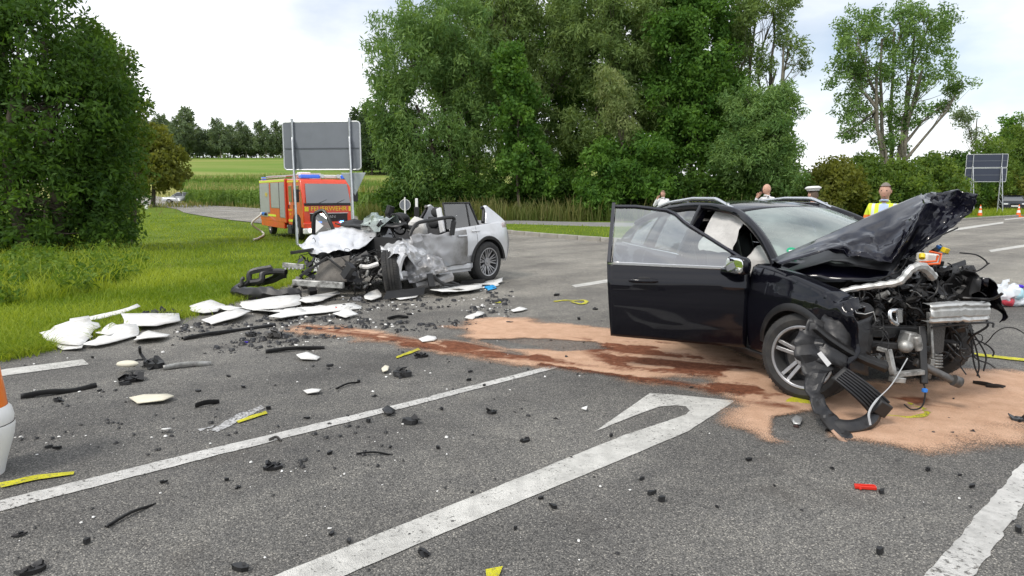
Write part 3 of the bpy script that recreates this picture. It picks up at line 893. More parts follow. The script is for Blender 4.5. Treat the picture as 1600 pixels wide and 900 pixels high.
def make_tree(name, base, lobes, leaf, label, cat='tree', group=None, stems=1, r=0.22, clumps=300, per=70, crad=0.55, ll=0.16, lw=0.05, droop=0.0,
              inner=0.5, gap=0.25, bark=None, lean=(0, 0), twigs=60, fork=0.28, gs=0.6, spread=0.5, flat=1.0, extra_limbs=(), vspread=.35):
    base = Vector(base)
    t = empty(name, base, 0, label, cat, group)
    LB = [(l[0], l[1], l[2], l[3], l[4], l[5]) for l in lobes]      # local to base
    P = lobe_points(LB, clumps, inner, gap, gs)
    P = P[P[:, 2] > 0.15]
    mb = MB()
    top = max(l[2] + l[5] for l in LB)
    tips = []
    for s in range(stems):
        a = 2 * math.pi * s / max(1, stems) + random.random()
        off = Vector((math.cos(a), math.sin(a), 0)) * (0.0 if stems == 1 else r * 1.6)
        l = LB[s % len(LB)]
        target = Vector((l[0] * spread + lean[0], l[1] * spread + lean[1], max(l[2], top * .45))) + off
        pts = limb(mb, off + Vector((0, 0, -0.15)), target, r / (stems ** 0.35), r * 0.35 / (stems ** .3), 0.06, 8, 8)
        tips.append(pts)
    for l in LB:
        src = min(tips, key=lambda q: (q[-1] - Vector(l[:3])).length)
        k = int(len(src) * (fork + random.random() * 0.5)); k = max(1, min(len(src) - 1, k))
        e = Vector((l[0], l[1], l[2] + l[5] * .35))
        pts = limb(mb, src[k], e, r * 0.36, r * 0.08, 0.1, 6, 6)
        near = [p for p in P if all(abs(p[i] - l[i]) < l[i + 3] * 1.1 for i in range(3))]
        random.shuffle(near)
        for p in near[:max(3, int(twigs / len(LB)))]:
            s_ = pts[random.randint(2, len(pts) - 1)]
            limb(mb, s_, p, r * 0.10, r * 0.02, 0.1, 4, 4)
    for a, b in extra_limbs:
        limb(mb, a, b, r * 0.4, r * 0.08, 0.05, 7, 6)
    tr = mb.build('trunk', bark or M_BARK, t, smooth=60, remove_doubles=False)
    V, F, var = leaf_arrays(P, per, crad, ll, lw, droop, flat, vspread=vspread)
    npmesh('crown', V, F, leaf, t, attr=var)
    return t
def at(px, Y, dz=0.0):
    x = (px - 800) / FPX * Y
    return ground(x, Y, dz)
def m_per_px(Y): return Y / FPX
def px_lobes(base, Y, boxes):
    """boxes in photo pixels (cx, cy, rx, ry, depth offset, depth radius) -> lobes local to the base"""
    out = []
    for (cx, cy, rx, ry, dy, ry_) in boxes:
        c = W(cx, cy, Y + dy); k = (Y + dy) / FPX
        out.append((c.x - base.x, dy, c.z - base.z, rx * k, ry_, ry * k))
    return out

# big dark trees beside the verge
b1 = at(70, 19.5)
make_tree('ash_tree', b1, px_lobes(b1, 19.5, [(40, 60, 110, 100, 0, 2.4), (-80, 0, 160, 140, 0.5, 3), (75, 190, 110, 85, -0.4, 2.2), (140, 130, 62, 62, 0.3, 1.4), (20, -110, 140, 90, 1, 2.5), (60, 300, 125, 80, -0.2, 1.9),
                                              (-90, 200, 130, 150, 0.5, 2.6), (160, 240, 55, 85, 0.6, 1.4), (150, 320, 52, 60, 0.8, 1.3), (40, 375, 110, 38, -.6, 1.4), (140, 372, 60, 34, 0, 1.2), (-60, 380, 90, 40, -.4, 1.5)]), L_DARK,
          'huge dark leafy ash tree reaching down to the verge weeds', stems=3, r=0.3, clumps=1400, per=62, crad=0.42, ll=0.17, lw=0.065, gap=0.12, inner=0.35, droop=0.25, twigs=120, gs=1.1)
b1 = at(188, 27)
make_tree('ash_tree', b1, px_lobes(b1, 27, [(182, 190, 38, 75, 0, 1.5), (176, 290, 40, 70, 0, 1.4), (150, 110, 45, 60, 0.5, 1.5)]), L_HEDGE,
          'lighter green tree standing just behind the huge dark ash', stems=2, r=0.18, clumps=420, per=60, crad=0.45, ll=0.19, lw=0.07, gap=0.15, inner=0.3, droop=0.2)
b1 = at(242, 78)
make_tree('hornbeam_tree', b1, px_lobes(b1, 78, [(245, 255, 40, 42, 0, 3), (238, 225, 28, 30, 0, 2.2), (262, 265, 27, 32, -.5, 2.4), (222, 262, 24, 36, 0, 2)]), L_OLIVE,
          'round olive-green tree beside the side road with the parked silver car', r=0.3, clumps=420, per=30, crad=0.6, ll=0.45, lw=0.22, gap=0.1, inner=0.35, fork=.15)

# willow group behind the cycle path
def T(name, px, Y, boxes, leaf, label, **k):
    b = at(px, Y)
    return make_tree(name, b, px_lobes(b, Y, boxes), leaf, label, group=None, **k)
T('willow_tree', 720, 46, [(640, 80, 62, 72, 0, 3), (700, 45, 70, 55, 0.5, 3), (610, 165, 45, 60, -.5, 2.2), (665, 215, 66, 50, 0, 2.6), (660, 275, 45, 42, -.8, 2), (740, 110, 60, 60, 1, 3), (720, 190, 48, 45, -0.5, 2.2), (620, 235, 28, 42, 0, 1.6)], L_WIL,
  'broad silvery willow at the edge of the maize field', stems=4, r=0.36, clumps=950, per=60, crad=0.60, ll=0.34, lw=0.075, gap=0.22, inner=0.4, droop=0.55, twigs=90)
T('willow_tree', 830, 49, [(790, 40, 62, 62, 0, 3), (850, 0, 70, 70, 0.5, 3), (760, -25, 60, 60, .5, 3), (800, 140, 50, 50, -0.5, 2.5), (880, 90, 55, 60, 0, 2.6), (840, 220, 45, 50, 0, 2)], L_WIL2,
  'tall olive willow with dark trunks showing through its crown', stems=4, r=0.38, clumps=820, per=58, crad=0.60, ll=0.34, lw=0.075, gap=0.34, inner=0.4, droop=0.5, twigs=120)
T('maple_tree', 815, 43.5, [(810, 170, 40, 50, 0, 1.6), (820, 245, 38, 45, 0, 1.6), (800, 110, 28, 38, 0, 1.2), (850, 275, 40, 38, 0, 1.4)], L_ASH,
  'slim bright green young maple in front of the willows', r=0.12, clumps=300, per=50, crad=0.45, ll=0.26, lw=0.15, gap=0.25, inner=0.2, twigs=60)
T('willow_tree', 960, 48, [(930, 30, 60, 60, 0, 3), (1000, 0, 66, 66, 0.5, 3), (960, 110, 58, 62, 0, 2.6), (930, 190, 46, 50, -.4, 2), (1010, 150, 46, 60, 0.4, 2.2), (985, 55, 55, 50, 0, 2.5)], L_WIL2,
  'tall willow with a bare fork low in its crown', stems=3, r=0.38, clumps=800, per=58, crad=0.58, ll=0.32, lw=0.075, gap=0.33, inner=0.4, droop=0.45, twigs=110)
T('willow_tree', 965, 42.8, [(965, 160, 26, 42, 0, 1), (985, 190, 17, 30, -.2, .8), (950, 125, 20, 24, .2, .8)], leafmat('pale_willow_leaf', (0.138, 0.207, 0.062), (0.331, 0.386, 0.166)),
  'small pale yellow-green willow hanging before the dark group', r=0.1, clumps=110, per=60, crad=0.45, ll=0.28, lw=0.06, gap=0.2, inner=0.1, droop=0.8, twigs=25)
T('ash_tree', 975, 43, [(1000, 250, 44, 48, 0, 1.6), (950, 265, 44, 46, 0, 1.6), (1015, 300, 46, 32, -.5, 1.4), (925, 305, 44, 30, -.5, 1.4)], L_ASH,
  'low bright green ash under the willows', stems=2, r=0.13, clumps=420, per=50, crad=0.5, ll=0.30, lw=0.12, gap=0.25, inner=0.2)
T('alder_tree', 1080, 47, [(1060, 40, 60, 66, 0, 2.6), (1100, 110, 50, 66, 0, 2.4), (1055, 140, 48, 60, 0, 2.2), (1095, 20, 48, 60, .5, 2.4), (1085, 205, 55, 55, -.3, 2.2), (1140, 170, 30, 60, 0, 1.6)], L_ASH,
  'tall dense green alder behind the black car roof', stems=2, r=0.32, clumps=880, per=58, crad=0.58, ll=0.27, lw=0.13, gap=0.20, inner=0.35, droop=.2, twigs=100)
T('poplar_tree', 1165, 47.5, [(1175, 20, 40, 40, 0, 2), (1215, 15, 34, 36, 0, 1.6), (1170, 95, 26, 45, 0, 1.4), (1235, 70, 26, 26, 0, 1.2), (1205, 110, 22, 22, 0, 1), (1150, 40, 36, 48, .5, 2), (1248, 100, 14, 16, 0, .7)], L_WIL2,
  'thin-crowned tall poplar with long bare upswept limbs', stems=5, r=0.30, clumps=230, per=46, crad=0.5, ll=0.28, lw=0.08, gap=0.45, inner=0.3, twigs=150, bark=M_BARK_P, spread=0.9, fork=.45)
T('willow_tree', 1200, 43, [(1195, 200, 36, 60, 0, 1.8), (1160, 235, 46, 52, 0, 1.8), (1215, 260, 40, 48, 0, 1.7), (1225, 170, 24, 40, 0.4, 1.2), (1165, 170, 34, 42, .5, 1.6)], L_WIL,
  'grey-green bushy willow below the bare poplar limbs', stems=3, r=0.16, clumps=560, per=56, crad=0.5, ll=0.28, lw=0.07, gap=0.2, inner=0.25, droop=.35)
# back row closing the gaps between the front trees
T('alder_tree', 745, 56, [(700, 120, 50, 70, 0, 3), (770, 150, 60, 80, 0, 3), (760, 60, 60, 70, 0, 3), (740, 240, 70, 60, 0, 3)], L_WIL, 'shaded willow standing behind the broad silvery one', stems=3, r=.3, clumps=520, per=44, crad=.75, ll=.38, lw=.11, gap=.14, inner=.2, droop=.3)
T('alder_tree', 880, 57, [(860, 130, 60, 80, 0, 3), (920, 170, 60, 80, 0, 3), (890, 50, 60, 70, 0, 3), (880, 245, 70, 50, 0, 3)], L_DARK, 'shaded alder standing behind the slim maple', stems=3, r=.3, clumps=560, per=44, crad=.75, ll=.38, lw=.14, gap=.14, inner=.2, droop=.2)
T('alder_tree', 1030, 57, [(1010, 110, 60, 80, 0, 3), (1060, 200, 60, 70, 0, 3), (1040, 40, 60, 70, 0, 3), (1000, 240, 70, 50, 0, 3)], L_DARK, 'shaded alder standing between fork-stemmed willow and dense alder', stems=3, r=.3, clumps=560, per=44, crad=.75, ll=.38, lw=.14, gap=.14, inner=.2, droop=.2)
T('alder_tree', 1150, 55, [(1140, 200, 50, 70, 0, 2.5), (1190, 250, 50, 50, 0, 2.5), (1130, 110, 36, 70, 0, 2.5)], L_DARK, 'shaded alder standing behind the grey-green bushy willow', stems=2, r=.25, clumps=360, per=44, crad=.7, ll=.36, lw=.14, gap=.15, inner=.2)
# the free-standing tall tree
b1 = at(1392, 60)
make_tree('poplar_tree', b1, px_lobes(b1, 60, [(1335, 60, 44, 46, 0, 2.6), (1400, 45, 46, 50, 0, 2.6), (1455, 45, 44, 46, 0, 2.4), (1325, 115, 38, 26, 0, 2), (1440, 105, 52, 40, 0, 2.4), (1375, 110, 34, 40, 0, 2), (1340, 165, 40, 26, 0, 1.8), (1360, 205, 44, 32, 0, 1.8),
                                               (1505, 135, 26, 20, 0, 1.2), (1475, 165, 28, 12, 0, .9), (1315, 215, 26, 9, 0, .8), (1415, 175, 36, 30, 0, 1.6), (1400, 225, 26, 30, 0, 1.4)]), L_WIL,
          'tall free-standing poplar with airy crown and several pale stems', stems=5, r=0.42, clumps=520, per=46, crad=0.58, ll=0.30, lw=0.11, gap=0.46, inner=0.30, bark=M_BARK_P, twigs=150, droop=0.1, spread=.55, fork=.3)

# shrubs: low things with stems
SHRUB_GROUP = 'shrubs under the willow group'
SHRUB_LABELS = ['dark shrub behind the round sign at the foot of the broad willow', 'dark shrub behind the silver wreck rear window', 'dark shrub behind the cut rear pillar of the wreck', 'dark shrub at the foot of the slim maple', 'lighter shrub beside the slim maple and tall grass',
                'dark shrub behind the person beside the tall grass', 'tallest dark shrub below the dense alder', 'dark shrub behind the bald person', 'lighter shrub behind the person in the peaked cap', 'lighter shrub behind the open car door']
for i, (px, Y, w, h, lf) in enumerate([(640, 41.5, 48, 70, L_DARK), (715, 41, 46, 78, L_DARK), (785, 41, 44, 70, L_DARK), (868, 40.5, 44, 82, L_DARK), (905, 41.5, 40, 60, L_HEDGE), (1055, 40, 45, 84, L_DARK), (1120, 40.5, 46, 92, L_DARK), (1185, 40, 42, 70, L_DARK), (1250, 42, 48, 62, L_HEDGE), (1000, 41, 40, 60, L_HEDGE)]):
    Y += 4.0
    b = at(px, Y)
    make_tree('shrub', b, px_lobes(b, Y, [(px, 335 - h * .45, w, h * .55, 0, 1.4), (px - w * .4, 320 - h * .1, w * .6, h * .35, -.5, 1.0), (px + w * .45, 318 - h * .15, w * .6, h * .35, -.4, 1)]), lf,
              SHRUB_LABELS[i], 'shrub', SHRUB_GROUP,
              stems=3, r=0.07, clumps=200, per=52, crad=0.45, ll=0.22, lw=0.10, gap=0.1, inner=0.2, twigs=24, fork=.1)
for i, (px, Y, w, h, lf, lab) in enumerate([(1300, 46, 40, 70, L_OLIVE, 'olive shrub beside the man in the yellow vest'), (1345, 48, 42, 76, L_HEDGE, 'green shrub below the tall poplar stems'), (1400, 47, 46, 66, L_HEDGE, 'broad green shrub behind the raised hood'),
                                            (1455, 50, 44, 76, L_HEDGE, 'green shrub between poplar and blue-grey sign'), (1500, 62, 40, 85, L_DARK, 'dark pointed shrub behind the twin-board sign'), (1540, 69, 50, 100, L_HEDGE, 'tall shrub directly behind the twin-board sign'),
                                            (1590, 73, 50, 130, L_HEDGE, 'tallest green shrub near the parked black car'), (1640, 72, 50, 120, L_DARK, 'dark shrub beyond the parked black car'), (1562, 70, 34, 60, L_OLIVE, 'small shrub behind the second traffic cone'), (1480, 60, 40, 50, L_HEDGE, 'low shrub at the foot of the twin-board sign')]):
    b = at(px, Y)
    make_tree('shrub', b, px_lobes(b, Y, [(px, 330 - h * .5, w, h * .55, 0, 2.2), (px - w * .5, 318 - h * .15, w * .7, h * .4, -.5, 1.5), (px + w * .4, 318 - h * .2, w * .7, h * .42, .4, 1.6), (px + w * .1, 330 - h * .85, w * .5, h * .3, .3, 1.2)]), lf,
              lab, 'shrub', 'shrubs behind the far verge', stems=3, r=0.09, clumps=330, per=48, crad=0.6, ll=0.28, lw=0.13, gap=0.12, inner=0.2, twigs=24, fork=.1)
b = at(1525, 95); make_tree('birch_tree', b, px_lobes(b, 95, [(1510, 185, 22, 14, 0, 2), (1525, 205, 16, 16, 0, 1.6), (1500, 180, 12, 10, 0, 1.5)]), L_FAR, 'thin sparse birch rising behind the twin-board sign', r=.16, clumps=60, per=26, crad=.7, ll=.3, lw=.14, gap=.3, inner=.1)
b = at(1580, 80); make_tree('birch_tree', b, px_lobes(b, 80, [(1580, 195, 12, 20, 0, 1.2), (1574, 222, 20, 20, 0, 1.6)]), L_ASH, 'slim bright sapling rising above the tallest shrub', r=.12, clumps=80, per=30, crad=.6, ll=.34, lw=.16, gap=.2, inner=.1)

# far tree row on the hill: two kinds, copied
def far_proto(label, lob, leaf, r=.3, cl=260, bark=M_BARK_P):
    return make_tree('far_tree', (0, 0, 0), lob, leaf, label, 'tree', 'tree row on the hill', r=r, clumps=cl, per=20, crad=1.0, ll=0.75, lw=0.42, gap=0.18, inner=0.3, twigs=20, bark=bark, fork=.15)
pA = far_proto('tall pale-stemmed tree in the row on the hill', [(0, 0, 9, 4, 4, 5.5), (1.5, 0, 13, 2.6, 2.6, 3.5), (-2.5, 0, 6, 2.6, 2.6, 3.2), (2.6, 0, 6.5, 2.5, 2.5, 3)], L_FAR)
pB = far_proto('lower rounded tree in the row on the hill', [(0, 0, 6, 4.5, 4, 4.5), (2.5, 0, 5, 3, 3, 3.5), (-2.8, 0, 4.6, 2.8, 2.8, 3.4), (0.5, 0, 9, 2.4, 2.4, 2.6)], L_FAR)
spots = [(258, 262, 0, 1.0), (296, 255, 0, 1.12), (278, 268, 1, 1.1), (326, 262, 1, .95), (352, 256, 0, .88), (372, 266, 1, .85), (391, 260, 0, .80), (421, 256, 0, .85), (408, 275, 1, .8), (446, 262, 0, .8), (338, 275, 1, .9), (310, 272, 1, 1.0), (470, 268, 1, .8), (230, 262, 0, .95)]
spots += [(266, 274, 0, .95), (288, 270, 1, 1.15), (316, 277, 0, .9), (345, 266, 1, .9), (364, 278, 0, .82), (382, 272, 1, .9), (400, 266, 1, .8), (434, 270, 1, .85), (456, 275, 0, .8), (248, 270, 1, 1.0)]
first = {0: True, 1: True}
for px, Y, k, s in spots:
    src = pA if k == 0 else pB
    if first[k]: o = src; first[k] = False
    else: o = copy_tree(src)
    o.location = at(px, Y, -0.2); o.scale = (s, s, s * random.uniform(.92, 1.06)); o.rotation_euler = (0, 0, random.uniform(0, 6))
pC = make_tree('spruce_tree', (0, 0, 0), [(0, 0, 3 + 2.0 * i, 3.4 - .5 * i, 3.4 - .5 * i, 1.7) for i in range(6)], L_CON, 'dark spruce at the wood edge beyond the maize', 'tree', 'spruces at the wood edge', r=.25, clumps=220, per=20, crad=.9, ll=.7, lw=.36, gap=.1, inner=.3, twigs=10)
for i, (px, Y, s) in enumerate([(572, 170, 1.0), (584, 165, 1.05), (596, 172, 1.1), (608, 166, 1.0), (620, 170, 1.1), (632, 168, 1.0), (645, 172, 1.05), (578, 185, 1.2), (602, 188, 1.2), (560, 180, 1.1)]):
    o = pC if i == 0 else copy_tree(pC)
    o.location = at(px, Y, -0.2); o.scale = (s, s, s); o.rotation_euler = (0, 0, i * 1.3)
# distant wooded ridge on the right-hand horizon
rx = np.linspace(60, 900, 500)
C = np.stack([rx, 700 - 0.25 * rx + rng.random(500) * 60, 8 + 7 * rng.random(500)], -1)
V, F, var = leaf_arrays(C, 14, 9.0, 6, 4, 0, 0.9)
o = npmesh('far_wood', V, F, L_CON, attr=var); tag(o, 'far dark wood along the horizon', 'wood', kind='stuff')
rx = np.linspace(-420, 60, 260)
C = np.stack([rx, 285 + rng.random(260) * 30, 16.6 + 2.6 * rng.random(260)], -1)
V, F, var = leaf_arrays(C, 40, 3.6, 1.3, .8, 0, 0.9)
o = npmesh('hilltop_wood', V, F, L_FAR, attr=var); tag(o, 'hedge of bushes behind the tree row on the hill', 'wood', kind='stuff')

# ------------------------------------------------------------------ blades: grass, maize, weeds
def blades(P, h, w, leanv, leaf, name, label, cat, tip=0.0, var=None):
    N = len(P)
    a = rng.random(N) * 2 * np.pi
    s = np.stack([np.cos(a), np.sin(a), np.zeros(N)], -1)
    l = rng.normal(0, 1, (N, 3)); l[:, 2] = 0; l *= leanv
    hh = np.broadcast_to(np.asarray(h), (N,)) * (0.55 + 0.8 * rng.random(N))
    ww = np.broadcast_to(np.asarray(w), (N,))[:, None]
    up_ = np.stack([np.zeros(N), np.zeros(N), hh], -1)
    b0 = P - s * ww / 2; b1_ = P + s * ww / 2
    m_ = P + up_ * 0.6 + l * hh[:, None] * 0.35
    m0 = m_ - s * ww * 0.4; m1 = m_ + s * ww * 0.4
    t = P + up_ + l * hh[:, None]
    V = np.stack([b0, b1_, m1, m0, t + s * ww * .12, t - s * ww * .12], 1).reshape(-1, 3)
    k = np.arange(N)[:, None] * 6
    F = np.concatenate([k + np.array([[0, 1, 2, 3]]), k + np.array([[3, 2, 4, 5]])])
    v = np.clip((rng.random(N) if var is None else var), 0, 1)
    o = npmesh(name, V, F, leaf, attr=np.repeat(v, 6))
    return tag(o, label, cat, kind='stuff')
def patchvar(P, sc=0.5):
    n1 = np.array([noise.noise(Vector((p[0], p[1], 0)) * sc) for p in P])
    return np.clip(0.5 + n1 * 0.9 + rng.normal(0, .22, len(P)), 0, 1)
def screen_ground(n, box, poly=None, pexp=1.0):
    """ground points under random photo pixels"""
    x0, x1, y0, y1 = box
    px = rng.uniform(x0, x1, n); py = y0 + (y1 - y0) * rng.random(n) ** pexp
    if poly is not None:
        k = inpoly(px, py, poly); px, py = px[k], py[k]
    a = (px - 800) / FPX; b = (450 - py) / FPX
    dy = CT + b * ST; dz = b * CT - ST
    z = np.zeros(len(px))
    for _ in range(14):
        t = (z - CAM_H) / dz
        z = 0.5 * z + 0.5 * H(a * t, dy * t)
    t = (z - CAM_H) / dz
    return np.stack([a * t, dy * t, H(a * t, dy * t) - 0.03], -1)
vp = [(-80, 330), (200, 330), (300, 338), (430, 355), (498, 361), (518, 374), (538, 393), (518, 419), (458, 443), (368, 471), (298, 494), (178, 521), (60, 550), (0, 562), (-80, 580)]
P = screen_ground(75000, (-80, 540, 328, 582), vp)
for pts_, _l in wh:
    P = P[~inpoly(P[:, 0], P[:, 1], [(G(*q).x, G(*q).y) for q in pts_])]
dist = P[:, 1]
rag = np.array([noise.noise(Vector((p[0], p[1], 3.3)) * 0.35) for p in P])
blades(P, 0.05 + 0.075 * np.clip(rag + 0.45, 0.1, 1.2) * (1 + dist * .012), 0.0055 + dist * 0.0006, 0.55, L_GRASS, 'verge_grass', 'short green grass on the verge beside the wreck', 'grass', var=patchvar(P))
ep = [(0, 560), (62, 548), (180, 519), (300, 492), (370, 469), (460, 441)]
E = []
for (x0, y0), (x1, y1) in zip(ep, ep[1:]):
    for _ in range(900):
        t = random.random(); q = G(x0 + (x1 - x0) * t, y0 + (y1 - y0) * t + random.gauss(0, 3.2)); E.append((q.x, q.y, -0.01))
E = np.array(E)
for pts_, _l in wh:
    E = E[~inpoly(E[:, 0], E[:, 1], [(G(*q).x, G(*q).y) for q in pts_])]
blades(E, 0.09, 0.008, 0.8, L_GRASS, 'verge_edge_grass', 'ragged grass fringe along the asphalt edge', 'grass')
P = screen_ground(9000, (640, 1640, 337, 382), [(660, 353), (782, 363), (955, 377), (1180, 377), (1300, 368), (1480, 346), (1640, 335), (1640, 333), (1300, 349), (950, 357), (790, 352)])
P[:, 2] = 0.09
blades(P, 0.10, 0.022, 0.5, L_GRASS, 'island_grass', 'short grass on the kerbed island', 'grass')
# tall dry grass fringe in front of the willow group
P = screen_ground(14000, (560, 1320, 338.5, 345.5), None)
P = P[P[:, 1] > 40.2]
dry = np.clip(0.55 + 0.8 * np.array([noise.noise(Vector((p[0] * .22, 4, 0))) for p in P]) + rng.normal(0, .2, len(P)), 0, 1)
blades(P, 0.5 + 0.75 * dry, 0.05, 0.22, L_STRAW, 'tall_grass', 'tall seeding grass along the foot of the willow group', 'grass', var=dry ** 2 * .7)
P = screen_ground(6000, (1300, 1640, 331, 339), None)
blades(P, 0.4, 0.05, 0.3, L_GRASS, 'far_verge_grass', 'grass verge around the twin-board sign posts', 'grass')
P = screen_ground(5000, (190, 430, 306, 326), [(195, 311), (240, 308), (430, 322), (430, 328), (300, 319), (222, 314)])
P = P[(P[:, 1] > 50) & (P[:, 1] < 160)]
blades(P, 0.5, 0.10, 0.3, L_STRAW, 'road_verge_grass', 'straw-coloured grass beyond the side road', 'grass')
# weeds below the dark trees
P = screen_ground(9000, (-80, 250, 372, 475), [(-80, 385), (120, 378), (215, 395), (235, 425), (150, 455), (60, 470), (-80, 488)])
v = patchvar(P, .8)
blades(P, 0.12 + 0.28 * v ** 2, 0.014, 0.5, L_GRASS, 'weeds', 'tall weeds below the dark ash trees', 'weeds', var=v)
C = P[rng.choice(len(P), 900, False)].copy(); C[:, 2] += 0.05 + 0.30 * rng.random(900) ** 2
C = C[(np.array([noise.noise(Vector((p[0] * 1.1, p[1] * 1.1, 0))) for p in C]) > -.05)]
V, F, var = leaf_arrays(C, 22, 0.20, 0.10, 0.045, 0, .8)
o = npmesh('weed_leaves', V, F, leafmat('weed_leaf', (0.06, 0.14, 0.015), (0.21, 0.31, 0.05)), attr=var); tag(o, 'low leafy undergrowth below the dark ash trees', 'undergrowth', kind='stuff')
# maize
def maize(box, poly, n, name, label, hgt):
    P = screen_ground(n, box, poly)
    N = len(P)
    blades(P, hgt, 0.12, 0.10, L_CORN, name, label, 'maize')
    C = np.repeat(P, 3, 0); C[:, 2] += hgt * (0.25 + 0.65 * rng.random(len(C)))
    V, F, var = leaf_arrays(C, 3, .35, 1.0, .12, 0.5, 1)
    o = npmesh(name + '_leaves', V, F, L_CORN, attr=var); tag(o, label + ', its leaves', 'maize', kind='stuff')
    T_ = P[rng.choice(N, N // 2, False)].copy(); T_[:, 2] += hgt * 0.85
    blades(T_, 0.5, 0.09, 0.3, L_TASSEL, name + '_tassels', label + ', its pale tassels', 'maize')
def maize_rect(x0, x1, y0, y1, n, name, label, hgt):
    P = np.stack([rng.uniform(x0, x1, n), rng.uniform(y0, y1, n), np.zeros(n)], -1)
    # keep it in a wedge away from the road
    P[:, 2] = H(P[:, 0], P[:, 1]) - .03
    return P
def maize_field(corners, n, name, label, hgt):
    cs = [(c.x, c.y) for c in corners]
    x0, x1 = min(c[0] for c in cs), max(c[0] for c in cs); y0, y1 = min(c[1] for c in cs), max(c[1] for c in cs)
    P = np.stack([rng.uniform(x0, x1, n * 3), rng.uniform(y0, y1, n * 3), np.zeros(n * 3)], -1)
    P = P[inpoly(P[:, 0], P[:, 1], cs)][:n]
    P[:, 2] = H(P[:, 0], P[:, 1]) - .03
    N = len(P)
    blades(P, hgt, 0.10, 0.08, L_CORN, name, label, 'maize')
    C = np.repeat(P, 3, 0); C[:, 2] += hgt * (0.2 + 0.7 * rng.random(len(C)))
    V, F, var = leaf_arrays(C, 3, .3, 0.9, .10, 0.5, 1)
    o = npmesh(name + '_leaves', V, F, L_CORN, attr=var); tag(o, 'arching leaves of the ' + label, 'maize', kind='stuff')
    T_ = P[rng.choice(N, int(N * .6), False)].copy(); T_[:, 2] += hgt * 0.9
    blades(T_, 0.42, 0.07, 0.3, L_TASSEL, name + '_tassels', 'pale tassels of the ' + label, 'maize')
maize_field([at(292, 92), at(300, 112), at(560, 100), at(560, 70), at(440, 70), at(400, 76)], 5200, 'maize_field', 'maize field beyond the side road', 2.1)
maize_field([at(560, 52), at(560, 86), at(700, 84), at(720, 60), at(690, 49), at(640, 49)], 5200, 'maize_field_edge', 'maize stand beside the silvery willow', 2.1)
maize_field([at(280, 128), at(280, 134), at(460, 140), at(640, 120), at(640, 112), at(440, 130)], 2600, 'maize_strip', 'far maize strip below the hill meadow', 2.0)
# ------------------------------------------------------------------ shared vehicle materials and wheels
P_BLACK = mat('black_paint', (0.003, 0.003, 0.006), 0.5, 0.0, coat=0.8, spec=0.05)
P_CRUMP = mat('black_paint_torn', (0.004, 0.004, 0.010), 0.35, 0.0, coat=0.75, spec=0.1)
PL_BLK = mat('black_plastic', (0.010, 0.010, 0.011), 0.42, dirt=(0.05, 0.048, 0.045), dirt_amt=0.3, dirt_scale=6)
PL_BLK2 = mat('black_plastic_dull', (0.012, 0.012, 0.014), 0.38, dirt=(0.07, 0.066, 0.062), dirt_amt=0.3, dirt_scale=5, bump=.002, bscale=60)
RUB = mat('tyre_rubber', (0.022, 0.022, 0.023), 0.78, dirt=(0.085, 0.08, 0.07), dirt_amt=0.5, dirt_scale=7)
ALU = mat('bare_aluminium', (0.62, 0.62, 0.60), 0.42, 0.9, dirt=(0.20, 0.19, 0.17), dirt_amt=0.55, dirt_scale=8)
ALUW = mat('pale_cast_metal', (0.46, 0.46, 0.44), 0.45, 0.6, dirt=(0.08, 0.075, 0.07), dirt_amt=0.9, dirt_scale=9)
RIM = mat('alloy_rim', (0.42, 0.42, 0.43), 0.32, 0.85, dirt=(0.12, 0.11, 0.10), dirt_amt=0.3, dirt_scale=12)
RIM_D = mat('alloy_dark', (0.035, 0.035, 0.037), 0.4, 0.3)
CHROME = mat('satin_chrome', (0.72, 0.73, 0.74), 0.22, 1.0)
STEEL = mat('dark_steel', (0.16, 0.155, 0.15), 0.5, 0.8, dirt=(0.05, 0.045, 0.04), dirt_amt=0.8, dirt_scale=8)
INTER = mat('dark_interior', (0.018, 0.018, 0.019), 0.8)
AIRBAG = mat('airbag_cloth', (0.58, 0.57, 0.55), 0.9, var=.12, vs=8, bump=.01, bscale=16)
G_SIDE = glass('side_window', (0.62, 0.74, 0.70), 0.14)
G_FRONT = glass('front_window', (0.72, 0.82, 0.80), 0.26)
G_CRACK = glass('cracked_windscreen', (0.62, 0.73, 0.68), 0.10, 0.03, crack=(-1.0, .30, 1.33))
WHITE_PL = mat('white_plastic', (0.74, 0.73, 0.70), 0.45, dirt=(0.30, 0.28, 0.25), dirt_amt=.4)
ORANGE_PL = mat('orange_plastic', (0.80, 0.13, 0.02), 0.45)
YEL_PL = mat('yellow_plastic', (0.75, 0.55, 0.02), 0.45)
BLUE_PL = mat('blue_plastic', (0.03, 0.20, 0.65), 0.45)
RED_PL = mat('red_plastic', (0.62, 0.03, 0.015), 0.3)

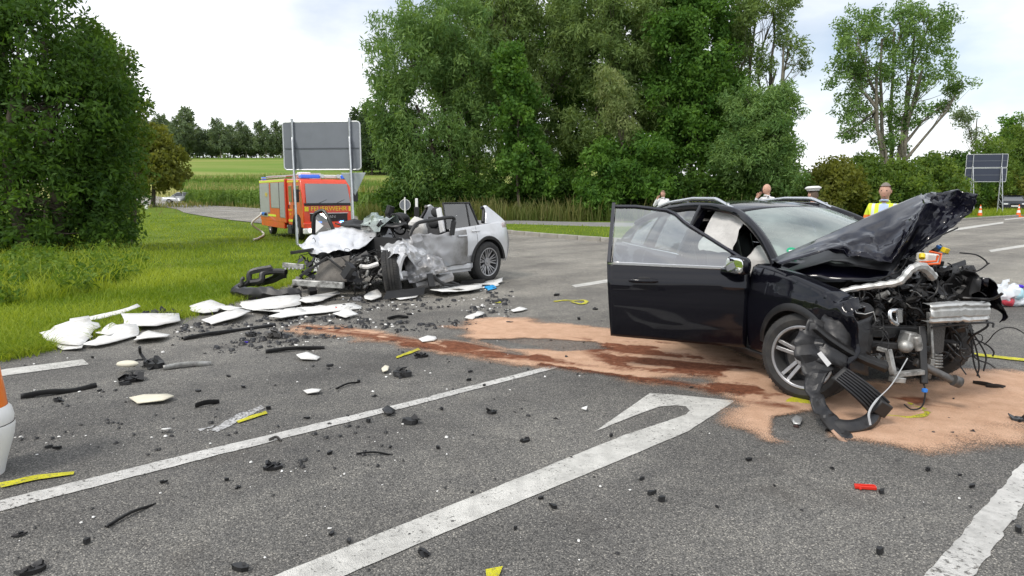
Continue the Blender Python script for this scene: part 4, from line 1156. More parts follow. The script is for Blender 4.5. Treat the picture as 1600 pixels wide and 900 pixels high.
def add_wheel(parent, loc, rz, Rt, Rr, wd, style, rx=0.0):
    """wheel standing in the xz plane, outer face towards -y"""
    w = MB()
    hw = wd / 2
    prof = [(Rr - .012, -hw * .88), (Rr + .02, -hw), ((Rt + Rr) / 2, -hw * 1.06), (Rt - .035, -hw * .98), (Rt - .012, -hw * .86), (Rt, -hw * .7), (Rt, -hw * .44), (Rt - .009, -hw * .42), (Rt - .009, -hw * .34), (Rt, -hw * .32),
            (Rt, -hw * .05), (Rt - .009, -hw * .03), (Rt - .009, hw * .05), (Rt, hw * .07), (Rt, hw * .34), (Rt - .009, hw * .36), (Rt - .009, hw * .44), (Rt, hw * .46), (Rt, hw * .7), (Rt - .012, hw * .86), (Rt - .035, hw * .98), ((Rt + Rr) / 2, hw * 1.06), (Rr + .02, hw), (Rr - .012, hw * .88)]
    w.lathe([(a, b) for a, b in prof], axis=(0, 1, 0), n=56)
    t = w.build('wheel', RUB, parent, smooth=40, loc=loc, rot=(rx, 0, rz))
    # sipes across the shoulders
    tb = MB()
    for k in range(56):
        a = 2 * math.pi * k / 56
        for s in (-1, 1):
            c = Vector((math.cos(a) * (Rt + .0005), s * hw * .60, math.sin(a) * (Rt + .0005)))
            tb.box(c, (0.007, hw * .42, 0.004), Matrix.Rotation(-a + math.pi / 2, 3, 'Y') @ Matrix.Rotation(0.25 * s, 3, 'Z'))
    tb.build('tread', INTER, t)
    r = MB()
    r.lathe([(Rr - .012, -hw * .86), (Rr + .006, -hw * .97), (Rr + .002, -hw * 1.02), (Rr - .018, -hw * .98), (Rr - .022, -hw * .7), (Rr - .03, hw * .8), (Rr - .012, hw * .88)], axis=(0, 1, 0), n=56)
    yo, yi = -hw * .82, -hw * .35
    def spoke(a0, a1, w0, w1, wdt=.03):
        p0 = Vector((math.cos(a0) * .045, 0, math.sin(a0) * .045)); p1 = Vector((math.cos(a1) * (Rr - .012), 0, math.sin(a1) * (Rr - .012)))
        d = (p1 - p0).normalized(); s = Vector((-d.z, 0, d.x))
        poly = [p0 - s * w0 / 2 + Vector((0, yo + .035, 0)), p1 - s * w1 / 2 + Vector((0, yo, 0)), p1 + s * w1 / 2 + Vector((0, yo, 0)), p0 + s * w0 / 2 + Vector((0, yo + .035, 0))]
        r.prism(poly, (0, 1, 0), wdt)
    if style == 'star':
        for k in range(5):
            a = 2 * math.pi * k / 5 + .31
            spoke(a - .34, a - .13, .030, .030); spoke(a + .34, a + .13, .030, .030)
    else:
        for k in range(5):
            a = 2 * math.pi * k / 5 + .2
            for s in (-1, 1):
                spoke(a + s * .24, a + s * .40, .026, .022, .025); spoke(a + s * .24, a + s * .13, .022, .020, .025)
    r.cyl((0, yo + .01, 0), (0, yo + .05, 0), .075, .08, 20)
    r.cyl((0, yo + .002, 0), (0, yo + .012, 0), .032, .034, 16)
    r.build('rim', RIM, t, smooth=35, bevel=.004)
    d = MB()
    d.lathe([(.02, -hw * .2), (Rr * .66, -hw * .2), (Rr * .66, -hw * .2 + .025), (.02, -hw * .2 + .025)], axis=(0, 1, 0), n=32, closed=True)
    d.build('brake_disc', STEEL, t, smooth=30)
    b = MB(); b.lathe([(.01, hw * .3), (Rr - .03, hw * .3), (Rr - .03, hw * .36), (.01, hw * .36)], axis=(0, 1, 0), n=24, closed=True)
    b.build('rim_barrel', RIM_D, t)
    return t

def clutter(parent, name, m, region, n, kinds=('tube', 'box', 'cyl'), size=(.03, .1), seed=1, world=True):
    """one named heap of small torn machine parts inside a box region ((x0,x1),(y0,y1),(z0,z1)) of local space"""
    rr = random.Random(seed)
    mb = MB()
    for _ in range(n):
        c = Vector([rr.uniform(*region[i]) for i in range(3)])
        s = rr.uniform(*size)
        k = rr.choice(kinds)
        e = Euler((rr.uniform(-1, 1), rr.uniform(-1, 1), rr.uniform(-3, 3))).to_matrix()
        if k == 'box': mb.box(c, (s * rr.uniform(.6, 2), s * rr.uniform(.4, 1.2), s * rr.uniform(.3, 1)), e)
        elif k == 'cyl':
            d = e @ Vector((s, 0, 0)); q = s * rr.uniform(.25, .6)
            mb.cyl(c - d, c + d, q, q * rr.uniform(.8, 1.1), 10); mb.cyl(c - d * .3, c - d * .2, q * 1.25, q * 1.25, 10)
        elif k == 'tube':
            pts = [c]
            d = e @ Vector((1, 0, 0))
            for _ in range(5):
                d = (d + Vector((rr.uniform(-.7, .7), rr.uniform(-.7, .7), rr.uniform(-.7, .5)))).normalized()
                pts.append(pts[-1] + d * s * .9)
            mb.tube(bez(pts, 14), s * rr.uniform(.09, .2), 6)
        elif k == 'wire':
            pts = [c]
            d = e @ Vector((1, 0, 0))
            for _ in range(6):
                d = (d + Vector((rr.uniform(-.9, .9), rr.uniform(-.9, .9), rr.uniform(-.9, .6)))).normalized()
                pts.append(pts[-1] + d * s)
            mb.tube(bez(pts, 20), rr.uniform(.003, .006), 5)
        elif k == 'shard':
            q = [c + e @ Vector((s * rr.uniform(.6, 1.4) * math.cos(a), s * rr.uniform(.5, 1.2) * math.sin(a), rr.uniform(-.2, .2) * s)) for a in sorted(rr.uniform(0, 6.28) for _ in range(6))]
            mb.prism(q, e @ Vector((0, 0, 1)), .004)
    o = mb.build(name, m, parent, smooth=35)
    o['kind'] = 'stuff'
    return o

# ------------------------------------------------------------------ the black car
CAR_F = Vector((0.242, -0.970, 0))
car = empty('black_car', (3.05, 5.485, 0), math.atan2(-0.954, 0.300), 'crashed black car with open front door, buckled hood and torn-off nose', 'car')
def hw_black(x, z):
    base = np.interp(z, [.18, .28, .45, .62, .74, .80, .90, .98, 1.08], [.80, .85, .885, .900, .897, .893, .872, .850, .80])
    plan = 1 - 0.10 * max(0, (x + 0.1) / 0.85) ** 2.0 if x > -0.1 else 1 - 0.12 * max(0, (-2.5 - x) / 1.0) ** 2
    arch = .012 * math.exp(-((x / .42) ** 2)) + .012 * math.exp(-(((x + 2.7) / .42) ** 2))
    return float(base) * plan + arch * (1 if z < .82 else .3)
def arch_low(x, sill, centers, ra, zc):
    z = sill
    for c in centers:
        if abs(x - c) < ra: z = max(z, zc + math.sqrt(ra * ra - (x - c) ** 2))
    return z
def side_panel(x0, x1, ztop, sill, hw, centers=(), ra=.37, zc=.335, sy=-1, nz=12, nx=40, extra=()):
    xs_ = sorted(set([x0 + (x1 - x0) * i / nx for i in range(nx + 1)] + [c + ra * math.sin(t) for c in centers for t in np.linspace(-1.57, 1.57, 25) if x0 < c + ra * math.sin(t) < x1]))
    P = []
    for x in xs_:
        lo_, hi_ = arch_low(x, sill, centers, ra, zc), ztop(x)
        P.append([Vector((x, sy * hw(x, lo_ + (hi_ - lo_) * j / nz), lo_ + (hi_ - lo_) * j / nz)) for j in range(nz + 1)])
    return P
belt = lambda x: 0.965 + 0.045 * (-.5 - x) / 2.2 if x < -.5 else 0.965
fend_top = lambda x: np.interp(x, [-.6, -.45, -.1, .3, .62], [.985, .985, .945, .865, .775])
for sy, nm in ((-1, 'right'), (1, 'left')):
    mb = MB()
    mb.grid(side_panel(-.60, .55 if sy < 0 else .30, fend_top, .24, hw_black, (0,), sy=sy))
    # the fender turns in over its top edge
    P = []
    for i in range(25):
        x = -.60 + (1.15 if sy < 0 else .9) * i / 24; z = float(fend_top(x)); y = hw_black(x, z)
        P.append([Vector((x, sy * y, z)), Vector((x, sy * (y - .045), z + .022)), Vector((x, sy * (y - .13), z + .028)), Vector((x, sy * (y - .16), z - .02))])
    mb.grid(P)
    if sy < 0:
        def dent(v):
            k = sstep(.15, .6, v.x)
            return v + Vector((0, float(k) * .05 * math.sin(v.z * 14), 0)) + crumple(v, .05 * float(k), 4.0, 2)
        mb.warp(dent)
    else:
        mb.warp(lambda v: v + crumple(v, .07 * float(sstep(-.5, .3, v.x)), 4, 5))
    f = mb.build('front_fender', P_BLACK, car, smooth=32, solid=.004)
    # black plastic arch lip
    mb = MB(); pts = []
    rows = []
    for t in np.linspace(-1.45, 1.50, 34):
        x = .37 * math.sin(t); z = .335 + .37 * math.cos(t)
        if sy > 0 and x > .2: continue
        row = []
        for dr, dy in ((0, -.05), (-.004, .012), (.03, .018), (.055, .004)):
            xx, zz = (.37 + dr) * math.sin(t), .335 + (.37 + dr) * math.cos(t)
            row.append(Vector((xx, sy * (hw_black(xx, max(.24, zz)) + dy), zz)))
        rows.append(row)
    mb.grid(rows); mb.build('arch_trim', PL_BLK, f, smooth=50)
    mb = MB(); mb.grid(side_panel(-2.50, -1.845, belt, .27, hw_black, (-2.7,), sy=sy)); rd = mb.build('rear_door', P_BLACK, car, smooth=40, solid=.004)
    mb = MB(); mb.box((-2.28, sy * .895, .80), (.20, .03, .03)); mb.build('door_handle', P_BLACK, rd, bevel=.01)
    mb = MB(); mb.grid(side_panel(-3.45, -2.506, lambda x: belt(x) + .02, .30, hw_black, (-2.7,), sy=sy)); mb.build('rear_quarter', P_BLACK, car, smooth=40, solid=.004)
    mb = MB()
    mb.grid([[Vector((x, sy * (hw_black(x, z) + .002 - .05 * (z < .2)), z)) for z in (.17, .2, .235, .262)] for x in np.linspace(-2.34, -.38, 20)])
    mb.build('sill', PL_BLK, car, smooth=40, solid=.006)
    if sy > 0:
        mb = MB(); mb.grid(side_panel(-1.84, -.607, belt, .27, hw_black, (), sy=sy)); mb.build('front_door', P_BLACK, car, smooth=40, solid=.004)
# greenhouse ---------------------------------------------------------------------------------------
roof_e = lambda x: float(np.interp(x, [-3.35, -3.0, -2.5, -2.0, -1.6, -1.25, -1.15], [1.23, 1.325, 1.43, 1.475, 1.475, 1.435, 1.405]))
roof_y = lambda x: float(np.interp(x, [-3.35, -2.8, -2.0, -1.4, -1.15], [.52, .565, .60, .60, .585]))
roof_c = lambda x: float(np.interp(x, [-3.35, -2.9, -2.4, -1.9, -1.5, -1.25, -1.12], [1.30, 1.415, 1.50, 1.535, 1.53, 1.495, 1.465]))
def roof_pt(x, t):
    e = roof_e(x); c = roof_c(x)
    return Vector((x - .02 * (1 - t * t) * 0, roof_y(x) * t, e + (c - e) * (1 - abs(t) ** 2.3)))
mb = MB(); mb.grid([[roof_pt(x - .09 * (t * t) * (x > -1.3), t) for t in np.linspace(-1, 1, 15)] for x in np.linspace(-3.35, -1.12, 26)])
roof = mb.build('roof', P_BLACK, car, smooth=50, solid=.008)
def gh(x, t, sy):                                       # the side glass surface: t=0 belt, t=1 roof edge
    y0, z0 = hw_black(x, belt(x)) - .015, belt(x)
    y1, z1 = roof_y(x), roof_e(x)
    b = .025 * math.sin(math.pi * t)
    return Vector((x, sy * (y0 + (y1 - y0) * t + b), z0 + (z1 - z0) * t))
def cowl(t): return Vector((-.40 + .20 * (1 - t * t) - .02, .735 * t, 1.015 + .035 * (1 - t * t)))
def header(t): return Vector((-1.21 + .09 * (1 - t * t), .575 * t, roof_e(-1.2) + .055 * (1 - abs(t) ** 2.3) + .002))
def ws(u, t): return cowl(t).lerp(header(t), u) + Vector((.03, 0, .045)) * math.sin(math.pi * u)
mb = MB(); mb.grid([[ws(u, t) for t in np.linspace(-1, 1, 17)] for u in np.linspace(0, 1, 10)])
mb.build('windscreen', G_CRACK, car, smooth=60)
mb = MB()
c = ws(.17, -.80); n_ = (ws(.19, -.80) - ws(.15, -.80)).cross(ws(.17, -.76) - ws(.17, -.84)).normalized()
e1 = (ws(.1, -.80) - ws(.1, -.92)).normalized(); e2 = n_.cross(e1)
if n_.x < 0: n_ = -n_
mb.prism([c + n_ * .004 + (e1 * math.cos(a) + e2 * math.sin(a)) * .042 for a in np.linspace(0, 6.28, 21)[:-1]], n_, .001)
mb.build('emission_sticker', mat('green_sticker', (0.0, 0.33, 0.16), .5), car)
mb = MB(); mb.box(c + n_ * .0065, (.001, .05, .014), Matrix((n_, e1, e2)).transposed()); mb.build('sticker_number_field', mat('sticker_white', (.8, .8, .8), .5), car)
for sy in (-1, 1):
    mb = MB()                                                            # A-pillar to roof frame to the tail
    pts = [cowl(sy * 1.02), ws(.35, sy * 1.02), ws(.7, sy * 1.02), header(sy * 1.02)] + [Vector((x, sy * (roof_y(x) + .012), roof_e(x))) for x in np.linspace(-1.4, -3.3, 12)]
    mb.tube(bez(pts, 50), [.042] * 51, 8); mb.build('roof_frame', P_BLACK, car, smooth=60)
    mb = MB(); mb.bar(gh(-1.79, -.02, sy), gh(-1.76, 1, sy), .10, .05, Vector((1, 0, 0))); mb.build('centre_pillar', INTER if sy > 0 else P_BLACK, car, bevel=.01)
    mb = MB()
    for k, (a, b) in enumerate(((-2.62, -2.36), (-3.36, -3.0))):
        mb.grid([[gh(x, t, sy) for t in np.linspace(0, 1, 5)] for x in np.linspace(a, b, 5)])
    mb.build('rear_pillar', P_BLACK, car, smooth=50, solid=.02)
    mb = MB(); mb.grid([[gh(x, t, sy * .995) for t in np.linspace(0.02, .97, 6)] for x in np.linspace(-2.36, -1.84, 8)]); mb.build('rear_side_window', G_SIDE, car, smooth=60)
    mb = MB(); mb.grid([[gh(x, t, sy * .995) for t in np.linspace(0.02, .95, 6)] for x in np.linspace(-3.0, -2.62, 6)]); mb.build('quarter_window', G_SIDE, car, smooth=60)
    if sy > 0:
        mb = MB(); mb.grid([[gh(x, t * min(1, .08 + ( -.52 - x) / .72), sy * .995) for t in np.linspace(0.02, .97, 6)] for x in np.linspace(-1.67, -.55, 10)]); mb.build('front_side_window', G_SIDE, car, smooth=60)
    # satin roof rail standing on two feet
    mb = MB(); rp = []
    for i in range(31):
        x = -1.30 - 1.75 * i / 30; s = i / 30
        lift = .048 * min(1, math.sin(math.pi * min(max(s, .0), 1)) * 2.2)
        rp.append(Vector((x, sy * (roof_y(x) - .02), roof_e(x) + .025 + lift)))
    mb.tube(rp, [.012 + .010 * min(1, 6 * min(i, 30 - i) / 30) for i in range(31)], 8); mb.build('roof_rail', CHROME, car, smooth=60)
    for x in (-1.42, -2.15, -2.9):
        mb = MB(); mb.box((x, sy * (roof_y(x) - .02), roof_e(x) + .03), (.10, .022, .06)); mb.build('rail_foot', CHROME, car, bevel=.006)
    # chrome waist strip
    mb = MB(); mb.tube([gh(x, -.01, sy * 1.012) for x in np.linspace(-3.2, -1.75, 12)], .010, 6); mb.build('waist_strip', CHROME, car, smooth=60)
mb = MB()                                                                # tailgate, rear bumper, rear screen
mb.grid([[Vector((-3.36 - .16 * u + .16 * (t * t), (.52 + .28 * u) * t, 1.26 - .30 * u)) for t in np.linspace(-1, 1, 9)] for u in np.linspace(0, 1, 5)]); mb.build('rear_screen', G_SIDE, car, smooth=60)
mb = MB(); mb.grid([[Vector((-3.52 - .05 * math.sin(math.pi * u) + .14 * t ** 4, hw_black(-3.4, .98 - .70 * u) * t, .98 - .70 * u)) for t in np.linspace(-1, 1, 13)] for u in np.linspace(0, 1, 9)]); mb.build('tailgate', P_BLACK, car, smooth=50)
# cabin ---------------------------------------------------------------------------------------------
mb = MB(); mb.box((-1.75, 0, .30), (3.2, 1.60, .08)); mb.box((-.48, 0, .62), (.10, 1.56, .72)); mb.build('floor_pan', INTER, car)
mb = MB(); mb.grid([[Vector((-.55 - .35 * u, 1.5 * (v - .5), .98 + .03 * math.sin(3 * u) - .28 * u * u + .02 * math.sin(9 * v))) for v in np.linspace(0, 1, 9)] for u in np.linspace(0, 1, 6)]); mb.build('dashboard', mat('dashboard', (.045, .045, .047), .6), car, smooth=50, solid=.02)
def seat(x, y, sc=1.0):
    mb = MB()
    mb.ball((x, y, .58), (.27, .25, .11), 14, 8)
    rows = []
    for i in range(9):
        t = i / 8; w_ = .24 - .05 * t
        rows.append([Vector((x - .24 - .16 * t + .05 * math.cos(a), y + w_ * math.sin(a), .58 + .58 * t)) if False else Vector((x - .22 - .17 * t + .07 * math.cos(a), y + w_ * math.sin(a), .58 + .56 * t)) for a in np.linspace(0, 2 * math.pi, 15)])
    mb.grid(rows)
    mb.ball((x - .41, y, 1.22), (.055, .135, .09), 12, 8)
    return mb.build('seat', mat('seat_leather', (.03, .03, .032), .55), car, smooth=60)
for y in (-.38, .38): seat(-1.35, y)
seat(-2.2, -.40); seat(-2.2, .40)
mb = MB(); mb.ball((-1.0, -.36, .93), (.20, .25, .20), 16, 10); mb.warp(lambda v: v + crumple(v, .05, 7)); mb.build('airbag', AIRBAG, car, smooth=45)
mb = MB(); mb.ball((-1.05, .36, .92), (.16, .22, .20), 16, 10); mb.warp(lambda v: v + crumple(v, .05, 7, 3)); mb.build('airbag', AIRBAG, car, smooth=45)
mb = MB(); rows = []                                                      # curtain bag hanging inside the side windows
for sy in (-1, 1):
    rows = [[gh(x, t, sy) * 1 - Vector((0, sy * (.09 + .05 * math.sin(9 * x) * (1 - t)), 0)) + crumple(Vector((x, t, sy)), .03, 5) for t in np.linspace(.15, .95, 7)] for x in np.linspace(-1.62, -.95 if sy > 0 else -1.15, 12)]
    mb = MB(); mb.grid(rows); mb.build('curtain_airbag', AIRBAG, car, smooth=60)
mb = MB(); pts = [Vector((-.92, .36 + .18 * math.cos(a), .93 + .16 * math.sin(a))) + Vector((.07 * math.sin(a), 0, 0)) for a in np.linspace(0, 6.283, 25)[:-1]]
mb.tube(pts, .017, 8, closed=True); mb.bar((-.92, .2, .93), (-.92, .52, .93), .05, .03); mb.build('steering_wheel', INTER, car, smooth=50)
# open front door ----------------------------------------------------------------------------------
hinge = Vector((-.60, -.862, 0))
D0 = 0.0
def dl(x, z, out=0.0): return Vector((x - hinge.x, -hw_black(x, z) - out - hinge.y, z))
mb = MB(); P = []
for x in np.linspace(-1.83, -.612, 26):
    P.append([dl(x + .035 * math.sin((z - .27) / .7 * math.pi) * (x < -1.6) * 0 + (.05 * (1 - (z - .27) / .7) if x < -1.78 else 0), z) for z in np.linspace(.275 + .055 * (-.61 - x) / 1.2, belt(x), 22)])
# a sharp feature line: everything above z=.79 steps out a little
P = [[v + Vector((0, -.013 * float(sstep(.775, .80, v.z)) * (1 - float(sstep(.84, .92, v.z))), 0)) for v in row] for row in P]
mb.grid(P)
DOOR_A = R(60)
door = mb.build('front_door', P_BLACK, car, smooth=28, solid=.05, loc=hinge, rot=(0, 0, DOOR_A))
def dgh(x, t, out=0.0):
    v = gh(x, t, -1); return Vector((v.x - hinge.x, v.y - out - hinge.y, v.z))
tt = lambda x: min(1.0, .05 + (-.60 - x) / .72)
fr = [dgh(x, tt(x)) for x in np.linspace(-.62, -1.32, 10)] + [dgh(x, 1.0) for x in np.linspace(-1.4, -1.795, 5)]
fr = [v + Vector((0, 0, .012)) for v in fr]
mb = MB(); mb.tube(fr, .018, 6); mb.bar(fr[-1] + Vector((.0, 0, .015)), dgh(-1.815, -.02), .10, .03, Vector((1, 0, 0)))
mb.build('window_frame', mat('door_frame_gloss', (.012, .012, .02), .1, coat=1), door, smooth=50)
mb = MB(); mb.grid([[dgh(x, t * tt(x)) for t in np.linspace(-.05, 1, 8)] for x in np.linspace(-1.78, -.76, 14)]); mb.build('window_glass', G_FRONT, door, smooth=60)
mb = MB(); mb.prism([dgh(-.62, 0, .004), dgh(-.77, 0, .004), dgh(-.77, tt(-.77), .004), dgh(-.62, tt(-.62), .004)], (0, 1, 0), .02); mb.build('mirror_triangle', PL_BLK, door)
mb = MB(); rows = [[dgh(x, 0, .016) + Vector((0, 0, dz)) for dz in (-.018, -.012, .006, .010)] for x in np.linspace(-1.825, -.64, 12)]; mb.grid(rows); mb.build('waist_strip', CHROME, door, smooth=40, solid=.006)
mb = MB(); hx = [dl(x, .845, .022 + .022 * math.sin(math.pi * (x + 1.63) / .25)) for x in np.linspace(-1.63, -1.38, 9)]; mb.tube(hx, [.012] + [.019] * 7 + [.012], 8); mb.build('handle', P_BLACK, door, smooth=60)
mb = MB(); mb.ball(dl(-1.50, .845, .0), (.085, .012, .034), 16, 8); mb.build('handle_recess', INTER, door, smooth=60)
# mirror
mc = dl(-.74, 1.005, .15)
mb = MB(); mb.ball((.02, 0, 0), (.075, .120, .080), 18, 12); sq_ = lambda t, r: math.copysign(abs(t / r) ** .62, t) * r
mb.v = [(max(v[0], -.02), sq_(v[1], .12), sq_(v[2], .08)) for v in mb.v]
mir = mb.build('mirror', P_BLACK, door, smooth=40, loc=mc, rot=(0, 0, R(38)))
mb = MB(); mb.ball((-.024, 0, 0), (.004, .104, .066), 20, 8); mb.v = [(v[0], sq_(v[1], .104), sq_(v[2], .066)) for v in mb.v]; mb.build('mirror_glass', mat('mirror', (.9, .9, .9), .02, 1.0), mir, smooth=60)
mb = MB(); mb.bar((.03, .05, -.05), (.02, .16, -.06), .10, .04); mb.build('mirror_foot', P_BLACK, mir, bevel=.01)
mb = MB(); mb.grid([[v + Vector((0, .085, 0)) for v in row[1::3]] for row in P[::3]]); mb.build('door_lining', INTER, door, smooth=50)
# wheels --------------------------------------------------------------------------------------------
add_wheel(car, (0.02, -.765, .345), R(24), .345, .245, .225, 'star')
add_wheel(car, (-2.70, -.79, .345), 0, .345, .245, .225, 'star')
add_wheel(car, (-2.70, .79, .345), math.pi, .345, .245, .225, 'star')
add_wheel(car, (-.22, .70, .345), math.pi + R(25), .345, .245, .225, 'star', rx=R(7))
for sy in (-1, 1):
    mb = MB(); mb.grid([[Vector((.40 * math.sin(t), sy * y, .335 + .40 * math.cos(t))) for y in (.50, .64, .78, .87)] for t in np.linspace(-1.7, 1.2 if sy < 0 else .4, 20)]); mb.build('wheel_well', INTER, car, smooth=50)
    mb = MB(); mb.grid([[Vector((-2.7 + .38 * math.sin(t), sy * y, .335 + .38 * math.cos(t))) for y in (.50, .64, .78, .87)] for t in np.linspace(-1.6, 1.6, 16)]); mb.build('wheel_well', INTER, car, smooth=50)
# buckled hood ---------------------------------------------------------------------------------------
HPX = [[(1205, 405, 5.67), (1262, 380, 5.70), (1320, 354, 5.74), (1380, 328, 5.78), (1440, 303, 5.80)],
       [(1208, 407, 5.62), (1272, 381, 5.58), (1328, 362, 5.56), (1386, 342, 5.60), (1443, 310, 5.64)],
       [(1212, 409, 5.55), (1286, 384, 5.42), (1338, 374, 5.38), (1392, 360, 5.40), (1444, 318, 5.46)],
       [(1215, 411, 5.50), (1294, 386, 5.32), (1345, 390, 5.22), (1396, 383, 5.22), (1440, 330, 5.32)],
       [(1218, 413, 5.48), (1300, 388, 5.27), (1350, 403, 5.14), (1393, 408, 5.12), (1428, 352, 5.22)]]
_ci = world_matrix(car).inverted()
HC = [[tuple(_ci @ W(*p)) for p in r] for r in HPX]
FPX_ = [[(1440, 302, 5.80), (1444, 318, 5.46), (1428, 353, 5.22), (1395, 408, 5.12)], [(1466, 298, 5.78), (1466, 320, 5.62), (1442, 356, 5.46), (1408, 402, 5.30)], [(1500, 296, 5.60), (1498, 322, 5.62), (1468, 356, 5.50), (1424, 398, 5.36)], [(1531, 300, 5.42), (1521, 326, 5.45), (1490, 352, 5.40), (1440, 393, 5.32)]]
FC = [[tuple(_ci @ W(*p)) for p in r] for r in FPX_]
def bil(C, u, v):
    n, m_ = len(C) - 1, len(C[0]) - 1
    i = min(int(u * n), n - 1); j = min(int(v * m_), m_ - 1); a, b = u * n - i, v * m_ - j
    a2, b2 = a, b
    p = [Vector(C[i][j]), Vector(C[i + 1][j]), Vector(C[i][j + 1]), Vector(C[i + 1][j + 1])]
    return p[0].lerp(p[1], a2).lerp(p[2].lerp(p[3], a2), b2)
random.seed(5)
def hood_pt(u, v, amp=1.0, seed=0):
    p = bil(HC, u, v)
    k = float(sstep(.15, .75, u)) * float(sstep(.08, .4, v)) * amp
    # folded facets: blocky cells give flat faces meeting at creases
    q = Vector((u * 3.2 + seed, v * 5.2, seed))
    f = (noise.voronoi(q, distance_metric='DISTANCE')[0][1] - noise.voronoi(q, distance_metric='DISTANCE')[0][0]) - .35
    g_ = noise.noise(q * 1.3)
    return p + Vector((.7, -.2, .8)) * (f * .10 + g_ * .045) * k + crumple(p, .015 * k, 9, seed)
mb = MB(); mb.grid([[hood_pt(u, v) for v in np.linspace(0, 1, 46)] for u in np.linspace(0, 1, 34)])
hood = mb.build('hood', P_CRUMP, car, smooth=24, solid=.004)
mb = MB(); mb.grid([[hood_pt(u, v, .3, 0) + Vector((-.02, .05, -.09 - .03 * math.sin(math.pi * u) * math.sin(math.pi * v))) for v in np.linspace(.04, .98, 20)] for u in np.linspace(.05, .97, 18)])
mb.build('hood_inner_panel', mat('black_inner_panel', (.012, .012, .015), .35, dirt=(.06, .058, .055), dirt_amt=.3), hood, smooth=30)
mb = MB(); mb.grid([[bil(FC, u, v) + Vector((.6, -.4, .4)) * facet(u * 2.6, v * 3.4, 4.2) * .11 * min(1, .3 + 2 * u) + crumple(Vector((u, v, 5)), .012, 6) for v in np.linspace(0, 1, 40)] for u in np.linspace(0, 1, 32)])
mb.build('hood_front_fold', P_CRUMP, hood, smooth=28, solid=.004)
mb = MB(); pts = [Vector((-.42, -.76, 1.0)), Vector((-.2, -.62, .985)), Vector((.05, -.4, .98)), Vector((.2, -.15, 1.0))]
mb.grid([[p + Vector((0, 0, .07 * t)) + Vector((-.05, .10, 0)) * t + crumple(p, .02, 5) for t in np.linspace(-.6, 1, 5)] for p in bez(pts, 16)]); mb.build('hood_edge_fold', P_CRUMP, hood, smooth=30, solid=.003)
mb = MB()                                                                # scuttle tray under the glass
mb.grid([[Vector((-.44 + .25 * u + .16 * (1 - t * t), .74 * t, 1.0 - .10 * u)) for t in np.linspace(-1, 1, 11)] for u in np.linspace(0, 1, 4)]); mb.build('scuttle', PL_BLK, car, smooth=40)
# torn nose -----------------------------------------------------------------------------------------
def CW(px, py, Y): return W(px, py, Y)
def cpart(name, m, fn, smooth=40, bevel=0.0, solid=0.0):
    mb = MB(); fn(mb); return mb.build(name, m, car, smooth=smooth, bevel=bevel, world=True, solid=solid)
clutter(car, 'engine_block', mat('engine_dark', (.020, .020, .021), .5, .3, dirt=(.10, .095, .09), dirt_amt=.4), ((-.25, .28), (-.40, .38), (.42, .90)), 64, ('cyl', 'cyl', 'box'), (.04, .10), 3)
clutter(car, 'hoses', PL_BLK, ((-.15, .42), (-.50, .50), (.42, .90)), 46, ('tube',), (.03, .075), 4)
clutter(car, 'wiring_loom', INTER, ((-.1, .45), (-.55, .60), (.40, .95)), 60, ('wire',), (.03, .07), 5)
clutter(car, 'broken_brackets', ALUW, ((.0, .45), (-.45, .45), (.35, .90)), 20, ('box', 'tube', 'cyl'), (.016, .045), 6)
clutter(car, 'broken_plastic', PL_BLK2, ((.0, .42), (-.55, .50), (.30, .95)), 90, ('shard', 'tube', 'shard'), (.02, .07), 7)
clutter(car, 'torn_side_plastic', PL_BLK, ((-.25, .22), (.36, .58), (.55, 1.05)), 80, ('shard', 'shard', 'box'), (.025, .07), 8)
clutter(car, 'strut_tower_plastic', PL_BLK, ((-.35, .05), (.20, .60), (.88, 1.18)), 54, ('shard', 'shard', 'box'), (.03, .07), 21)
clutter(car, 'loose_wires', INTER, ((-.10, .20), (.48, .62), (.45, 1.0)), 14, ('wire',), (.03, .05), 9)
cpart('radiator_support', ALU, lambda b: b.tube(bez([CW(1296, 462, 5.15), CW(1330, 452, 5.10), CW(1372, 446, 5.05), CW(1405, 440, 5.0), CW(1424, 421, 4.98), CW(1441, 417, 5.0), CW(1457, 432, 5.08)], 40), [.020 + .018 * (i / 40) + .004 * math.sin(i * 1.9) for i in range(41)], 8))
def beam(b):
    A, B = CW(1452, 491, 4.86), CW(1546, 487, 5.06)
    rows = []
    for i in range(15):
        t = i / 14; p = A.lerp(B, t) + Vector((0, -.05 * math.sin(math.pi * t), .012 * math.sin(3 * t)))
        h = .060 + .010 * math.sin(2.2 * t + .6)
        rows.append([p + Vector((0, dy, dz * h)) + crumple(p, .012, 8) for dy, dz in ((.09, 1), (0, 1.0), (-.015, .8), (-.004, .5), (-.02, .3), (-.02, -.3), (-.004, -.5), (-.015, -.8), (0, -1), (.09, -1))])
    b.grid(rows)
cpart('crash_beam', ALU, beam, 25, solid=.004)
cpart('crash_beam_edge', PL_BLK, lambda b: b.tube(bez([CW(1455, 512, 4.9), CW(1500, 507, 4.95), CW(1548, 504, 5.05), CW(1552, 512, 5.05)], 14), .008, 6))
cpart('upright_bracket', ALUW, lambda b: (b.bar(CW(1452, 488, 5.03), CW(1456, 560, 5.0), .045, .02), b.bar(CW(1456, 560, 5.0), CW(1449, 590, 5.02), .05, .03)), bevel=.004)
cpart('coolant_tank', mat('tank_white', (.75, .74, .68), .4), lambda b: b.box(CW(1449, 404, 5.32), (.15, .10, .085), (0, .1, .4)), bevel=.015)
cpart('tank_frame', ORANGE_PL, lambda b: b.tube([CW(1453, 393, 5.2), CW(1471, 397, 5.22), CW(1468, 412, 5.2), CW(1437, 414, 5.18), CW(1437, 410, 5.18), CW(1463, 408, 5.2), CW(1466, 399, 5.2)], .009, 6))
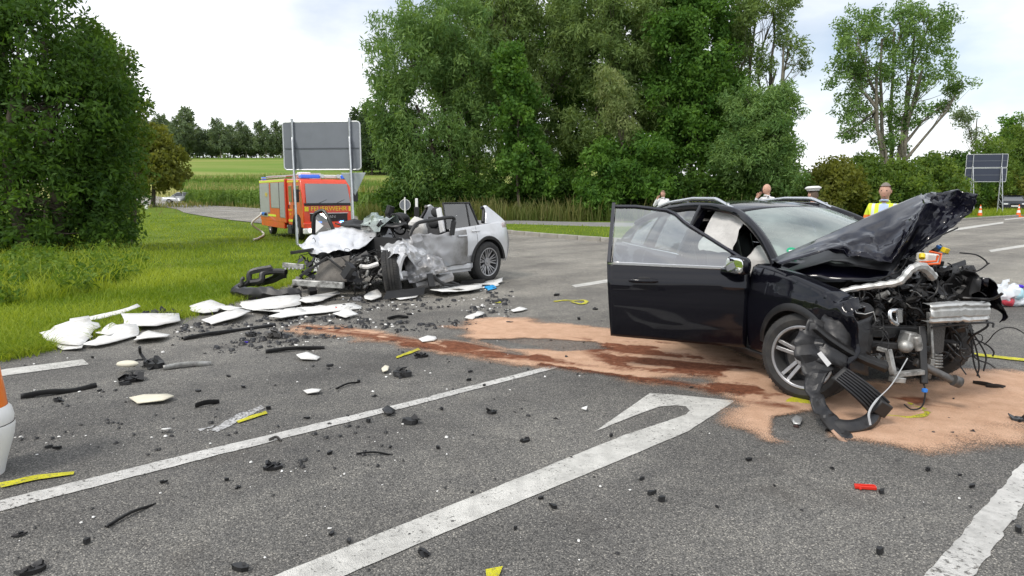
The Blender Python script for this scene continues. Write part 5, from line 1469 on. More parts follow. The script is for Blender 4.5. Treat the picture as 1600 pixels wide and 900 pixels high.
cpart('yellow_cap', YEL_PL, lambda b: b.cyl(CW(1441, 404, 5.16), CW(1441, 397, 5.18), .022), bevel=.004)
cpart('yellow_connector', YEL_PL, lambda b: b.box(CW(1477, 391, 5.42), (.06, .04, .04), (.3, .2, .5)), bevel=.004)
cpart('blue_connector', BLUE_PL, lambda b: (b.bar(CW(1301, 464, 5.05), CW(1326, 472, 5.02), .02, .014), b.box(CW(1445, 610, 4.75), (.03, .025, .025)), b.box(CW(1468, 386, 5.45), (.04, .03, .02), (.4, .2, .1))), bevel=.002)
cpart('headlamp_bracket', PL_BLK2, lambda b: (b.ball(CW(1348, 487, 5.05), (.085, .06, .07), 14, 8), b.box(CW(1328, 498, 5.02), (.10, .05, .05), (.2, .3, .2))), 40)
cpart('brake_pipe', ALU, lambda b: b.tube([CW(1297, 468, 5.0), CW(1318, 478, 4.99), CW(1334, 480, 4.98), CW(1338, 489, 4.97), CW(1352, 491, 4.97), CW(1365, 487, 4.97), CW(1369, 503, 4.96)], .0042, 6))
cpart('chrome_pipe', CHROME, lambda b: (b.tube(bez([CW(1402, 485, 4.95), CW(1391, 487, 4.93), CW(1392, 500, 4.92), CW(1402, 507, 4.94)], 12), .016, 8), b.cyl(CW(1404, 483, 4.94), CW(1405, 503, 4.94), .030, .026)))
cpart('gearbox_casting', ALUW, lambda b: (b.box(CW(1424, 531, 5.0), (.16, .10, .11), (.1, .2, .3)), b.ball(CW(1415, 541, 4.96), (.055, .05, .05), 12, 8), b.cyl(CW(1432, 525, 4.95), CW(1437, 548, 4.95), .03)), bevel=.01)
cpart('spring_coil', ALUW, lambda b: b.tube([CW(1461, 550 + i * .5, 5.05) + Vector((.045 * math.cos(i * .7), .045 * math.sin(i * .7), 0)) for i in range(52)], .009, 6))
cpart('steering_knuckle', ALUW, lambda b: (b.bar(CW(1370, 544, 4.9), CW(1388, 549, 4.86), .04, .03), b.bar(CW(1388, 546, 4.86), CW(1396, 585, 4.82), .05, .035), b.bar(CW(1394, 586, 4.82), CW(1442, 581, 4.86), .05, .035), b.box(CW(1402, 593, 4.82), (.10, .06, .04), (0, .1, .1))), bevel=.006)
cpart('subframe_arm', STEEL, lambda b: (b.tube(bez([CW(1430, 565, 4.95), CW(1460, 580, 4.92), CW(1492, 596, 4.88)], 10), .030, 10), b.cyl(CW(1490, 594, 4.86), CW(1500, 598, 4.86), .042)), 50)
cpart('lower_rail', PL_BLK, lambda b: (b.bar(CW(1340, 535, 5.0), CW(1450, 545, 5.0), .06, .05), b.bar(CW(1330, 515, 5.1), CW(1440, 520, 5.1), .10, .09), b.bar(CW(1440, 510, 5.0), CW(1444, 600, 4.85), .05, .04)), bevel=.008)
cpart('condenser', mat('radiator_fins', (.09, .085, .08), .5, .4, bump=.01, bscale=80), lambda b: b.prism([CW(1455, 508, 5.0), CW(1478, 506, 5.05), CW(1474, 550, 5.05), CW(1456, 556, 5.0)], (0, 1, 0), .03))
cpart('far_fender_plastic', PL_BLK, lambda b: b.grid([[CW(1478 + 48 * u + 6 * math.sin(v * 7), 415 + 62 * v + 8 * u, 5.35 + .1 * math.sin(4 * u)) + crumple(Vector((u, v, 1)), .05, 4) for v in np.linspace(0, 1, 8)] for u in np.linspace(0, 1, 8)]), 25, solid=.004)
for pts in ([(1515, 515), (1524, 540), (1530, 570), (1527, 588)], [(1520, 520), (1536, 545), (1541, 560), (1537, 580)], [(1524, 530), (1544, 540), (1553, 550), (1551, 557)], [(1518, 530), (1520, 555), (1524, 575), (1531, 590)],
                [(1500, 395), (1525, 398), (1540, 407), (1543, 413)], [(1500, 420), (1525, 424), (1546, 411)], [(1447, 380), (1470, 368), (1497, 356)], [(1440, 590), (1446, 612), (1441, 635), (1425, 640), (1413, 632)]):
    cpart('dangling_cable', INTER, lambda b: b.tube(bez([CW(x, y, 5.2 - .35 * (x < 1450)) for x, y in pts], 14), .006, 6))
# hanging wheel-arch liner and torn bumper skin
def liner(b):
    rows = []
    for u in np.linspace(0, 1, 16):
        row = []
        for v in np.linspace(0, 1, 14):
            top = (1288 + 78 * v, 492 + 12 * math.sin(v * 3)); bot = (1252 + 105 * v, 558 + 28 * v)
            x = top[0] + (bot[0] - top[0]) * u; y = top[1] + (bot[1] - top[1]) * u
            Yd = 4.92 - .12 * math.sin(math.pi * v) - .08 * u
            row.append(CW(x, y, Yd) + crumple(Vector((u * 2, v * 2, 0)), .02, 2))
        rows.append(row)
    b.grid(rows)
cpart('wheel_arch_liner', PL_BLK2, liner, 40, solid=.004)
def strap(b, pts, w, Ys, th=.012):
    n = 26
    L_ = bez([CW(x, y, yy) for (x, y), yy in zip(pts, Ys)], n)
    rows = []
    for i, p in enumerate(L_):
        d = (L_[min(i + 1, n)] - L_[max(i - 1, 0)]).normalized()
        s = d.cross(Vector((0, -1, .25))).normalized()
        ww = w[0] + (w[1] - w[0]) * i / n
        rows.append([p - s * ww, p - s * ww * .3 + Vector((0, -th, 0)), p + s * ww * .3 + Vector((0, -th, 0)), p + s * ww])
    b.grid(rows)
def ribbon(b, left, right, Ys, n=40, m_=8, bulge=.012, cr=.045):
    A = bez([CW(x, y, yy) for (x, y), yy in zip(left, Ys)], n); B = bez([CW(x, y, yy) for (x, y), yy in zip(right, Ys)], n)
    b.grid([[p.lerp(q, j / (m_ - 1)) + Vector((0, -bulge * math.sin(math.pi * j / (m_ - 1)), 0)) + crumple(p.lerp(q, j / (m_ - 1)), cr, 6) for j in range(m_)] for p, q in zip(A, B)])
cpart('bumper_skin', PL_BLK2, lambda b: ribbon(b, [(1268, 495), (1243, 530), (1251, 565), (1263, 605), (1276, 642), (1302, 676), (1341, 713)], [(1302, 502), (1322, 536), (1306, 562), (1284, 602), (1297, 637), (1322, 674), (1345, 703)], (4.90, 4.84, 4.76, 4.66, 4.52, 4.38, 4.22)), 16, solid=.005)
cpart('bumper_bracket', PL_BLK, lambda b: strap(b, [(1272, 510), (1300, 532), (1340, 556), (1385, 574)], (.030, .040), (4.80, 4.77, 4.75, 4.78), .03), 30, solid=.008)
cpart('bumper_lower_edge', PL_BLK2, lambda b: strap(b, [(1290, 662), (1330, 668), (1362, 655), (1372, 625)], (.05, .055), (4.46, 4.42, 4.50, 4.62), .03), 35, solid=.006)
cpart('torn_bumper_tip', mat('raw_torn_plastic', (.45, .28, .19), .7, dirt=(.04, .04, .04), dirt_amt=.8, dirt_scale=6), lambda b: strap(b, [(1300, 672), (1318, 690), (1336, 704)], (.010, .022), (4.36, 4.28, 4.215), .004), 40, solid=.003)
# slatted grille insert: every slat its own bar
def GP(u, v): # u along the slats, v across
    a, b_, c_, d_ = CW(1322, 574, 4.62), CW(1394, 630, 4.56), CW(1301, 592, 4.60), CW(1362, 648, 4.50)
    return a.lerp(b_, u).lerp(c_.lerp(d_, u), v) + Vector((0, -.03 * math.sin(math.pi * u), .01 * math.sin(math.pi * u)))
gi = cpart('grille_insert', PL_BLK, lambda b: b.grid([[GP(u, v) + Vector((0, .02, 0)) for v in np.linspace(0, 1, 6)] for u in np.linspace(0, 1, 12)]), 40, solid=.006)
for k in range(7):
    mb = MB(); mb.tube([GP(u, (k + .5) / 7) for u in np.linspace(.04, .96, 10)], .0085, 6)
    mb.build('slat', PL_BLK2, gi, smooth=50, world=False).data.transform(world_matrix(car).inverted())
cpart('grille_end', PL_BLK, lambda b: b.box(GP(.97, .5), (.12, .06, .10), (.3, .5, .3)), bevel=.01)
cpart('part_label', mat('paper_label', (.78, .78, .78), .6), lambda b: b.prism([CW(1277, 553, 4.66), CW(1283, 549, 4.66), CW(1299, 568, 4.66), CW(1293, 573, 4.66)], (0, -1, 0), .002))
cpart('grey_hose', mat('grey_hose', (.42, .43, .44), .5), lambda b: b.tube(bez([CW(1418, 560, 4.8), CW(1394, 600, 4.58), CW(1370, 625, 4.48), CW(1358, 645, 4.44), CW(1360, 664, 4.42)], 20), [.004] * 10 + [.008] * 11, 6))
# ------------------------------------------------------------------ the silver car wreck
P_SIL = mat('silver_paint', (0.70, 0.71, 0.73), 0.30, 0.15, coat=.6, dirt=(0.30, 0.27, 0.23), dirt_amt=0.2, dirt_scale=3)
P_SIL_C = mat('silver_paint_crumpled', (0.72, 0.73, 0.75), 0.28, 0.35, coat=.4, dirt=(0.12, 0.11, 0.10), dirt_amt=0.3, dirt_scale=2.2)
P_SIL_D = mat('silver_paint_scuffed', (0.46, 0.46, 0.47), 0.36, 0.4, dirt=(0.10, 0.085, 0.06), dirt_amt=0.8, dirt_scale=1.3)
wre = empty('silver_car', (-1.165, 12.99, 0), math.atan2(-0.785, -0.62), 'crushed silver car wreck with roof cut off and front smashed', 'car')
def hw_s(x, z):
    base = np.interp(z, [.25, .4, .6, .78, .9, 1.0, 1.1], [.86, .905, .935, .94, .925, .90, .87])
    plan = 1 - .12 * max(0, (-.20 - x) / .5) ** 2
    return float(base) * plan + .012 * math.exp(-(x / .5) ** 2) * (z < .9)
belt_s = lambda x: float(np.interp(x, [-.75, -.4, 0, .5, 1.2, 2.0], [1.08, 1.10, 1.06, 1.03, .99, .97]))
for sy in (1, -1):
    mb = MB(); mb.grid(side_panel(-.70, .30, lambda x: belt_s(x), .36, hw_s, (0,), ra=.42, zc=.37, sy=sy)); q = mb.build('rear_quarter', P_SIL, wre, smooth=40, solid=.004)
    mb = MB(); mb.grid([[Vector(((.42 + dr) * math.sin(t), sy * (hw_s(0, .6) + dy), .37 + (.42 + dr) * math.cos(t))) for dr, dy in ((-.01, -.06), (0, .006), (.045, .012), (.06, -.004))] for t in np.linspace(-1.5, 1.5, 28)]); mb.build('arch_trim', PL_BLK, q, smooth=50)
    mb = MB(); mb.grid([[Vector((.41 * math.sin(t), sy * y, .37 + .41 * math.cos(t))) for y in (.5, .7, .88)] for t in np.linspace(-1.6, 1.6, 16)]); mb.build('wheel_well', INTER, wre, smooth=50)
    mb = MB(); mb.grid(side_panel(.31, .98, belt_s, .36, hw_s, (0,), ra=.44, zc=.37, sy=sy)); rd = mb.build('rear_door', P_SIL, wre, smooth=40, solid=.004)
    mb = MB(); mb.tube([Vector((x, sy * (hw_s(x, .95) + .012 + .014 * math.sin(math.pi * (x - .22) / .22)), .95)) for x in np.linspace(.22, .44, 7)], .016, 8); mb.build('door_handle', P_SIL, rd, smooth=60)
    def dentd(v, s=sy):
        k = float(sstep(1.3, 2.1, v.x))
        return v + Vector((0, -s * .10 * k, 0)) + crumple(v, .09 * k + .015, 3.2, 4)
    off = .055 if sy > 0 else 0
    def dentd(v, s=sy):
        k = float(sstep(.95, 1.75, v.x)); k0 = float(sstep(.62, .9, v.x))
        return v + Vector((0, s * (off - .09 * k), 0)) + crumple(v, .075 * k + .012 * k0, 2.6, 4)
    mb = MB(); mb.grid(side_panel(.62, 1.85, lambda x: belt_s(x) - .035, .38, hw_s, (), sy=sy, nz=18)); mb.warp(dentd); fd = mb.build('front_door', P_SIL_D, wre, smooth=34, solid=.03)
    mb = MB(); mb.tube([Vector((x, sy * (hw_s(x, .9) + off + .014 + .016 * math.sin(math.pi * (x - .64) / .22)), .885)) for x in np.linspace(.64, .86, 7)], .015, 8); mb.build('door_handle', P_SIL, fd, smooth=60)
    mb = MB(); mb.grid([[Vector((x, sy * (hw_s(x, .4) + .015 - .04 * (z < .28)), z)) + crumple(Vector((x, 0, z)), .05 * float(sstep(1.5, 2.2, x)), 3) for z in (.24, .27, .31, .36, .40)] for x in np.linspace(.42, 2.25, 20)]); mb.build('sill', P_SIL, wre, smooth=40, solid=.01)
    mb = MB(); mb.grid([[Vector((x, sy * (hw_s(x, .45) + .02), z)) for z in (.40, .42, .50, .52)] for x in np.linspace(.47, 1.45, 12)]); mb.build('door_cladding', P_SIL_D, wre, smooth=40, solid=.008)
# rear end
mb = MB(); mb.grid([[Vector((-.80 - .07 * math.sin(math.pi * u * .8) + .13 * abs(t) ** 3, hw_s(-.7, 1.08 - .75 * u) * t, 1.08 - .75 * u)) for t in np.linspace(-1, 1, 13)] for u in np.linspace(0, 1, 9)]); mb.build('tailgate', P_SIL, wre, smooth=50)
for sy in (1, -1):
    mb = MB(); mb.grid([[Vector((-.69 + .20 * u, sy * (hw_s(-.69 + .20 * u, 1.0) + .006), .92 + .15 * v)) for v in np.linspace(0, 1, 4)] for u in np.linspace(0, 1, 5)]); mb.build('tail_lamp', mat('tail_lamp', (.55, .45, .45), .12, coat=1), wre, smooth=40, solid=.01)
    mb = MB(); mb.prism([(-.68, sy * .80, 1.07), (-.02, sy * .865, 1.06), (-.05, sy * .84, 1.15), (-.10, sy * .80, 1.26), (-.10, sy * .765, 1.36), (-.17, sy * .75, 1.395), (-.38, sy * .765, 1.275), (-.58, sy * .785, 1.15)], (0, -sy, 0), .07); mb.build('rear_pillar_stump', P_SIL, wre, bevel=.012)
    mb = MB(); mb.tube(bez([(.02, sy * .82, 1.09), (-.05, sy * .78, 1.20), (-.10, sy * .74, 1.32), (-.06, sy * .72, 1.36)], 12), .032, 8); mb.build('pillar_seal', PL_BLK, wre, smooth=50)
# left rear door glass still standing in its frame
mb = MB(); mb.tube([(.175, .862, 1.045), (.272, .722, 1.44), (.945, .722, 1.44), (1.02, .862, 1.0)], .018, 6); mb.tube([(.41, .862, 1.035), (.36, .722, 1.44)], .014, 6); mb.build('rear_window_frame', PL_BLK, wre, smooth=50)
mb = MB(); mb.prism([(.42, .862, 1.025), (1.01, .862, 1.0), (.94, .722, 1.435), (.37, .722, 1.435)], (0, -1, 0), .004); mb.build('rear_side_window', glass('tinted_window', (.30, .34, .33), .10), wre)
mb = MB(); mb.prism([(.185, .862, 1.04), (.40, .862, 1.03), (.355, .722, 1.435), (.28, .722, 1.435)], (0, -1, 0), .004); mb.build('quarter_window', MATS['tinted_window'], wre)
# centre pillar stump, front window frame bent outwards, cabin
mb = MB(); mb.bar((1.08, .84, .95), (1.03, .70, 1.36), .10, .05, Vector((1, 0, 0))); mb.build('centre_pillar', P_SIL, wre, bevel=.012)
mb = MB(); mb.bar((1.10, -.88, .90), (1.07, -.80, 1.16), .11, .05, Vector((1, 0, 0))); mb.build('centre_pillar', P_SIL, wre, bevel=.012)
mb = MB(); mb.tube(bez([plane_pt(wre, *p, 1.0) for p in ((640, 368), (644, 359), (653, 348.5), (675, 344), (699, 340), (709, 341), (708, 352), (706, 367))], 44), [.030 + .014 * (i > 34) for i in range(45)], 8); mb.build('front_window_frame', PL_BLK, wre, smooth=50)
mb = MB(); mb.box((.75, 0, .42), (2.6, 1.60, .10)); mb.box((2.05, 0, .65), (.14, 1.62, .50)); mb.box((-.42, 0, .68), (.36, 1.30, .55)); mb.build('floor_pan', INTER, wre)
for (x, y, hz_) in ((1.25, .40, -.16), (1.2, -.40, -.12), (.35, .42, 0), (.35, -.42, 0)):
    mb = MB(); mb.ball((x, y, .66), (.27, .25, .12), 12, 8)
    mb.grid([[Vector((x - .24 - .15 * t + .07 * math.cos(a), y + (.24 - .04 * t) * math.sin(a), .66 + .50 * t)) for a in np.linspace(0, 6.283, 13)] for t in np.linspace(0, 1, 7)])
    mb.ball((x - .40, y, 1.25), (.06, .14, .10), 12, 8)
    mb.warp(lambda v: v + Vector((0, 0, hz_)))
    mb.build('seat', mat('seat_cloth', (.03, .03, .032), .7), wre, smooth=60)
mb = MB(); mb.ball((1.36, .52, 1.02), (.11, .20, .20), 14, 10); mb.warp(lambda v: v + crumple(v, .05, 6)); mb.build('airbag', AIRBAG, wre, smooth=45)
mb = MB(); mb.ball((1.80, -.05, 1.04), (.24, .28, .11), 14, 10); mb.warp(lambda v: v + crumple(v, .10, 5)); mb.build('airbag', AIRBAG, wre, smooth=45)
mb = MB(); mb.grid([[Vector((2.10 - .30 * u, .55 * (v - .5) + .25, 1.04 + .20 * math.sin(2.5 * u) + .05 * math.sin(7 * v))) + crumple(Vector((u, v, 2)), .10, 4) for v in np.linspace(0, 1, 9)] for u in np.linspace(0, 1, 7)]); mb.build('shattered_windscreen', G_CRACK, wre, smooth=30)
mb = MB(); mb.grid([[Vector((2.05 - .38 * u, 1.55 * (v - .5), 1.06 + .06 * math.sin(3 * u))) + crumple(Vector((u, v, 5)), .10, 4) for v in np.linspace(0, 1, 12)] for u in np.linspace(0, 1, 7)]); mb.build('dashboard', PL_BLK, wre, smooth=35, solid=.02)
mb = MB(); mb.tube([Vector((1.72 + .06 * math.sin(a), .42 + .18 * math.cos(a), 1.10 + .17 * math.sin(a))) for a in np.linspace(0, 6.283, 22)[:-1]], .017, 8, closed=True); mb.build('steering_wheel', INTER, wre, smooth=50)
clutter(wre, 'torn_dash_parts', PL_BLK, ((1.55, 2.05), (-.6, .7), (.92, 1.12)), 34, ('shard', 'tube', 'box'), (.04, .09), 12)
def wpart(name, m, fn, smooth=40, bevel=0.0, solid=0.0):
    mb = MB(); fn(mb); return mb.build(name, m, wre, smooth=smooth, bevel=bevel, world=True, solid=solid)
# far-side front door swung open: only its dark window stands clear
def fdoor(b):
    pts = [W(489, 372, 13.0), W(490, 340, 13.0), W(497, 331, 13.0), W(506, 330, 13.0), W(514, 343, 12.9), W(522, 362, 12.85)]
    b.tube(bez(pts, 24), .035, 8)
od = wpart('open_far_door', PL_BLK, fdoor)
mb = MB(); mb.prism([W(490, 372, 13.0), W(491, 341, 13.0), W(498, 333, 13.0), W(505, 332, 13.0), W(513, 344, 12.9), W(521, 366, 12.85)], (0, 1, 0), .005)
o = mb.build('door_glass', MATS['tinted_window'], od); o.data.transform(world_matrix(wre).inverted())
mb = MB(); mb.prism([W(489, 371, 13.02), W(521, 364, 12.87), W(528, 425, 12.8), W(490, 425, 13.0)], (0, 1, 0), .08); o = mb.build('door_panel', P_SIL, od); o.data.transform(world_matrix(wre).inverted())
wpart('twisted_pillar', PL_BLK, lambda b: (b.tube(bez([W(603, 350, 11.9), W(607, 335, 11.9), W(611, 322, 11.9)], 10), [.05] * 5 + [.07] * 6, 8), b.ball(W(625, 340, 11.9), (.16, .10, .09), 12, 8)), 40)
wpart('white_trim_bar', WHITE_PL, lambda b: b.bar(W(624, 346, 11.6), W(633, 360, 11.4), .06, .03), bevel=.005)
# wheels: rear one whole, front one twisted so its tread shows
add_wheel(wre, (0, .83, .37), math.pi, .37, .255, .245, 'vee')
add_wheel(wre, (0, -.83, .37), 0, .37, .255, .245, 'vee')
inv = world_matrix(wre).inverted()
fw = inv @ Vector(W(612, 416, 10.72))
add_wheel(wre, (fw.x, fw.y, .36), R(226), .37, .255, .245, 'vee', rx=R(-6))
fw2 = inv @ Vector((-3.0, 11.95, 0)); add_wheel(wre, (fw2.x, fw2.y, .37), R(-15), .37, .255, .245, 'vee')
# the buckled hood sheet
HS = [[(600, 338, 11.9), (590, 350, 11.6), (588, 369, 11.2)], [(566, 344, 11.9), (562, 363, 11.4), (561, 389, 10.85)], [(539, 348, 11.8), (535, 368, 11.3), (538, 389, 10.8)],
      [(499, 361, 11.6), (505, 377, 11.2), (515, 394, 10.75)], [(481, 371, 11.4), (485, 383, 11.1), (496, 395, 10.75)], [(465, 381, 11.2), (467, 383, 11.1), (474, 388, 11.0)]]
HSW = [[tuple(W(*p)) for p in r] for r in HS]
wpart('hood', P_SIL_C, lambda b: b.grid([[bil(HSW, u, v) + Vector((0, -.35, .75)) * facet(u * 4.2, v * 2.0, 2.7) * .11 * min(1, 8 * u + .2) for v in np.linspace(0, 1, 26)] for u in np.linspace(0, 1, 52)]), 30, solid=.008)
wpart('hood_underside', PL_BLK, lambda b: b.grid([[bil(HSW, u, v) + Vector((.04, .10, -.13)) + crumple(Vector((u * 2.2, v * 1.4, 9)), .04, 2.6, 2) for v in np.linspace(0, 1, 9)] for u in np.linspace(0, .95, 14)]), 22)
wpart('hood_hinge_fold', INTER, lambda b: b.prism([W(588, 346, 11.35), W(606, 337, 11.4), W(609, 350, 11.3), W(600, 368, 11.2), W(588, 362, 11.2)], (0, 1, 0), .10), 30)
# crushed front fender: two torn sheets
FS = [[(592, 374, 11.2), (596, 392, 10.8), (598, 409, 10.5)], [(610, 371, 11.15), (612, 386, 10.6), (616, 396, 10.4)], [(626, 369, 11.1), (632, 378, 10.65), (634, 396, 10.5)], [(650, 376, 11.1), (652, 395, 10.8), (648, 412, 10.8)], [(672, 390, 11.3), (668, 398, 11.1), (664, 404, 11.0)]]
FSW = [[tuple(W(*p)) for p in r] for r in FS]
wpart('front_fender', P_SIL_C, lambda b: b.grid([[bil(FSW, u, v) + Vector((.2, -.75, .5)) * facet(u * 5.0, v * 2.6, 6.1) * .12 for v in np.linspace(0, 1, 24)] for u in np.linspace(0, 1, 44)]), 30, solid=.006)
F2 = [[(628, 400, 10.95), (634, 425, 10.85), (640, 442, 10.8)], [(650, 398, 10.95), (655, 420, 10.75), (660, 438, 10.8)], [(672, 396, 11.1), (676, 414, 10.95), (682, 428, 10.95)], [(690, 402, 11.4), (696, 415, 11.2), (702, 424, 11.15)]]
F2W = [[tuple(W(*p)) for p in r] for r in F2]
wpart('torn_door_skin', P_SIL_D, lambda b: b.grid([[bil(F2W, u, v) + Vector((.2, -.75, .3)) * facet(u * 4.5, v * 3.0, 1.4) * .11 for v in np.linspace(0, 1, 24)] for u in np.linspace(0, 1, 44)]), 30, solid=.006)
wpart('fender_edge_curl', P_SIL, lambda b: b.tube(bez([W(640, 394, 10.6), (W(630, 398, 10.55)), W(624, 408, 10.5), W(622, 424, 10.5), W(627, 436, 10.5)], 16), [.03 + .03 * math.sin(math.pi * i / 16) for i in range(17)], 6))
wpart('torn_sill_end', P_SIL_D, lambda b: b.tube(bez([W(648, 447, 10.9), W(680, 440, 11.1), W(705, 432, 11.3)], 10), .08, 8), 40)
clutter(wre, 'engine_block', mat('engine_mixed', (.05, .05, .05), .5, .4, dirt=(.16, .15, .14), dirt_amt=.6), ((1.9, 2.6), (-.55, .55), (.30, .66)), 56, ('box', 'cyl', 'box'), (.06, .16), 13)
clutter(wre, 'broken_castings', ALUW, ((2.1, 2.75), (-.50, .72), (.15, .66)), 54, ('cyl', 'tube', 'box'), (.025, .065), 14)
clutter(wre, 'hoses', PL_BLK, ((2.0, 2.75), (-.70, .70), (.15, .70)), 56, ('tube',), (.05, .11), 15)
clutter(wre, 'wiring_loom', INTER, ((2.0, 2.8), (-.7, .75), (.15, .72)), 60, ('wire',), (.04, .08), 16)
clutter(wre, 'broken_plastic', PL_BLK2, ((2.2, 3.0), (-.85, .75), (.06, .60)), 80, ('shard', 'shard', 'box'), (.04, .12), 17)
clutter(wre, 'torn_sheet_metal', P_SIL_D, ((2.1, 2.8), (-.7, .75), (.25, .66)), 18, ('shard', 'box'), (.05, .13), 18)
wpart('radiator', mat('radiator_fins2', (.20, .185, .165), .6, .4, dirt=(.09, .085, .08), dirt_amt=.7, bump=.008, bscale=60), lambda b: b.prism([W(491, 438, 10.45), W(499, 412, 10.5), W(520, 404, 10.5), W(546, 399, 10.5), W(542, 440, 10.4)], (0, 1, 0), .06), 30)
wpart('crash_beam', ALUW, lambda b: b.bar(W(458, 441, 10.28), W(537, 446, 10.15), .08, .095), bevel=.012)
wpart('upper_cross_member', ALUW, lambda b: (b.bar(W(442, 414, 10.8), W(475, 417, 10.75), .05, .08), [b.box(W(446 + 6 * i, 420, 10.7), (.03, .03, .03)) for i in range(5)]), bevel=.006)
wpart('strut_brace', WHITE_PL, lambda b: b.tube(bez([W(564, 416, 10.55), W(575, 417, 10.45), W(591, 412, 10.5)], 8), .035, 8))
wpart('charred_bracket', PL_BLK, lambda b: (b.bar(W(468, 432, 10.35), W(512, 402, 10.42), .05, .04), b.bar(W(511, 402, 10.42), W(540, 425, 10.35), .03, .03)), bevel=.006)
wpart('charred_slam_panel', PL_BLK, lambda b: b.bar(W(456, 395, 11.0), W(488, 390, 10.9), .10, .05), bevel=.006)
# torn-off front bumper skin lying round the nose
def bumper(b):
    rows = []
    pts = bez([W(470, 462, 10.15), W(440, 468, 10.1), W(400, 469, 10.2), W(364, 462, 10.5), (W(378, 447, 11.2)), W(410, 442, 11.4), W(445, 434, 11.2)], 40)
    for i, p in enumerate(pts):
        h = .10 + .05 * math.sin(i * .16); t = i / 40
        p = Vector((p.x, p.y, max(p.z, .05)))
        c = Vector((-3.9, 10.75, p.z)); o_ = (c - p).normalized()
        rows.append([p + Vector((0, 0, -.04)), p + o_ * -.03 + Vector((0, 0, h * .5)), p + Vector((0, 0, h)) + o_ * .03, p + Vector((0, 0, h + .01)) + o_ * .08])
    b.grid([[q + crumple(q, .05, 2.4) for q in r] for r in rows])
wpart('bumper_skin', PL_BLK2, bumper, 40, solid=.008)
wpart('bumper_grille_frame', PL_BLK2, lambda b: (b.tube(bez([W(372, 449, 10.9), W(388, 441, 10.9), W(392, 425, 10.95), W(424, 418, 11.0)], 16), .045, 8), b.tube(bez([W(392, 441, 10.9), W(408, 438, 10.9), W(411, 427, 10.95), W(430, 424, 11.0), W(447, 425, 10.95)], 16), .05, 8), b.bar(W(392, 426, 10.95), W(425, 419, 11.0), .12, .05)), 40)
wpart('bumper_corner', STEEL, lambda b: b.tube(bez([W(377, 445, 10.85), W(378, 437, 10.85), W(381, 434, 10.85)], 6), .03, 8))
wpart('side_skirt', PL_BLK, lambda b: (b.prism([W(598, 468, 10.1), W(662, 460, 10.45), W(664, 449, 10.5), W(604, 455, 10.2)], (0, 1, 0), .03), b.bar(W(671, 428, 10.9), W(675, 448, 10.8), .10, .03)), 30)
wpart('torn_seals', PL_BLK, lambda b: (b.tube(bez([W(676, 430, 10.95), W(692, 443, 11.1), W(715, 446, 11.5), W(765, 447, 11.7)], 20), .028, 6), b.tube(bez([W(683, 429, 11.1), W(700, 438, 11.3), W(722, 447, 11.6)], 16), .022, 6), b.bar(W(720, 441, 12.0), W(757, 438, 12.1), .14, .05)), 40)
# ------------------------------------------------------------------ fire engine
P_RED = mat('fire_red', (0.78, 0.060, 0.012), 0.3, coat=.8, dirt=(0.25, 0.06, 0.03), dirt_amt=.2)
P_YELR = mat('reflective_yellow', (0.80, 0.62, 0.02), 0.4)
P_LIME = mat('reflective_lime', (0.62, 0.75, 0.04), 0.4)
SHUT = mat('roller_shutter', (0.42, 0.43, 0.43), 0.45, 0.5, var=.05, vs=4)
GREYB = mat('sign_back', (0.19, 0.205, 0.235), 0.5, 0.2, var=.06, vs=2)
GALV = mat('galvanised', (0.50, 0.52, 0.54), 0.4, 0.75, var=.12, vs=9)
WHITE = mat('white_paint', (0.80, 0.80, 0.78), 0.4, var=.05)
BLACKR = mat('black_rubber', (0.02, 0.02, 0.022), .6)
tf = Vector((0.54, -0.84, 0)).normalized()
fr_c = Vector((-9.05, 29.5, 0)) + Vector((-tf.y, tf.x, 0)) * 1.2
tk = empty('fire_engine', ground(fr_c.x, fr_c.y, 0.0), math.atan2(tf.y, tf.x), 'red fire engine with yellow lettering and lit blue flashers', 'fire engine')
tk.location.z = -.42
def tb(name, m, parts, parent=tk, bevel=.0, smooth=None):
    mb = MB()
    for c, d in parts: mb.box(c, d)
    return mb.build(name, m, parent, bevel=bevel, smooth=smooth)
# local: x forward, front at x=0; y left; right side (y<0) faces us
mb = MB()                                                   # cab: profile in x-z extruded across
prof = [(-.02, .55), (0.0, 1.25), (-.02, 1.50), (-.30, 2.55), (-.42, 2.66), (-2.45, 2.70), (-2.45, .62), (-1.72, .62), (-1.70, .95), (-1.35, 1.10), (-.80, 1.10), (-.45, .95), (-.42, .55)]
mb.prism([(x, -1.12, z) for x, z in prof], (0, 1, 0), 2.24)
cab = mb.build('cab', P_RED, tk, bevel=.035, smooth=40)
ws_ = [(.012, -.98, 1.62), (.012, .98, 1.62), (-.262, .93, 2.46), (-.262, -.93, 2.46)]
mb = MB(); mb.prism(ws_, (1, 0, .26), .02); mb.build('windscreen', glass('truck_glass', (.10, .12, .12), .26, .02), cab)
tb('windscreen_surround', BLACKR, [((-.015, 0, 1.57), (.09, 2.12, .10))], cab, .01)
mb = MB(); mb.bar((.05, -.5, 1.60), (-.03, -.05, 1.78), .02, .02); mb.bar((.05, .3, 1.60), (-.03, .75, 1.78), .02, .02); mb.build('wipers', BLACKR, cab)
tb('grille', PL_BLK, [((.0, .0, 1.00), (.06, 1.66, .34))], cab, .02)
tb('grille_brow', CHROME, [((.02, 0, 1.185), (.06, 1.72, .035))], cab, .008)
for k in range(3): tb('grille_bar', BLACKR, [((.03, 0, .90 + .075 * k), (.03, 1.6, .03))], cab, .004)
tb('bumper', WHITE, [((.03, 0, .42), (.22, 2.30, .24))], tk, .04)
tb('bumper_top', P_RED, [((.02, 0, .66), (.14, 2.28, .22))], tk, .03)
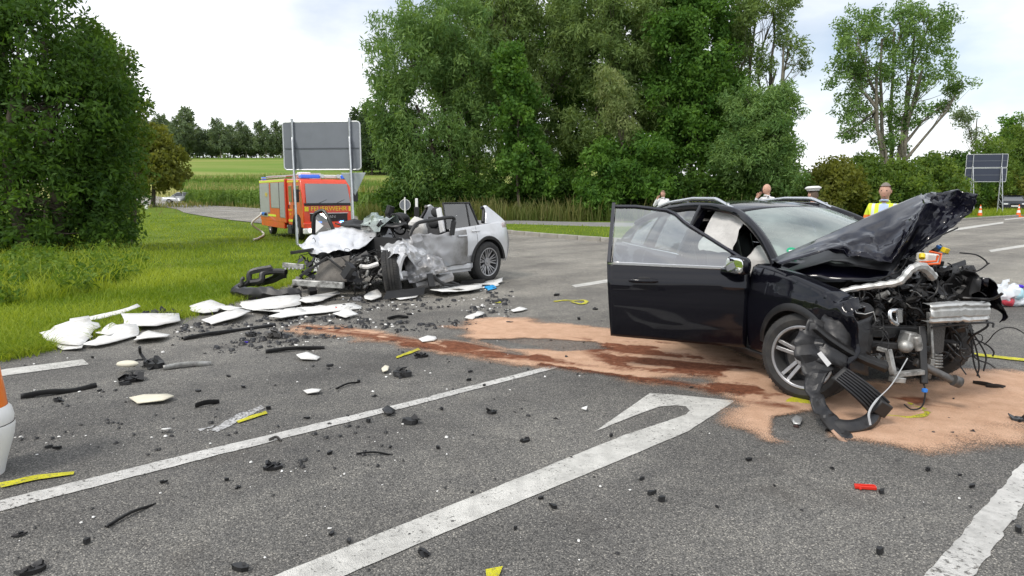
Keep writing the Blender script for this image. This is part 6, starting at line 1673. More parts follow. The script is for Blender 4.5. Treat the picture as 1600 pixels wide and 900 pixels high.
for y in (-.88, .88):
    mb = MB(); mb.cyl((.10, y, .45), (.155, y, .45), .10, .09); mb.build('headlight', mat('headlight_lit', (.9, .9, .85), .1, emit=(1, .95, .85), es=2.0), tk, smooth=40)
    mb = MB(); mb.bar((-.25, y * 1.30, 2.15), (-.25, y * 1.46, 2.15), .06, .06); mb.box((-.28, y * 1.50, 1.95), (.12, .22, .55)); mb.build('mirror', BLACKR, cab, bevel=.02)
for y in (-.42, .55):
    mb = MB(); mb.box((.055, y, .80), (.05, .16, .07)); mb.build('front_flasher', mat('blue_flash', (.05, .15, .9), .2, emit=(.10, .30, 1.0), es=9.0), tk, bevel=.015)
text_mesh('front_lettering', 'FEUERWEHR', .27, P_YELR, cab, (.022, .0, 1.375), (R(90), 0, R(90)), sx=1.05)
text_mesh('maker_lettering', 'MAN', .17, CHROME, cab, (.036, .05, 1.03), (R(90), 0, R(90)), ext=.006, sx=1.25)
for y in (-.98, .98): tb('yellow_block', P_YELR, [((.018, y, 1.375), (.012, .17, .20))], cab)
for y, x0 in ((-1.0, 0), (1.0, 0)): pass
for sy in (-1, 1):
    tb('cab_window', mat('truck_side_glass', (.02, .028, .03), .05, coat=1), [((-.88, sy * 1.125, 2.02), (.70, .02, .72))], cab, .01)
    tb('crew_window', MATS['truck_side_glass'], [((-1.95, sy * 1.125, 2.02), (.52, .02, .72))], cab, .01)
    tb('yellow_stripe', P_YELR, [((-1.45, sy * 1.125, 2.58), (1.85, .012, .09))], cab)
    tb('lower_stripe', P_LIME, [((-1.98, sy * 1.126, .82), (.75, .012, .10))], cab)
    tb('door_handle', BLACKR, [((-1.35, sy * 1.135, 1.45), (.10, .03, .16))], cab, .01)
    tb('crew_door_handle', BLACKR, [((-2.25, sy * 1.135, 1.45), (.08, .03, .16))], cab, .01)
    tb('door_gap', BLACKR, [((-1.50, sy * 1.122, 1.75), (.018, .012, 1.6))], cab)
    tb('step', BLACKR, [((-2.05, sy * 1.08, .42), (.62, .22, .40))], tk, .02)
    mb = MB(); mb.grid([[Vector((-1.08 + r * math.sin(t), sy * y, .48 + r * math.cos(t))) for r, y in ((.50, .95), (.52, 1.15), (.60, 1.16), (.62, 1.0))] for t in np.linspace(-1.6, 1.6, 18)]); mb.build('mudguard', BLACKR, tk, smooth=40)
text_mesh('door_lettering', 'Feuerwehr', .15, P_YELR, cab, (-2.05, -1.128, 1.30), (R(90), 0, 0))
text_mesh('door_lettering', 'Stadt', .13, P_YELR, cab, (-2.05, -1.128, 1.12), (R(90), 0, 0))
tb('crest', WHITE, [((-2.05, -1.128, 1.62), (.12, .01, .17))], cab)
mb = MB(); mb.box((-5.05, 0, 1.70), (5.0, 2.40, 2.02)); body = mb.build('equipment_body', P_RED, tk, bevel=.03)
tb('chassis', BLACKR, [((-4.3, 0, .60), (6.4, .95, .26))], tk)
for sy in (-1, 1):
    for k, (xc, wd, z0, z1) in enumerate(((-3.05, .86, .92, 2.55), (-4.20, .0, 0, 0), (-4.35, 1.50, 1.35, 2.55), (-6.45, 1.95, 1.10, 2.55))):
        if wd == 0: continue
        so_ = tb('roller_shutter', SHUT, [((xc, sy * 1.205, (z0 + z1) / 2), (wd, .03, z1 - z0))], body, .006)
        for j in range(int((z1 - z0) / .15)): tb('slat', SHUT, [((xc, sy * 1.222, z0 + .08 + .15 * j), (wd - .03, .008, .125))], so_, .003)
        tb('shutter_frame', BLACKR, [((xc - wd / 2 - .02, sy * 1.21, (z0 + z1) / 2), (.035, .04, z1 - z0))], so_)
    tb('top_stripe', P_LIME, [((-5.05, sy * 1.206, 2.635), (4.9, .014, .10))], body)
    tb('low_stripe', P_LIME, [((-5.9, sy * 1.206, .98 if sy else 0), (3.1, .014, .10))], body)
    tb('lower_skirt', P_RED, [((-5.2, sy * 1.12, .62), (4.5, .14, .42))], body, .02)
tb('pump_panel', mat('pump_panel', (.45, .46, .47), .4, .6), [((-6.60, -1.212, 1.02), (1.5, .03, .26))], body)
for k, (x, c) in enumerate(((-7.1, WHITE), (-6.75, BLUE_PL), (-6.45, BLUE_PL), (-6.15, BLACKR))):
    mb = MB(); mb.cyl((x, -1.22, 1.02), (x, -1.31, 1.02), .08, .07); mb.build('hose_coupling', c, body, smooth=40)
for x in (-6.8, -6.0, -4.9): text_mesh('shutter_emblem', '112' if x == -4.9 else 'FW', .34, P_YELR, body, (x, -1.232, 1.95), (R(90), 0, 0)) if x == -6.0 else None
# roof load
tb('light_bar', mat('blue_lens', (.03, .12, .62), .15, coat=1, emit=(.05, .2, 1), es=.25), [((-.62, -.62, 2.78), (.36, .85, .16))], cab, .04)
tb('light_bar', MATS['blue_lens'], [((-.62, .92, 2.78), (.34, .30, .18))], cab, .04)
tb('roof_sign', WHITE, [((-.62, .28, 2.78), (.30, .95, .15))], cab, .03)
for y in (-.1, .62):
    mb = MB(); mb.cyl((-.42, y, 2.80), (-.55, y, 2.80), .085, .07); mb.build('horn', CHROME, cab, smooth=40)
for y in (-.85, -.55):
    mb = MB(); mb.tube([(-2.3, y, 2.86), (-7.3, y, 2.90)], .035, 8); mb.build('ladder_rail', ALU, tk, smooth=50)
for x in np.linspace(-2.6, -7.0, 13):
    mb = MB(); mb.cyl((x, -.85, 2.875), (x, -.55, 2.875), .02, n=8); mb.build('ladder_rung', ALU, tk)
tb('roof_box', ALU, [((-4.6, .4, 2.86), (2.6, .7, .30))], tk, .03)
tb('monitor', WHITE, [((-2.9, -.2, 2.88), (.7, .5, .30))], tk, .06)
tb('rear_beacon', MATS['blue_lens'], [((-7.35, -1.0, 2.80), (.20, .20, .16))], tk, .03)
tb('roof_rail', CHROME, [((-5.0, -1.12, 2.80), (4.7, .05, .05))], tk, .01)
for x in (-1.08, -6.0):
    for sy in (-1, 1):
        mb = MB(); mb.lathe([(.22, -.14), (.30, -.15), (.39, -.13), (.42, -.08), (.42, .10), (.38, .13), (.22, .13)], (x, sy * .98, .42), (0, 1, 0), 32); w = mb.build('wheel', RUB, tk, smooth=40)
        mb = MB(); mb.lathe([(.02, -.10 * 1), (.10, -.10), (.14, -.03), (.22, -.04), (.245, -.13), (.255, -.14)] if sy < 0 else [(.02, .10), (.10, .10), (.14, .03), (.22, .04), (.245, .13), (.255, .14)], (x, sy * .98, .42), (0, 1, 0), 28); mb.build('rim', WHITE, w, smooth=40)
# crew member seen through the windscreen is not legible; hose laid on the grass
hp = [tk.matrix_world @ Vector((0, 0, 0))]
Mw = world_matrix(tk)
h0 = Mw @ Vector((-6.75, -1.32, 1.0)); h1 = Mw @ Vector((-6.9, -1.8, .5)); 
hose = bez([h0, h1, G(412, 366, .05), G(405, 373, .04), G(396, 376, .04)], 24)
mb = MB(); mb.tube(hose, .05, 8); o = mb.build('fire_hose', mat('hose_cloth', (.62, .60, .54), .8), smooth=50); tag(o, 'pale fire hose hanging from the fire engine onto grass', 'hose')

# ------------------------------------------------------------------ signs and posts
def lattice_post(parent, x, y, z0, z1, dep=.34, hz=None):
    mb = MB(); mb.cyl((x, y, z0), (x, y, z1), .038, n=10); p = mb.build('post', GALV, parent, smooth=50)
    mb = MB(); mb.tube([(x + .22, y - dep * 1.0, z0), (x + .02, y - .08, hz), (x, y - .02, hz + .1)], .032, 8); mb.build('stay', GALV, p, smooth=50)
    k = 0; z = z0 + .25
    mb = MB()
    while z < hz - .4:
        t = (z - z0) / (hz - z0); q = Vector((x + .22 - .20 * t, y - dep + (dep - .08) * t, z))
        mb.tube([(x, y, z), q], .014, 6)
        t2 = min(1, (z + .42 - z0) / (hz - z0)); mb.tube([q, (x, y, z + .45)], .012, 6)
        z += .55
    mb.build('lattice', GALV, p, smooth=50)
def plate(name, m, edge, parent, x0, x1, y, z0, z1, r=.10):
    pts = []
    for cx, cz, a0 in ((x1 - r, z1 - r, 0), (x0 + r, z1 - r, 90), (x0 + r, z0 + r, 180), (x1 - r, z0 + r, 270)):
        for a in (0, 30, 60, 90): pts.append(Vector((cx + r * math.cos(R(a0 + a)), y, cz + r * math.sin(R(a0 + a)))))
    mb = MB(); mb.prism(pts, (0, 1, 0), .03); b = mb.build(name, m, parent)
    mb = MB(); mb.tube([p + Vector((0, .01, 0)) for p in pts], .022, 6, closed=True); mb.build('edge_profile', edge, b, smooth=50)
    return b
EDGE = mat('edge_white', (.62, .64, .66), .4, .3)
Ysg = 22.0; base = ground((507 - 800) / FPX * Ysg, Ysg)
sg = empty('road_sign', base, R(-7), 'large grey-backed direction sign on lattice posts before the fire engine', 'road sign')
k = Ysg / FPX
zt, zb_ = W(507, 190, Ysg).z - base.z, W(507, 265, Ysg).z - base.z
b = plate('board', GREYB, EDGE, sg, -1.27, 1.27, .05, zb_, zt)
mb = MB(); mb.box((0, .045, zb_ + (zt - zb_) * .45), (2.44, .03, .03)); mb.build('board_joint', mat('joint_dark', (.10, .11, .13), .5), b)
lattice_post(sg, -.93, 0, 0, zt + .10, .45, zb_ + .9); lattice_post(sg, .95, 0, 0, zt + .10, .45, zb_ + .9)
tz = zb_ - .10; mb = MB(); mb.prism([(.60, .05, tz), (1.42, .05, tz), (1.05, .05, tz - .72)], (0, 1, 0), .02); mb.build('triangle_plate', mat('sign_back_pale', (.36, .40, .42), .45, .4), sg, bevel=.012)
Ysg = 54; base = ground((1531 - 800) / FPX * Ysg, Ysg)
s2 = empty('road_sign', base, R(-16), 'twin-board blue-grey backed sign standing on the far verge', 'road sign')
z0, z1, z2 = W(1531, 284, Ysg).z, W(1531, 262, Ysg).z, W(1531, 241, Ysg).z
DKB = mat('sign_back_dark', (.045, .055, .085), .5, .2)
for a, c in ((z0, z1 - .04), (z1 + .02, z2)):
    b = plate('board', DKB, EDGE, s2, -1.40, 1.40, .05, a, c, .06)
    mb = MB(); mb.box((0, .045, (a + c) / 2), (2.7, .03, .03)); mb.build('board_joint', GREYB, b)
lattice_post(s2, -.95, 0, 0, z2 + .05, .5, z1); lattice_post(s2, 1.0, 0, 0, z2 + .05, .5, z1)
Yr = 25.5; base = ground((634 - 800) / FPX * Yr, Yr)
rs = empty('round_sign', base, 0, 'small round grey-backed sign behind the silver wreck', 'road sign')
zc = W(634, 320, Yr).z
mb = MB(); mb.cyl((0, -.03, 0), (0, -.03, zc + .28), .03, n=10); mb.build('post', WHITE, rs, smooth=50)
mb = MB(); mb.cyl((0, 0, zc), (0, .02, zc), .19, n=36); b = mb.build('disc', GREYB, rs)
mb = MB(); mb.tube([Vector((.195 * math.cos(a), .01, zc + .195 * math.sin(a))) for a in np.linspace(0, 6.283, 37)[:-1]], .012, 6, closed=True); mb.build('rim_profile', WHITE, b, smooth=50)
# black-banded post sticking up behind the wreck
Yb = 16.0; base = ground((652 - 800) / FPX * Yb, Yb)
bp = empty('marker_post', base, 0, 'slender white marker post with a broad black band', 'marker post')
zt = W(653, 310, Yb).z
mb = MB(); mb.prism([(-.06, -.05, 0), (.06, -.05, 0), (.05, .06, 0), (-.05, .06, 0)], (0, 0, 1), .55); mb.build('foot', WHITE, bp, bevel=.01)
mb = MB(); mb.prism([(-.058, -.05, .551), (.058, -.05, .551), (.05, .06, .551), (-.05, .06, .551)], (0, 0, 1), zt - .75); mb.build('black_band', PL_BLK, bp, bevel=.01)
mb = MB(); mb.prism([(-.03, -.03, zt - .199), (.03, -.03, zt - .199), (.03, .03, zt - .199), (-.03, .03, zt - .199)], (0, 0, 1), .20); mb.build('cap', WHITE, bp, bevel=.01)
def delineator(px, py, hpx, label):
    p = G(px, py); Yd = p.y; h = hpx * Yd / FPX
    e = empty('delineator_post', p, 0, label, 'delineator post', 'white delineator posts along the side road')
    w = h * .13
    mb = MB(); mb.prism([(-w, 0, -.05), (w, 0, -.05), (w * .8, 0, h * .62), (-w * .8, 0, h * .62)], (0, 1, 0), w); mb.build('shaft', WHITE, e)
    mb = MB(); mb.prism([(-w * .82, -.005, h * .62), (w * .82, -.005, h * .62), (w * .78, -.005, h * .85), (-w * .78, -.005, h * .78)], (0, 1, 0), w + .01); mb.build('black_band', PL_BLK, e)
    mb = MB(); mb.prism([(-w * .78, 0, h * .781), (w * .78, 0, h * .851), (w * .7, 0, h), (-w * .7, 0, h * .93)], (0, 1, 0), w); mb.build('cap', WHITE, e)
delineator(228, 326, 15, 'white delineator post on the near edge of the side road')
delineator(237, 312, 14, 'white delineator post beside the olive hornbeam trunk')
delineator(374, 322, 17, 'white delineator post in front of the maize field')
# ------------------------------------------------------------------ traffic cones and the bollard at the roadside
CONE_O = mat('cone_orange', (.85, .16, .02), .5)
def cone(px, py, label):
    p = G(px, py)
    e = empty('traffic_cone', p, 0, label, 'traffic cone', 'traffic cones on the far carriageway')
    mb = MB(); mb.box((0, 0, .03), (.42, .42, .05)); mb.build('base', CONE_O, e, bevel=.015)
    H_ = .85
    for k, (a, b, m_) in enumerate(((.055, .30, CONE_O), (.30, .48, WHITE), (.48, .62, CONE_O), (.62, .74, WHITE), (.74, .86, CONE_O))):
        r = lambda z: .17 - .145 * z / H_
        mb = MB(); mb.lathe([(r(a), a), (r(b), b)] + ([(.0, b)] if k == 4 else []), n=20); mb.build('band', m_, e, smooth=40)
cone(1531, 339, 'orange and white traffic cone before the twin-board sign')
cone(1591, 339, 'orange and white traffic cone beside the parked black car')
q = G(-30, 742)
bl = empty('warning_bollard', (q.x, q.y, 0), 0, 'fat white bollard with orange band beside the lane line', 'bollard')
def bol(name, prof, m):
    mb = MB(); mb.lathe(prof, n=40); return mb.build(name, m, bl, smooth=60)
kk = 1 / m_per_px(q.y)
ORB = mat('bollard_orange', (.85, .20, .015), .35, coat=.4)
zz = lambda y: W(0, y, q.y).z
rr_ = lambda x: (x - (-30)) / FPX * q.y
bol('foot', [(.02, 0.0), (rr_(2), 0.0), (rr_(8), zz(720)), (rr_(20), zz(685)), (rr_(23), zz(668)), (rr_(22), zz(664))], WHITE)
bol('collar', [(rr_(21), zz(663)), (rr_(22.5), zz(655)), (rr_(20), zz(643)), (rr_(15.5), zz(637))], WHITE)
bol('orange_band', [(rr_(15), zz(637)), (rr_(13), zz(610)), (rr_(9), zz(572)), (rr_(7), zz(570))], ORB)
bol('cap', [(rr_(8), zz(570)), (rr_(10.5), zz(560)), (rr_(9), zz(545)), (rr_(4), zz(538)), (rr_(-8), zz(533)), (0.0, zz(531))], WHITE)
# bicycle-like hoop sign at the very edge is out of view apart from a rim; left out of reach of the lens

# ------------------------------------------------------------------ parked cars far off
def far_car(name, loc, rz, paint, label, L_=4.3, Wd=1.78, Ht=1.48, estate=True):
    e = empty(name, loc, rz, label, 'car')
    hl = L_ / 2
    low = [(-hl, .35), (-hl, .85), (-hl + .08, .98), (.55, .95), (hl - .25, .82), (hl - .02, .66), (hl, .35)]
    mb = MB(); rows = []
    for y, k in ((-1, .93), (-.97, 1), (.97, 1), (1, .93)):
        rows.append([Vector((x * k, y * Wd / 2, z)) for x, z in low])
    mb.grid(rows); mb.prism([(x * .93, -Wd / 2, z) for x, z in low], (0, 1, 0), .01); mb.prism([(x * .93, Wd / 2 - .01, z) for x, z in low], (0, 1, 0), .01)
    mb.build('body', paint, e, smooth=35, bevel=.03)
    hi = [(-hl + .12, .97), (-hl + .45, Ht - .06), (-hl + .8, Ht), (-.1, Ht), (.35, Ht - .08), (1.05, .94)]
    mb = MB(); rows = [[Vector((x, y * Wd / 2 * (1 - .22 * (z - .95) / (Ht - .95)), z)) for x, z in hi] for y in (-.93, -.6, .6, .93)]
    mb.grid(rows); mb.prism([Vector((x, -.93 * Wd / 2 * (1 - .22 * (z - .95) / (Ht - .95)), z)) for x, z in hi], (0, 1, 0), .01); mb.prism([Vector((x, .92 * Wd / 2 * (1 - .22 * (z - .95) / (Ht - .95)), z)) for x, z in hi], (0, 1, 0), .01)
    cabn = mb.build('cabin_glass', mat('far_car_glass', (.03, .035, .04), .05, coat=1), e, smooth=30)
    mb = MB(); mb.grid([[Vector((x, y * Wd / 2 * .76, Ht + .012 - .03 * abs(y) ** 3)) for y in np.linspace(-1, 1, 7)] for x in np.linspace(-hl + .45, .32, 8)]); mb.build('roof', paint, e, smooth=50, solid=.03)
    for sy in (-1, 1):
        for a, b in (((.32, Ht - .06), (1.02, .95)), ((-.35, Ht - .02), (-.42, .96)), ((-hl + .5, Ht - .05), (-hl + .15, .97))):
            mb = MB(); mb.bar((a[0], sy * Wd / 2 * .745, a[1]), (b[0], sy * Wd / 2 * .935, b[1]), .07, .06); mb.build('pillar', paint, e)
        mb = MB(); mb.box((hl - .10, sy * Wd * .37, .72), (.12, .34, .14)); mb.build('headlight', mat('lamp_clear', (.75, .78, .8), .1, coat=1), e, bevel=.03)
        mb = MB(); mb.box((.62, sy * (Wd / 2 + .08), 1.0), (.12, .18, .13)); mb.build('mirror', paint, e, bevel=.03)
        for x in (hl - .85, -hl + .80):
            mb = MB(); mb.lathe([(.19, -.1), (.31, -.11), (.32, 0), (.31, .11), (.19, .1)], (x, sy * (Wd / 2 - .09), .32), (0, 1, 0), 22); w = mb.build('wheel', RUB, e, smooth=40)
            mb = MB(); mb.lathe([(.02, sy * .10), (.20, sy * .115)], (x, sy * (Wd / 2 - .09), .32), (0, 1, 0), 18); mb.build('rim', RIM, w)
    mb = MB(); mb.box((hl + .005, 0, .55), (.03, .52, .11)); mb.build('number_plate', WHITE, e)
    mb = MB(); mb.box((hl - .005, 0, .72), (.04, .7, .12)); mb.build('grille', PL_BLK, e)
    return e
p = G(1597, 331)
far_car('parked_car', (p.x - .6, p.y + .5, 0), math.atan2(-.86, -.5), P_BLACK, 'parked black car on the far carriageway')
p = at(286, 92); far_car('parked_car', p, R(-160), mat('far_silver', (.55, .57, .58), .3, .5), 'distant silver estate car half hidden beside the hornbeam')

# ------------------------------------------------------------------ people
SKIN = mat('skin', (.55, .32, .23), .55, var=.08, vs=30)
def person(name, loc, face, label, shirt, trousers, hair_c, height=1.75, phone=False, bald=False, cap=False, vest=False, hands='down'):
    e = empty(name, loc, face, label, 'person')      # local -y is forward
    s = height / 1.75
    J = {'pelvis': (0, 0, .95), 'waist': (0, .01, 1.08), 'chest': (0, .02, 1.27), 'neck0': (0, .02, 1.44), 'neck': (0, .0, 1.50),
         'shL': (.18, .02, 1.40), 'elL': (.25, .05, 1.12), 'wrL': (.22, -.08, .90), 'haL': (.21, -.12, .82), 'shR': (-.18, .02, 1.40), 'elR': (-.25, .05, 1.12), 'wrR': (-.22, -.08, .90), 'haR': (-.21, -.12, .82),
         'hipL': (.10, 0, .92), 'knL': (.11, -.02, .50), 'anL': (.11, .03, .09), 'toL': (.12, -.13, .04), 'hipR': (-.10, 0, .92), 'knR': (-.11, -.02, .50), 'anR': (-.11, .03, .09), 'toR': (-.12, -.13, .04)}
    if phone: J.update({'elR': (-.30, -.10, 1.20), 'wrR': (-.15, -.14, 1.46), 'haR': (-.105, -.11, 1.54)})
    rad = {'pelvis': .15, 'waist': .145, 'chest': .165, 'neck0': .075, 'neck': .055, 'sh': .075, 'el': .048, 'wr': .034, 'ha': .035, 'hip': .095, 'kn': .065, 'an': .045, 'to': .04}
    edges = [('pelvis', 'waist'), ('waist', 'chest'), ('chest', 'neck0'), ('neck0', 'neck'), ('chest', 'shL'), ('shL', 'elL'), ('elL', 'wrL'), ('chest', 'shR'), ('shR', 'elR'), ('elR', 'wrR'),
             ('pelvis', 'hipL'), ('hipL', 'knL'), ('knL', 'anL'), ('anL', 'toL'), ('pelvis', 'hipR'), ('hipR', 'knR'), ('knR', 'anR'), ('anR', 'toR')]
    def skin(nm, joints, eds, m, grow=1.0, root=None):
        names = list(dict.fromkeys(joints))
        me = bpy.data.meshes.new(nm)
        me.from_pydata([Vector(J[j]) * s for j in names], [(names.index(a), names.index(b)) for a, b in eds], [])
        o = bpy.data.objects.new(nm, me); col.objects.link(o); o.parent = e
        md = o.modifiers.new('skin', 'SKIN')
        lay = me.skin_vertices[0].data if me.skin_vertices else None
        if lay is None:
            bpy.context.view_layer.objects.active = o; bpy.ops.mesh.customdata_skin_add(); lay = me.skin_vertices[0].data
        for i, j in enumerate(names):
            k = j[:-1] if j[-1] in 'LR' else j
            r = rad[k] * s * grow
            lay[i].radius = (r * (1.25 if k in ('chest', 'pelvis', 'waist') else 1), r * (.85 if k in ('chest', 'pelvis', 'waist') else 1))
            lay[i].use_root = (j == (root or names[0]))
        sb = o.modifiers.new('sub', 'SUBSURF'); sb.levels = 2; sb.render_levels = 2
        dg = bpy.context.evaluated_depsgraph_get(); me2 = bpy.data.meshes.new_from_object(o.evaluated_get(dg))
        o.modifiers.clear(); o.data = me2; me2.materials.clear(); me2.materials.append(m); me2.shade_smooth()
        return o
    up_j = [j for ed in edges[:10] for j in ed]; lo_j = [j for ed in edges[10:] for j in ed]
    body = skin('body', [j for ed in edges for j in ed], edges, shirt, root='pelvis')
    # trousers over the legs as clothing
    skin('trousers', lo_j, edges[10:], trousers, 1.10, root='pelvis')
    if False:
        skin('vest', ['waist', 'chest', 'shL', 'shR', 'neck0'], [('waist', 'chest'), ('chest', 'shL'), ('chest', 'shR'), ('chest', 'neck0')], vest, 1.16, root='chest')
    # head with face
    hd = MB(); hc = Vector((0, -.015, 1.625)) * s; n, m_ = 22, 16
    vs, fs = [], []
    for i in range(m_ + 1):
        a = math.pi * i / m_
        for k in range(n):
            t = 2 * math.pi * k / n
            x, y, z = math.sin(a) * math.cos(t), math.sin(a) * math.sin(t), math.cos(a)
            w = .076 * (1 - .26 * max(0, -z)); d = .098 * (1 - .10 * max(0, -z)); f = max(0, -y)
            yy = d * y - (.010 * math.exp(-((z + .62) / .25) ** 2) * f ** 3) - .030 * math.exp(-((z + .10) / .13) ** 2) * math.exp(-(x / .16) ** 2) * f ** 6 + .010 * math.exp(-((z - .10) / .12) ** 2) * math.exp(-((abs(x) - .42) / .2) ** 2) * f
            vs.append(hc + Vector((w * x, yy, .122 * z)) * s)
    fs = [(i * n + k, (i + 1) * n + k, (i + 1) * n + (k + 1) % n, i * n + (k + 1) % n) for i in range(m_) for k in range(n)]
    hd.add(vs, fs)
    hd.tube([Vector((0, .01, 1.47)) * s, Vector((0, 0, 1.56)) * s], .052 * s, 12)
    for sx in (-1, 1): hd.ball(hc + Vector((sx * .077, .012, .0)) * s, (.008 * s, .018 * s, .028 * s), 8, 6)
    head = hd.build('head', SKIN, e, smooth=60)
    eyes = MB()
    for sx in (-1, 1): eyes.ball(hc + Vector((sx * .031, -.085, .012)) * s, (.012 * s, .006 * s, .007 * s), 8, 6)
    eyes.build('eyes', INTER, head)
    mb = MB(); mb.ball(hc + Vector((0, -.092, -.062)) * s, (.024 * s, .006 * s, .006 * s), 8, 5); mb.build('mouth', mat('lips', (.40, .16, .13), .5), head)
    if not bald:
        hm = MB(); vs = []
        for i in range(9):
            a = math.pi * (.02 + .50 * i / 8)
            for k in range(n):
                t = 2 * math.pi * k / n
                x, y, z = math.sin(a) * math.cos(t), math.sin(a) * math.sin(t), math.cos(a)
                lim = .60 if y < -.25 else -.55
                z = max(z, lim) if y < -.25 else z - .28 * max(0, y) * (i / 8)
                vs.append(hc + Vector((.080 * x, .102 * y + .005, .126 * z + .003)) * s)
        hm.add(vs, [(i * n + k, (i + 1) * n + k, (i + 1) * n + (k + 1) % n, i * n + (k + 1) % n) for i in range(8) for k in range(n)])
        hm.build('hair', mat('hair_%s' % name + str(round(hair_c[0], 3)), hair_c, .8, var=.3, vs=60), head, smooth=60)
    if cap:
        mb = MB(); mb.lathe([(.0, .085), (.10, .080), (.135, .060), (.138, .045), (.11, .025), (.098, .0)], hc + Vector((0, .0, .075)) * s, (0, -.08, 1), 26); c_ = mb.build('cap', WHITE, head, smooth=40)
        mb = MB(); mb.lathe([(.098, .0), (.1, .022), (.098, .026)], hc + Vector((0, .0, .07)) * s, (0, -.08, 1), 26); mb.build('cap_band', INTER, c_, smooth=50)
        mb = MB(); mb.grid([[hc + Vector((r_ * math.sin(t) * .098, -.075 - .055 * (r_ - .6) * 2 * math.cos(t), .065 - .02 * (r_ - .6))) * s for r_ in (.6, .8, 1.0)] for t in np.linspace(-1.4, 1.4, 11)]); mb.build('cap_peak', INTER, c_, smooth=60, solid=.004)
    # hands: palm, four fingers, thumb
    for sd in ('L', 'R'):
        w_, h_ = Vector(J['wr' + sd]) * s, Vector(J['ha' + sd]) * s
        d = (h_ - w_).normalized(); sx = 1 if sd == 'L' else -1
        acr = d.cross(Vector((sx, 0, 0))); acr = acr.normalized() if acr.length > .1 else Vector((0, -1, 0))
        nrm = d.cross(acr).normalized()
        hb = MB(); hb.tube([w_ - d * .02, w_ + d * .03, w_ + d * .085], [.028, .036, .036], 10)
        for k in range(4):
            b0 = w_ + d * .08 + acr * (.030 - .020 * k)
            Lf = (.065, .075, .07, .055)[k]
            hb.tube([b0, b0 + d * Lf * .5 + nrm * .006, b0 + d * Lf * .95 + nrm * .022], [.010, .009, .007], 6)
        b0 = w_ + d * .035 + acr * .036
        hb.tube([b0, b0 + (d * .7 + acr * .7) * .035, b0 + (d + acr * .4) * .062], [.012, .010, .008], 6)
        hb.build('hand', SKIN, body, smooth=50)
    mb = MB(); mb.tube([Vector((.06 * math.cos(a), .065 * math.sin(a) - .0, 1.485 - .02 * math.sin(a))) * s for a in np.linspace(0, 6.283, 17)[:-1]], .014 * s, 6, closed=True); mb.build('collar', shirt, body, smooth=50)
    if phone:
        mb = MB(); mb.box(Vector((-.088, -.06, 1.60)) * s, (.012, .07, .14), (.2, 0, 0)); mb.build('phone', INTER, body, bevel=.004)
    for sx in (-1, 1):
        mb = MB(); mb.ball(Vector((sx * .12, -.05, .045)) * s, (.05 * s, .14 * s, .05 * s), 12, 8); mb.v = [(v[0], v[1], max(v[2], 0.0)) for v in mb.v]; mb.build('shoe', BLACKR, body, smooth=50)
    return e
def vest_material():
    m, nt, b = newmat('hi_vis_vest')
    tc = nt.nodes.new('ShaderNodeTexCoord'); sep = nt.nodes.new('ShaderNodeSeparateXYZ'); nt.links.new(tc.outputs['Object'], sep.inputs[0])
    r = nt.nodes.new('ShaderNodeValToRGB'); r.color_ramp.interpolation = 'CONSTANT'
    e = r.color_ramp.elements; e[0].position = 0; e[0].color = (.68, .80, .04, 1); e[1].position = .5; e[1].color = (.9, .25, .04, 1)
    for p_, c_ in ((.60, (.68, .80, .04, 1)),): q_ = e.new(p_); q_.color = c_
    mr = nt.nodes.new('ShaderNodeMapRange'); mr.inputs['From Min'].default_value = .7; mr.inputs['From Max'].default_value = 1.7
    nt.links.new(sep.outputs[2], mr.inputs[0]); nt.links.new(mr.outputs[0], r.inputs[0])
    ab = nt.nodes.new('ShaderNodeMath'); ab.operation = 'ABSOLUTE'; nt.links.new(sep.outputs[0], ab.inputs[0])
    st = nt.nodes.new('ShaderNodeValToRGB'); st.color_ramp.interpolation = 'CONSTANT'
    e = st.color_ramp.elements; e[0].position = 0; e[0].color = (0, 0, 0, 1); e[1].position = .115; e[1].color = (1, 1, 1, 1); q_ = e.new(.155); q_.color = (0, 0, 0, 1)
    nt.links.new(ab.outputs[0], st.inputs[0])
    mx = nt.nodes.new('ShaderNodeMixRGB'); mx.inputs[2].default_value = (.62, .66, .66, 1)
    nt.links.new(st.outputs[0], mx.inputs[0]); nt.links.new(r.outputs[0], mx.inputs[1])
    # the open front shows the pale blue shirt
    fy = nt.nodes.new('ShaderNodeMath'); fy.operation = 'LESS_THAN'; fy.inputs[1].default_value = -.04; nt.links.new(sep.outputs[1], fy.inputs[0])
    fx = nt.nodes.new('ShaderNodeMath'); fx.operation = 'LESS_THAN'; fx.inputs[1].default_value = .062; nt.links.new(ab.outputs[0], fx.inputs[0])
    fz = nt.nodes.new('ShaderNodeMath'); fz.operation = 'MULTIPLY'; nt.links.new(fy.outputs[0], fz.inputs[0]); nt.links.new(fx.outputs[0], fz.inputs[1])
    m2 = nt.nodes.new('ShaderNodeMixRGB'); m2.inputs[2].default_value = (.45, .55, .75, 1); nt.links.new(fz.outputs[0], m2.inputs[0]); nt.links.new(mx.outputs[0], m2.inputs[1])
    nt.links.new(m2.outputs[0], b.inputs['Base Color'])
    b.inputs['Roughness'].default_value = .7
    return m
DENIM = mat('dark_trousers', (.03, .035, .05), .85)
SHB = mat('pale_blue_shirt', (.45, .55, .75), .8, var=.08, vs=12)
SHW = mat('white_shirt', (.78, .79, .80), .8, var=.05, vs=12)
def stand(px, Y): return ((px - 800) / FPX * Y, Y, 0.0)
pv = person('person', stand(1378, 9.9), R(-38), 'person in yellow and orange safety vest behind the raised hood', vest_material(), DENIM, (.20, .17, .15), 1.76)
person('person', stand(1195, 16.0), R(-70), 'bald person in white shirt holding a phone to the face', SHW, DENIM, (.2, .15, .12), 1.83, phone=True, bald=True)
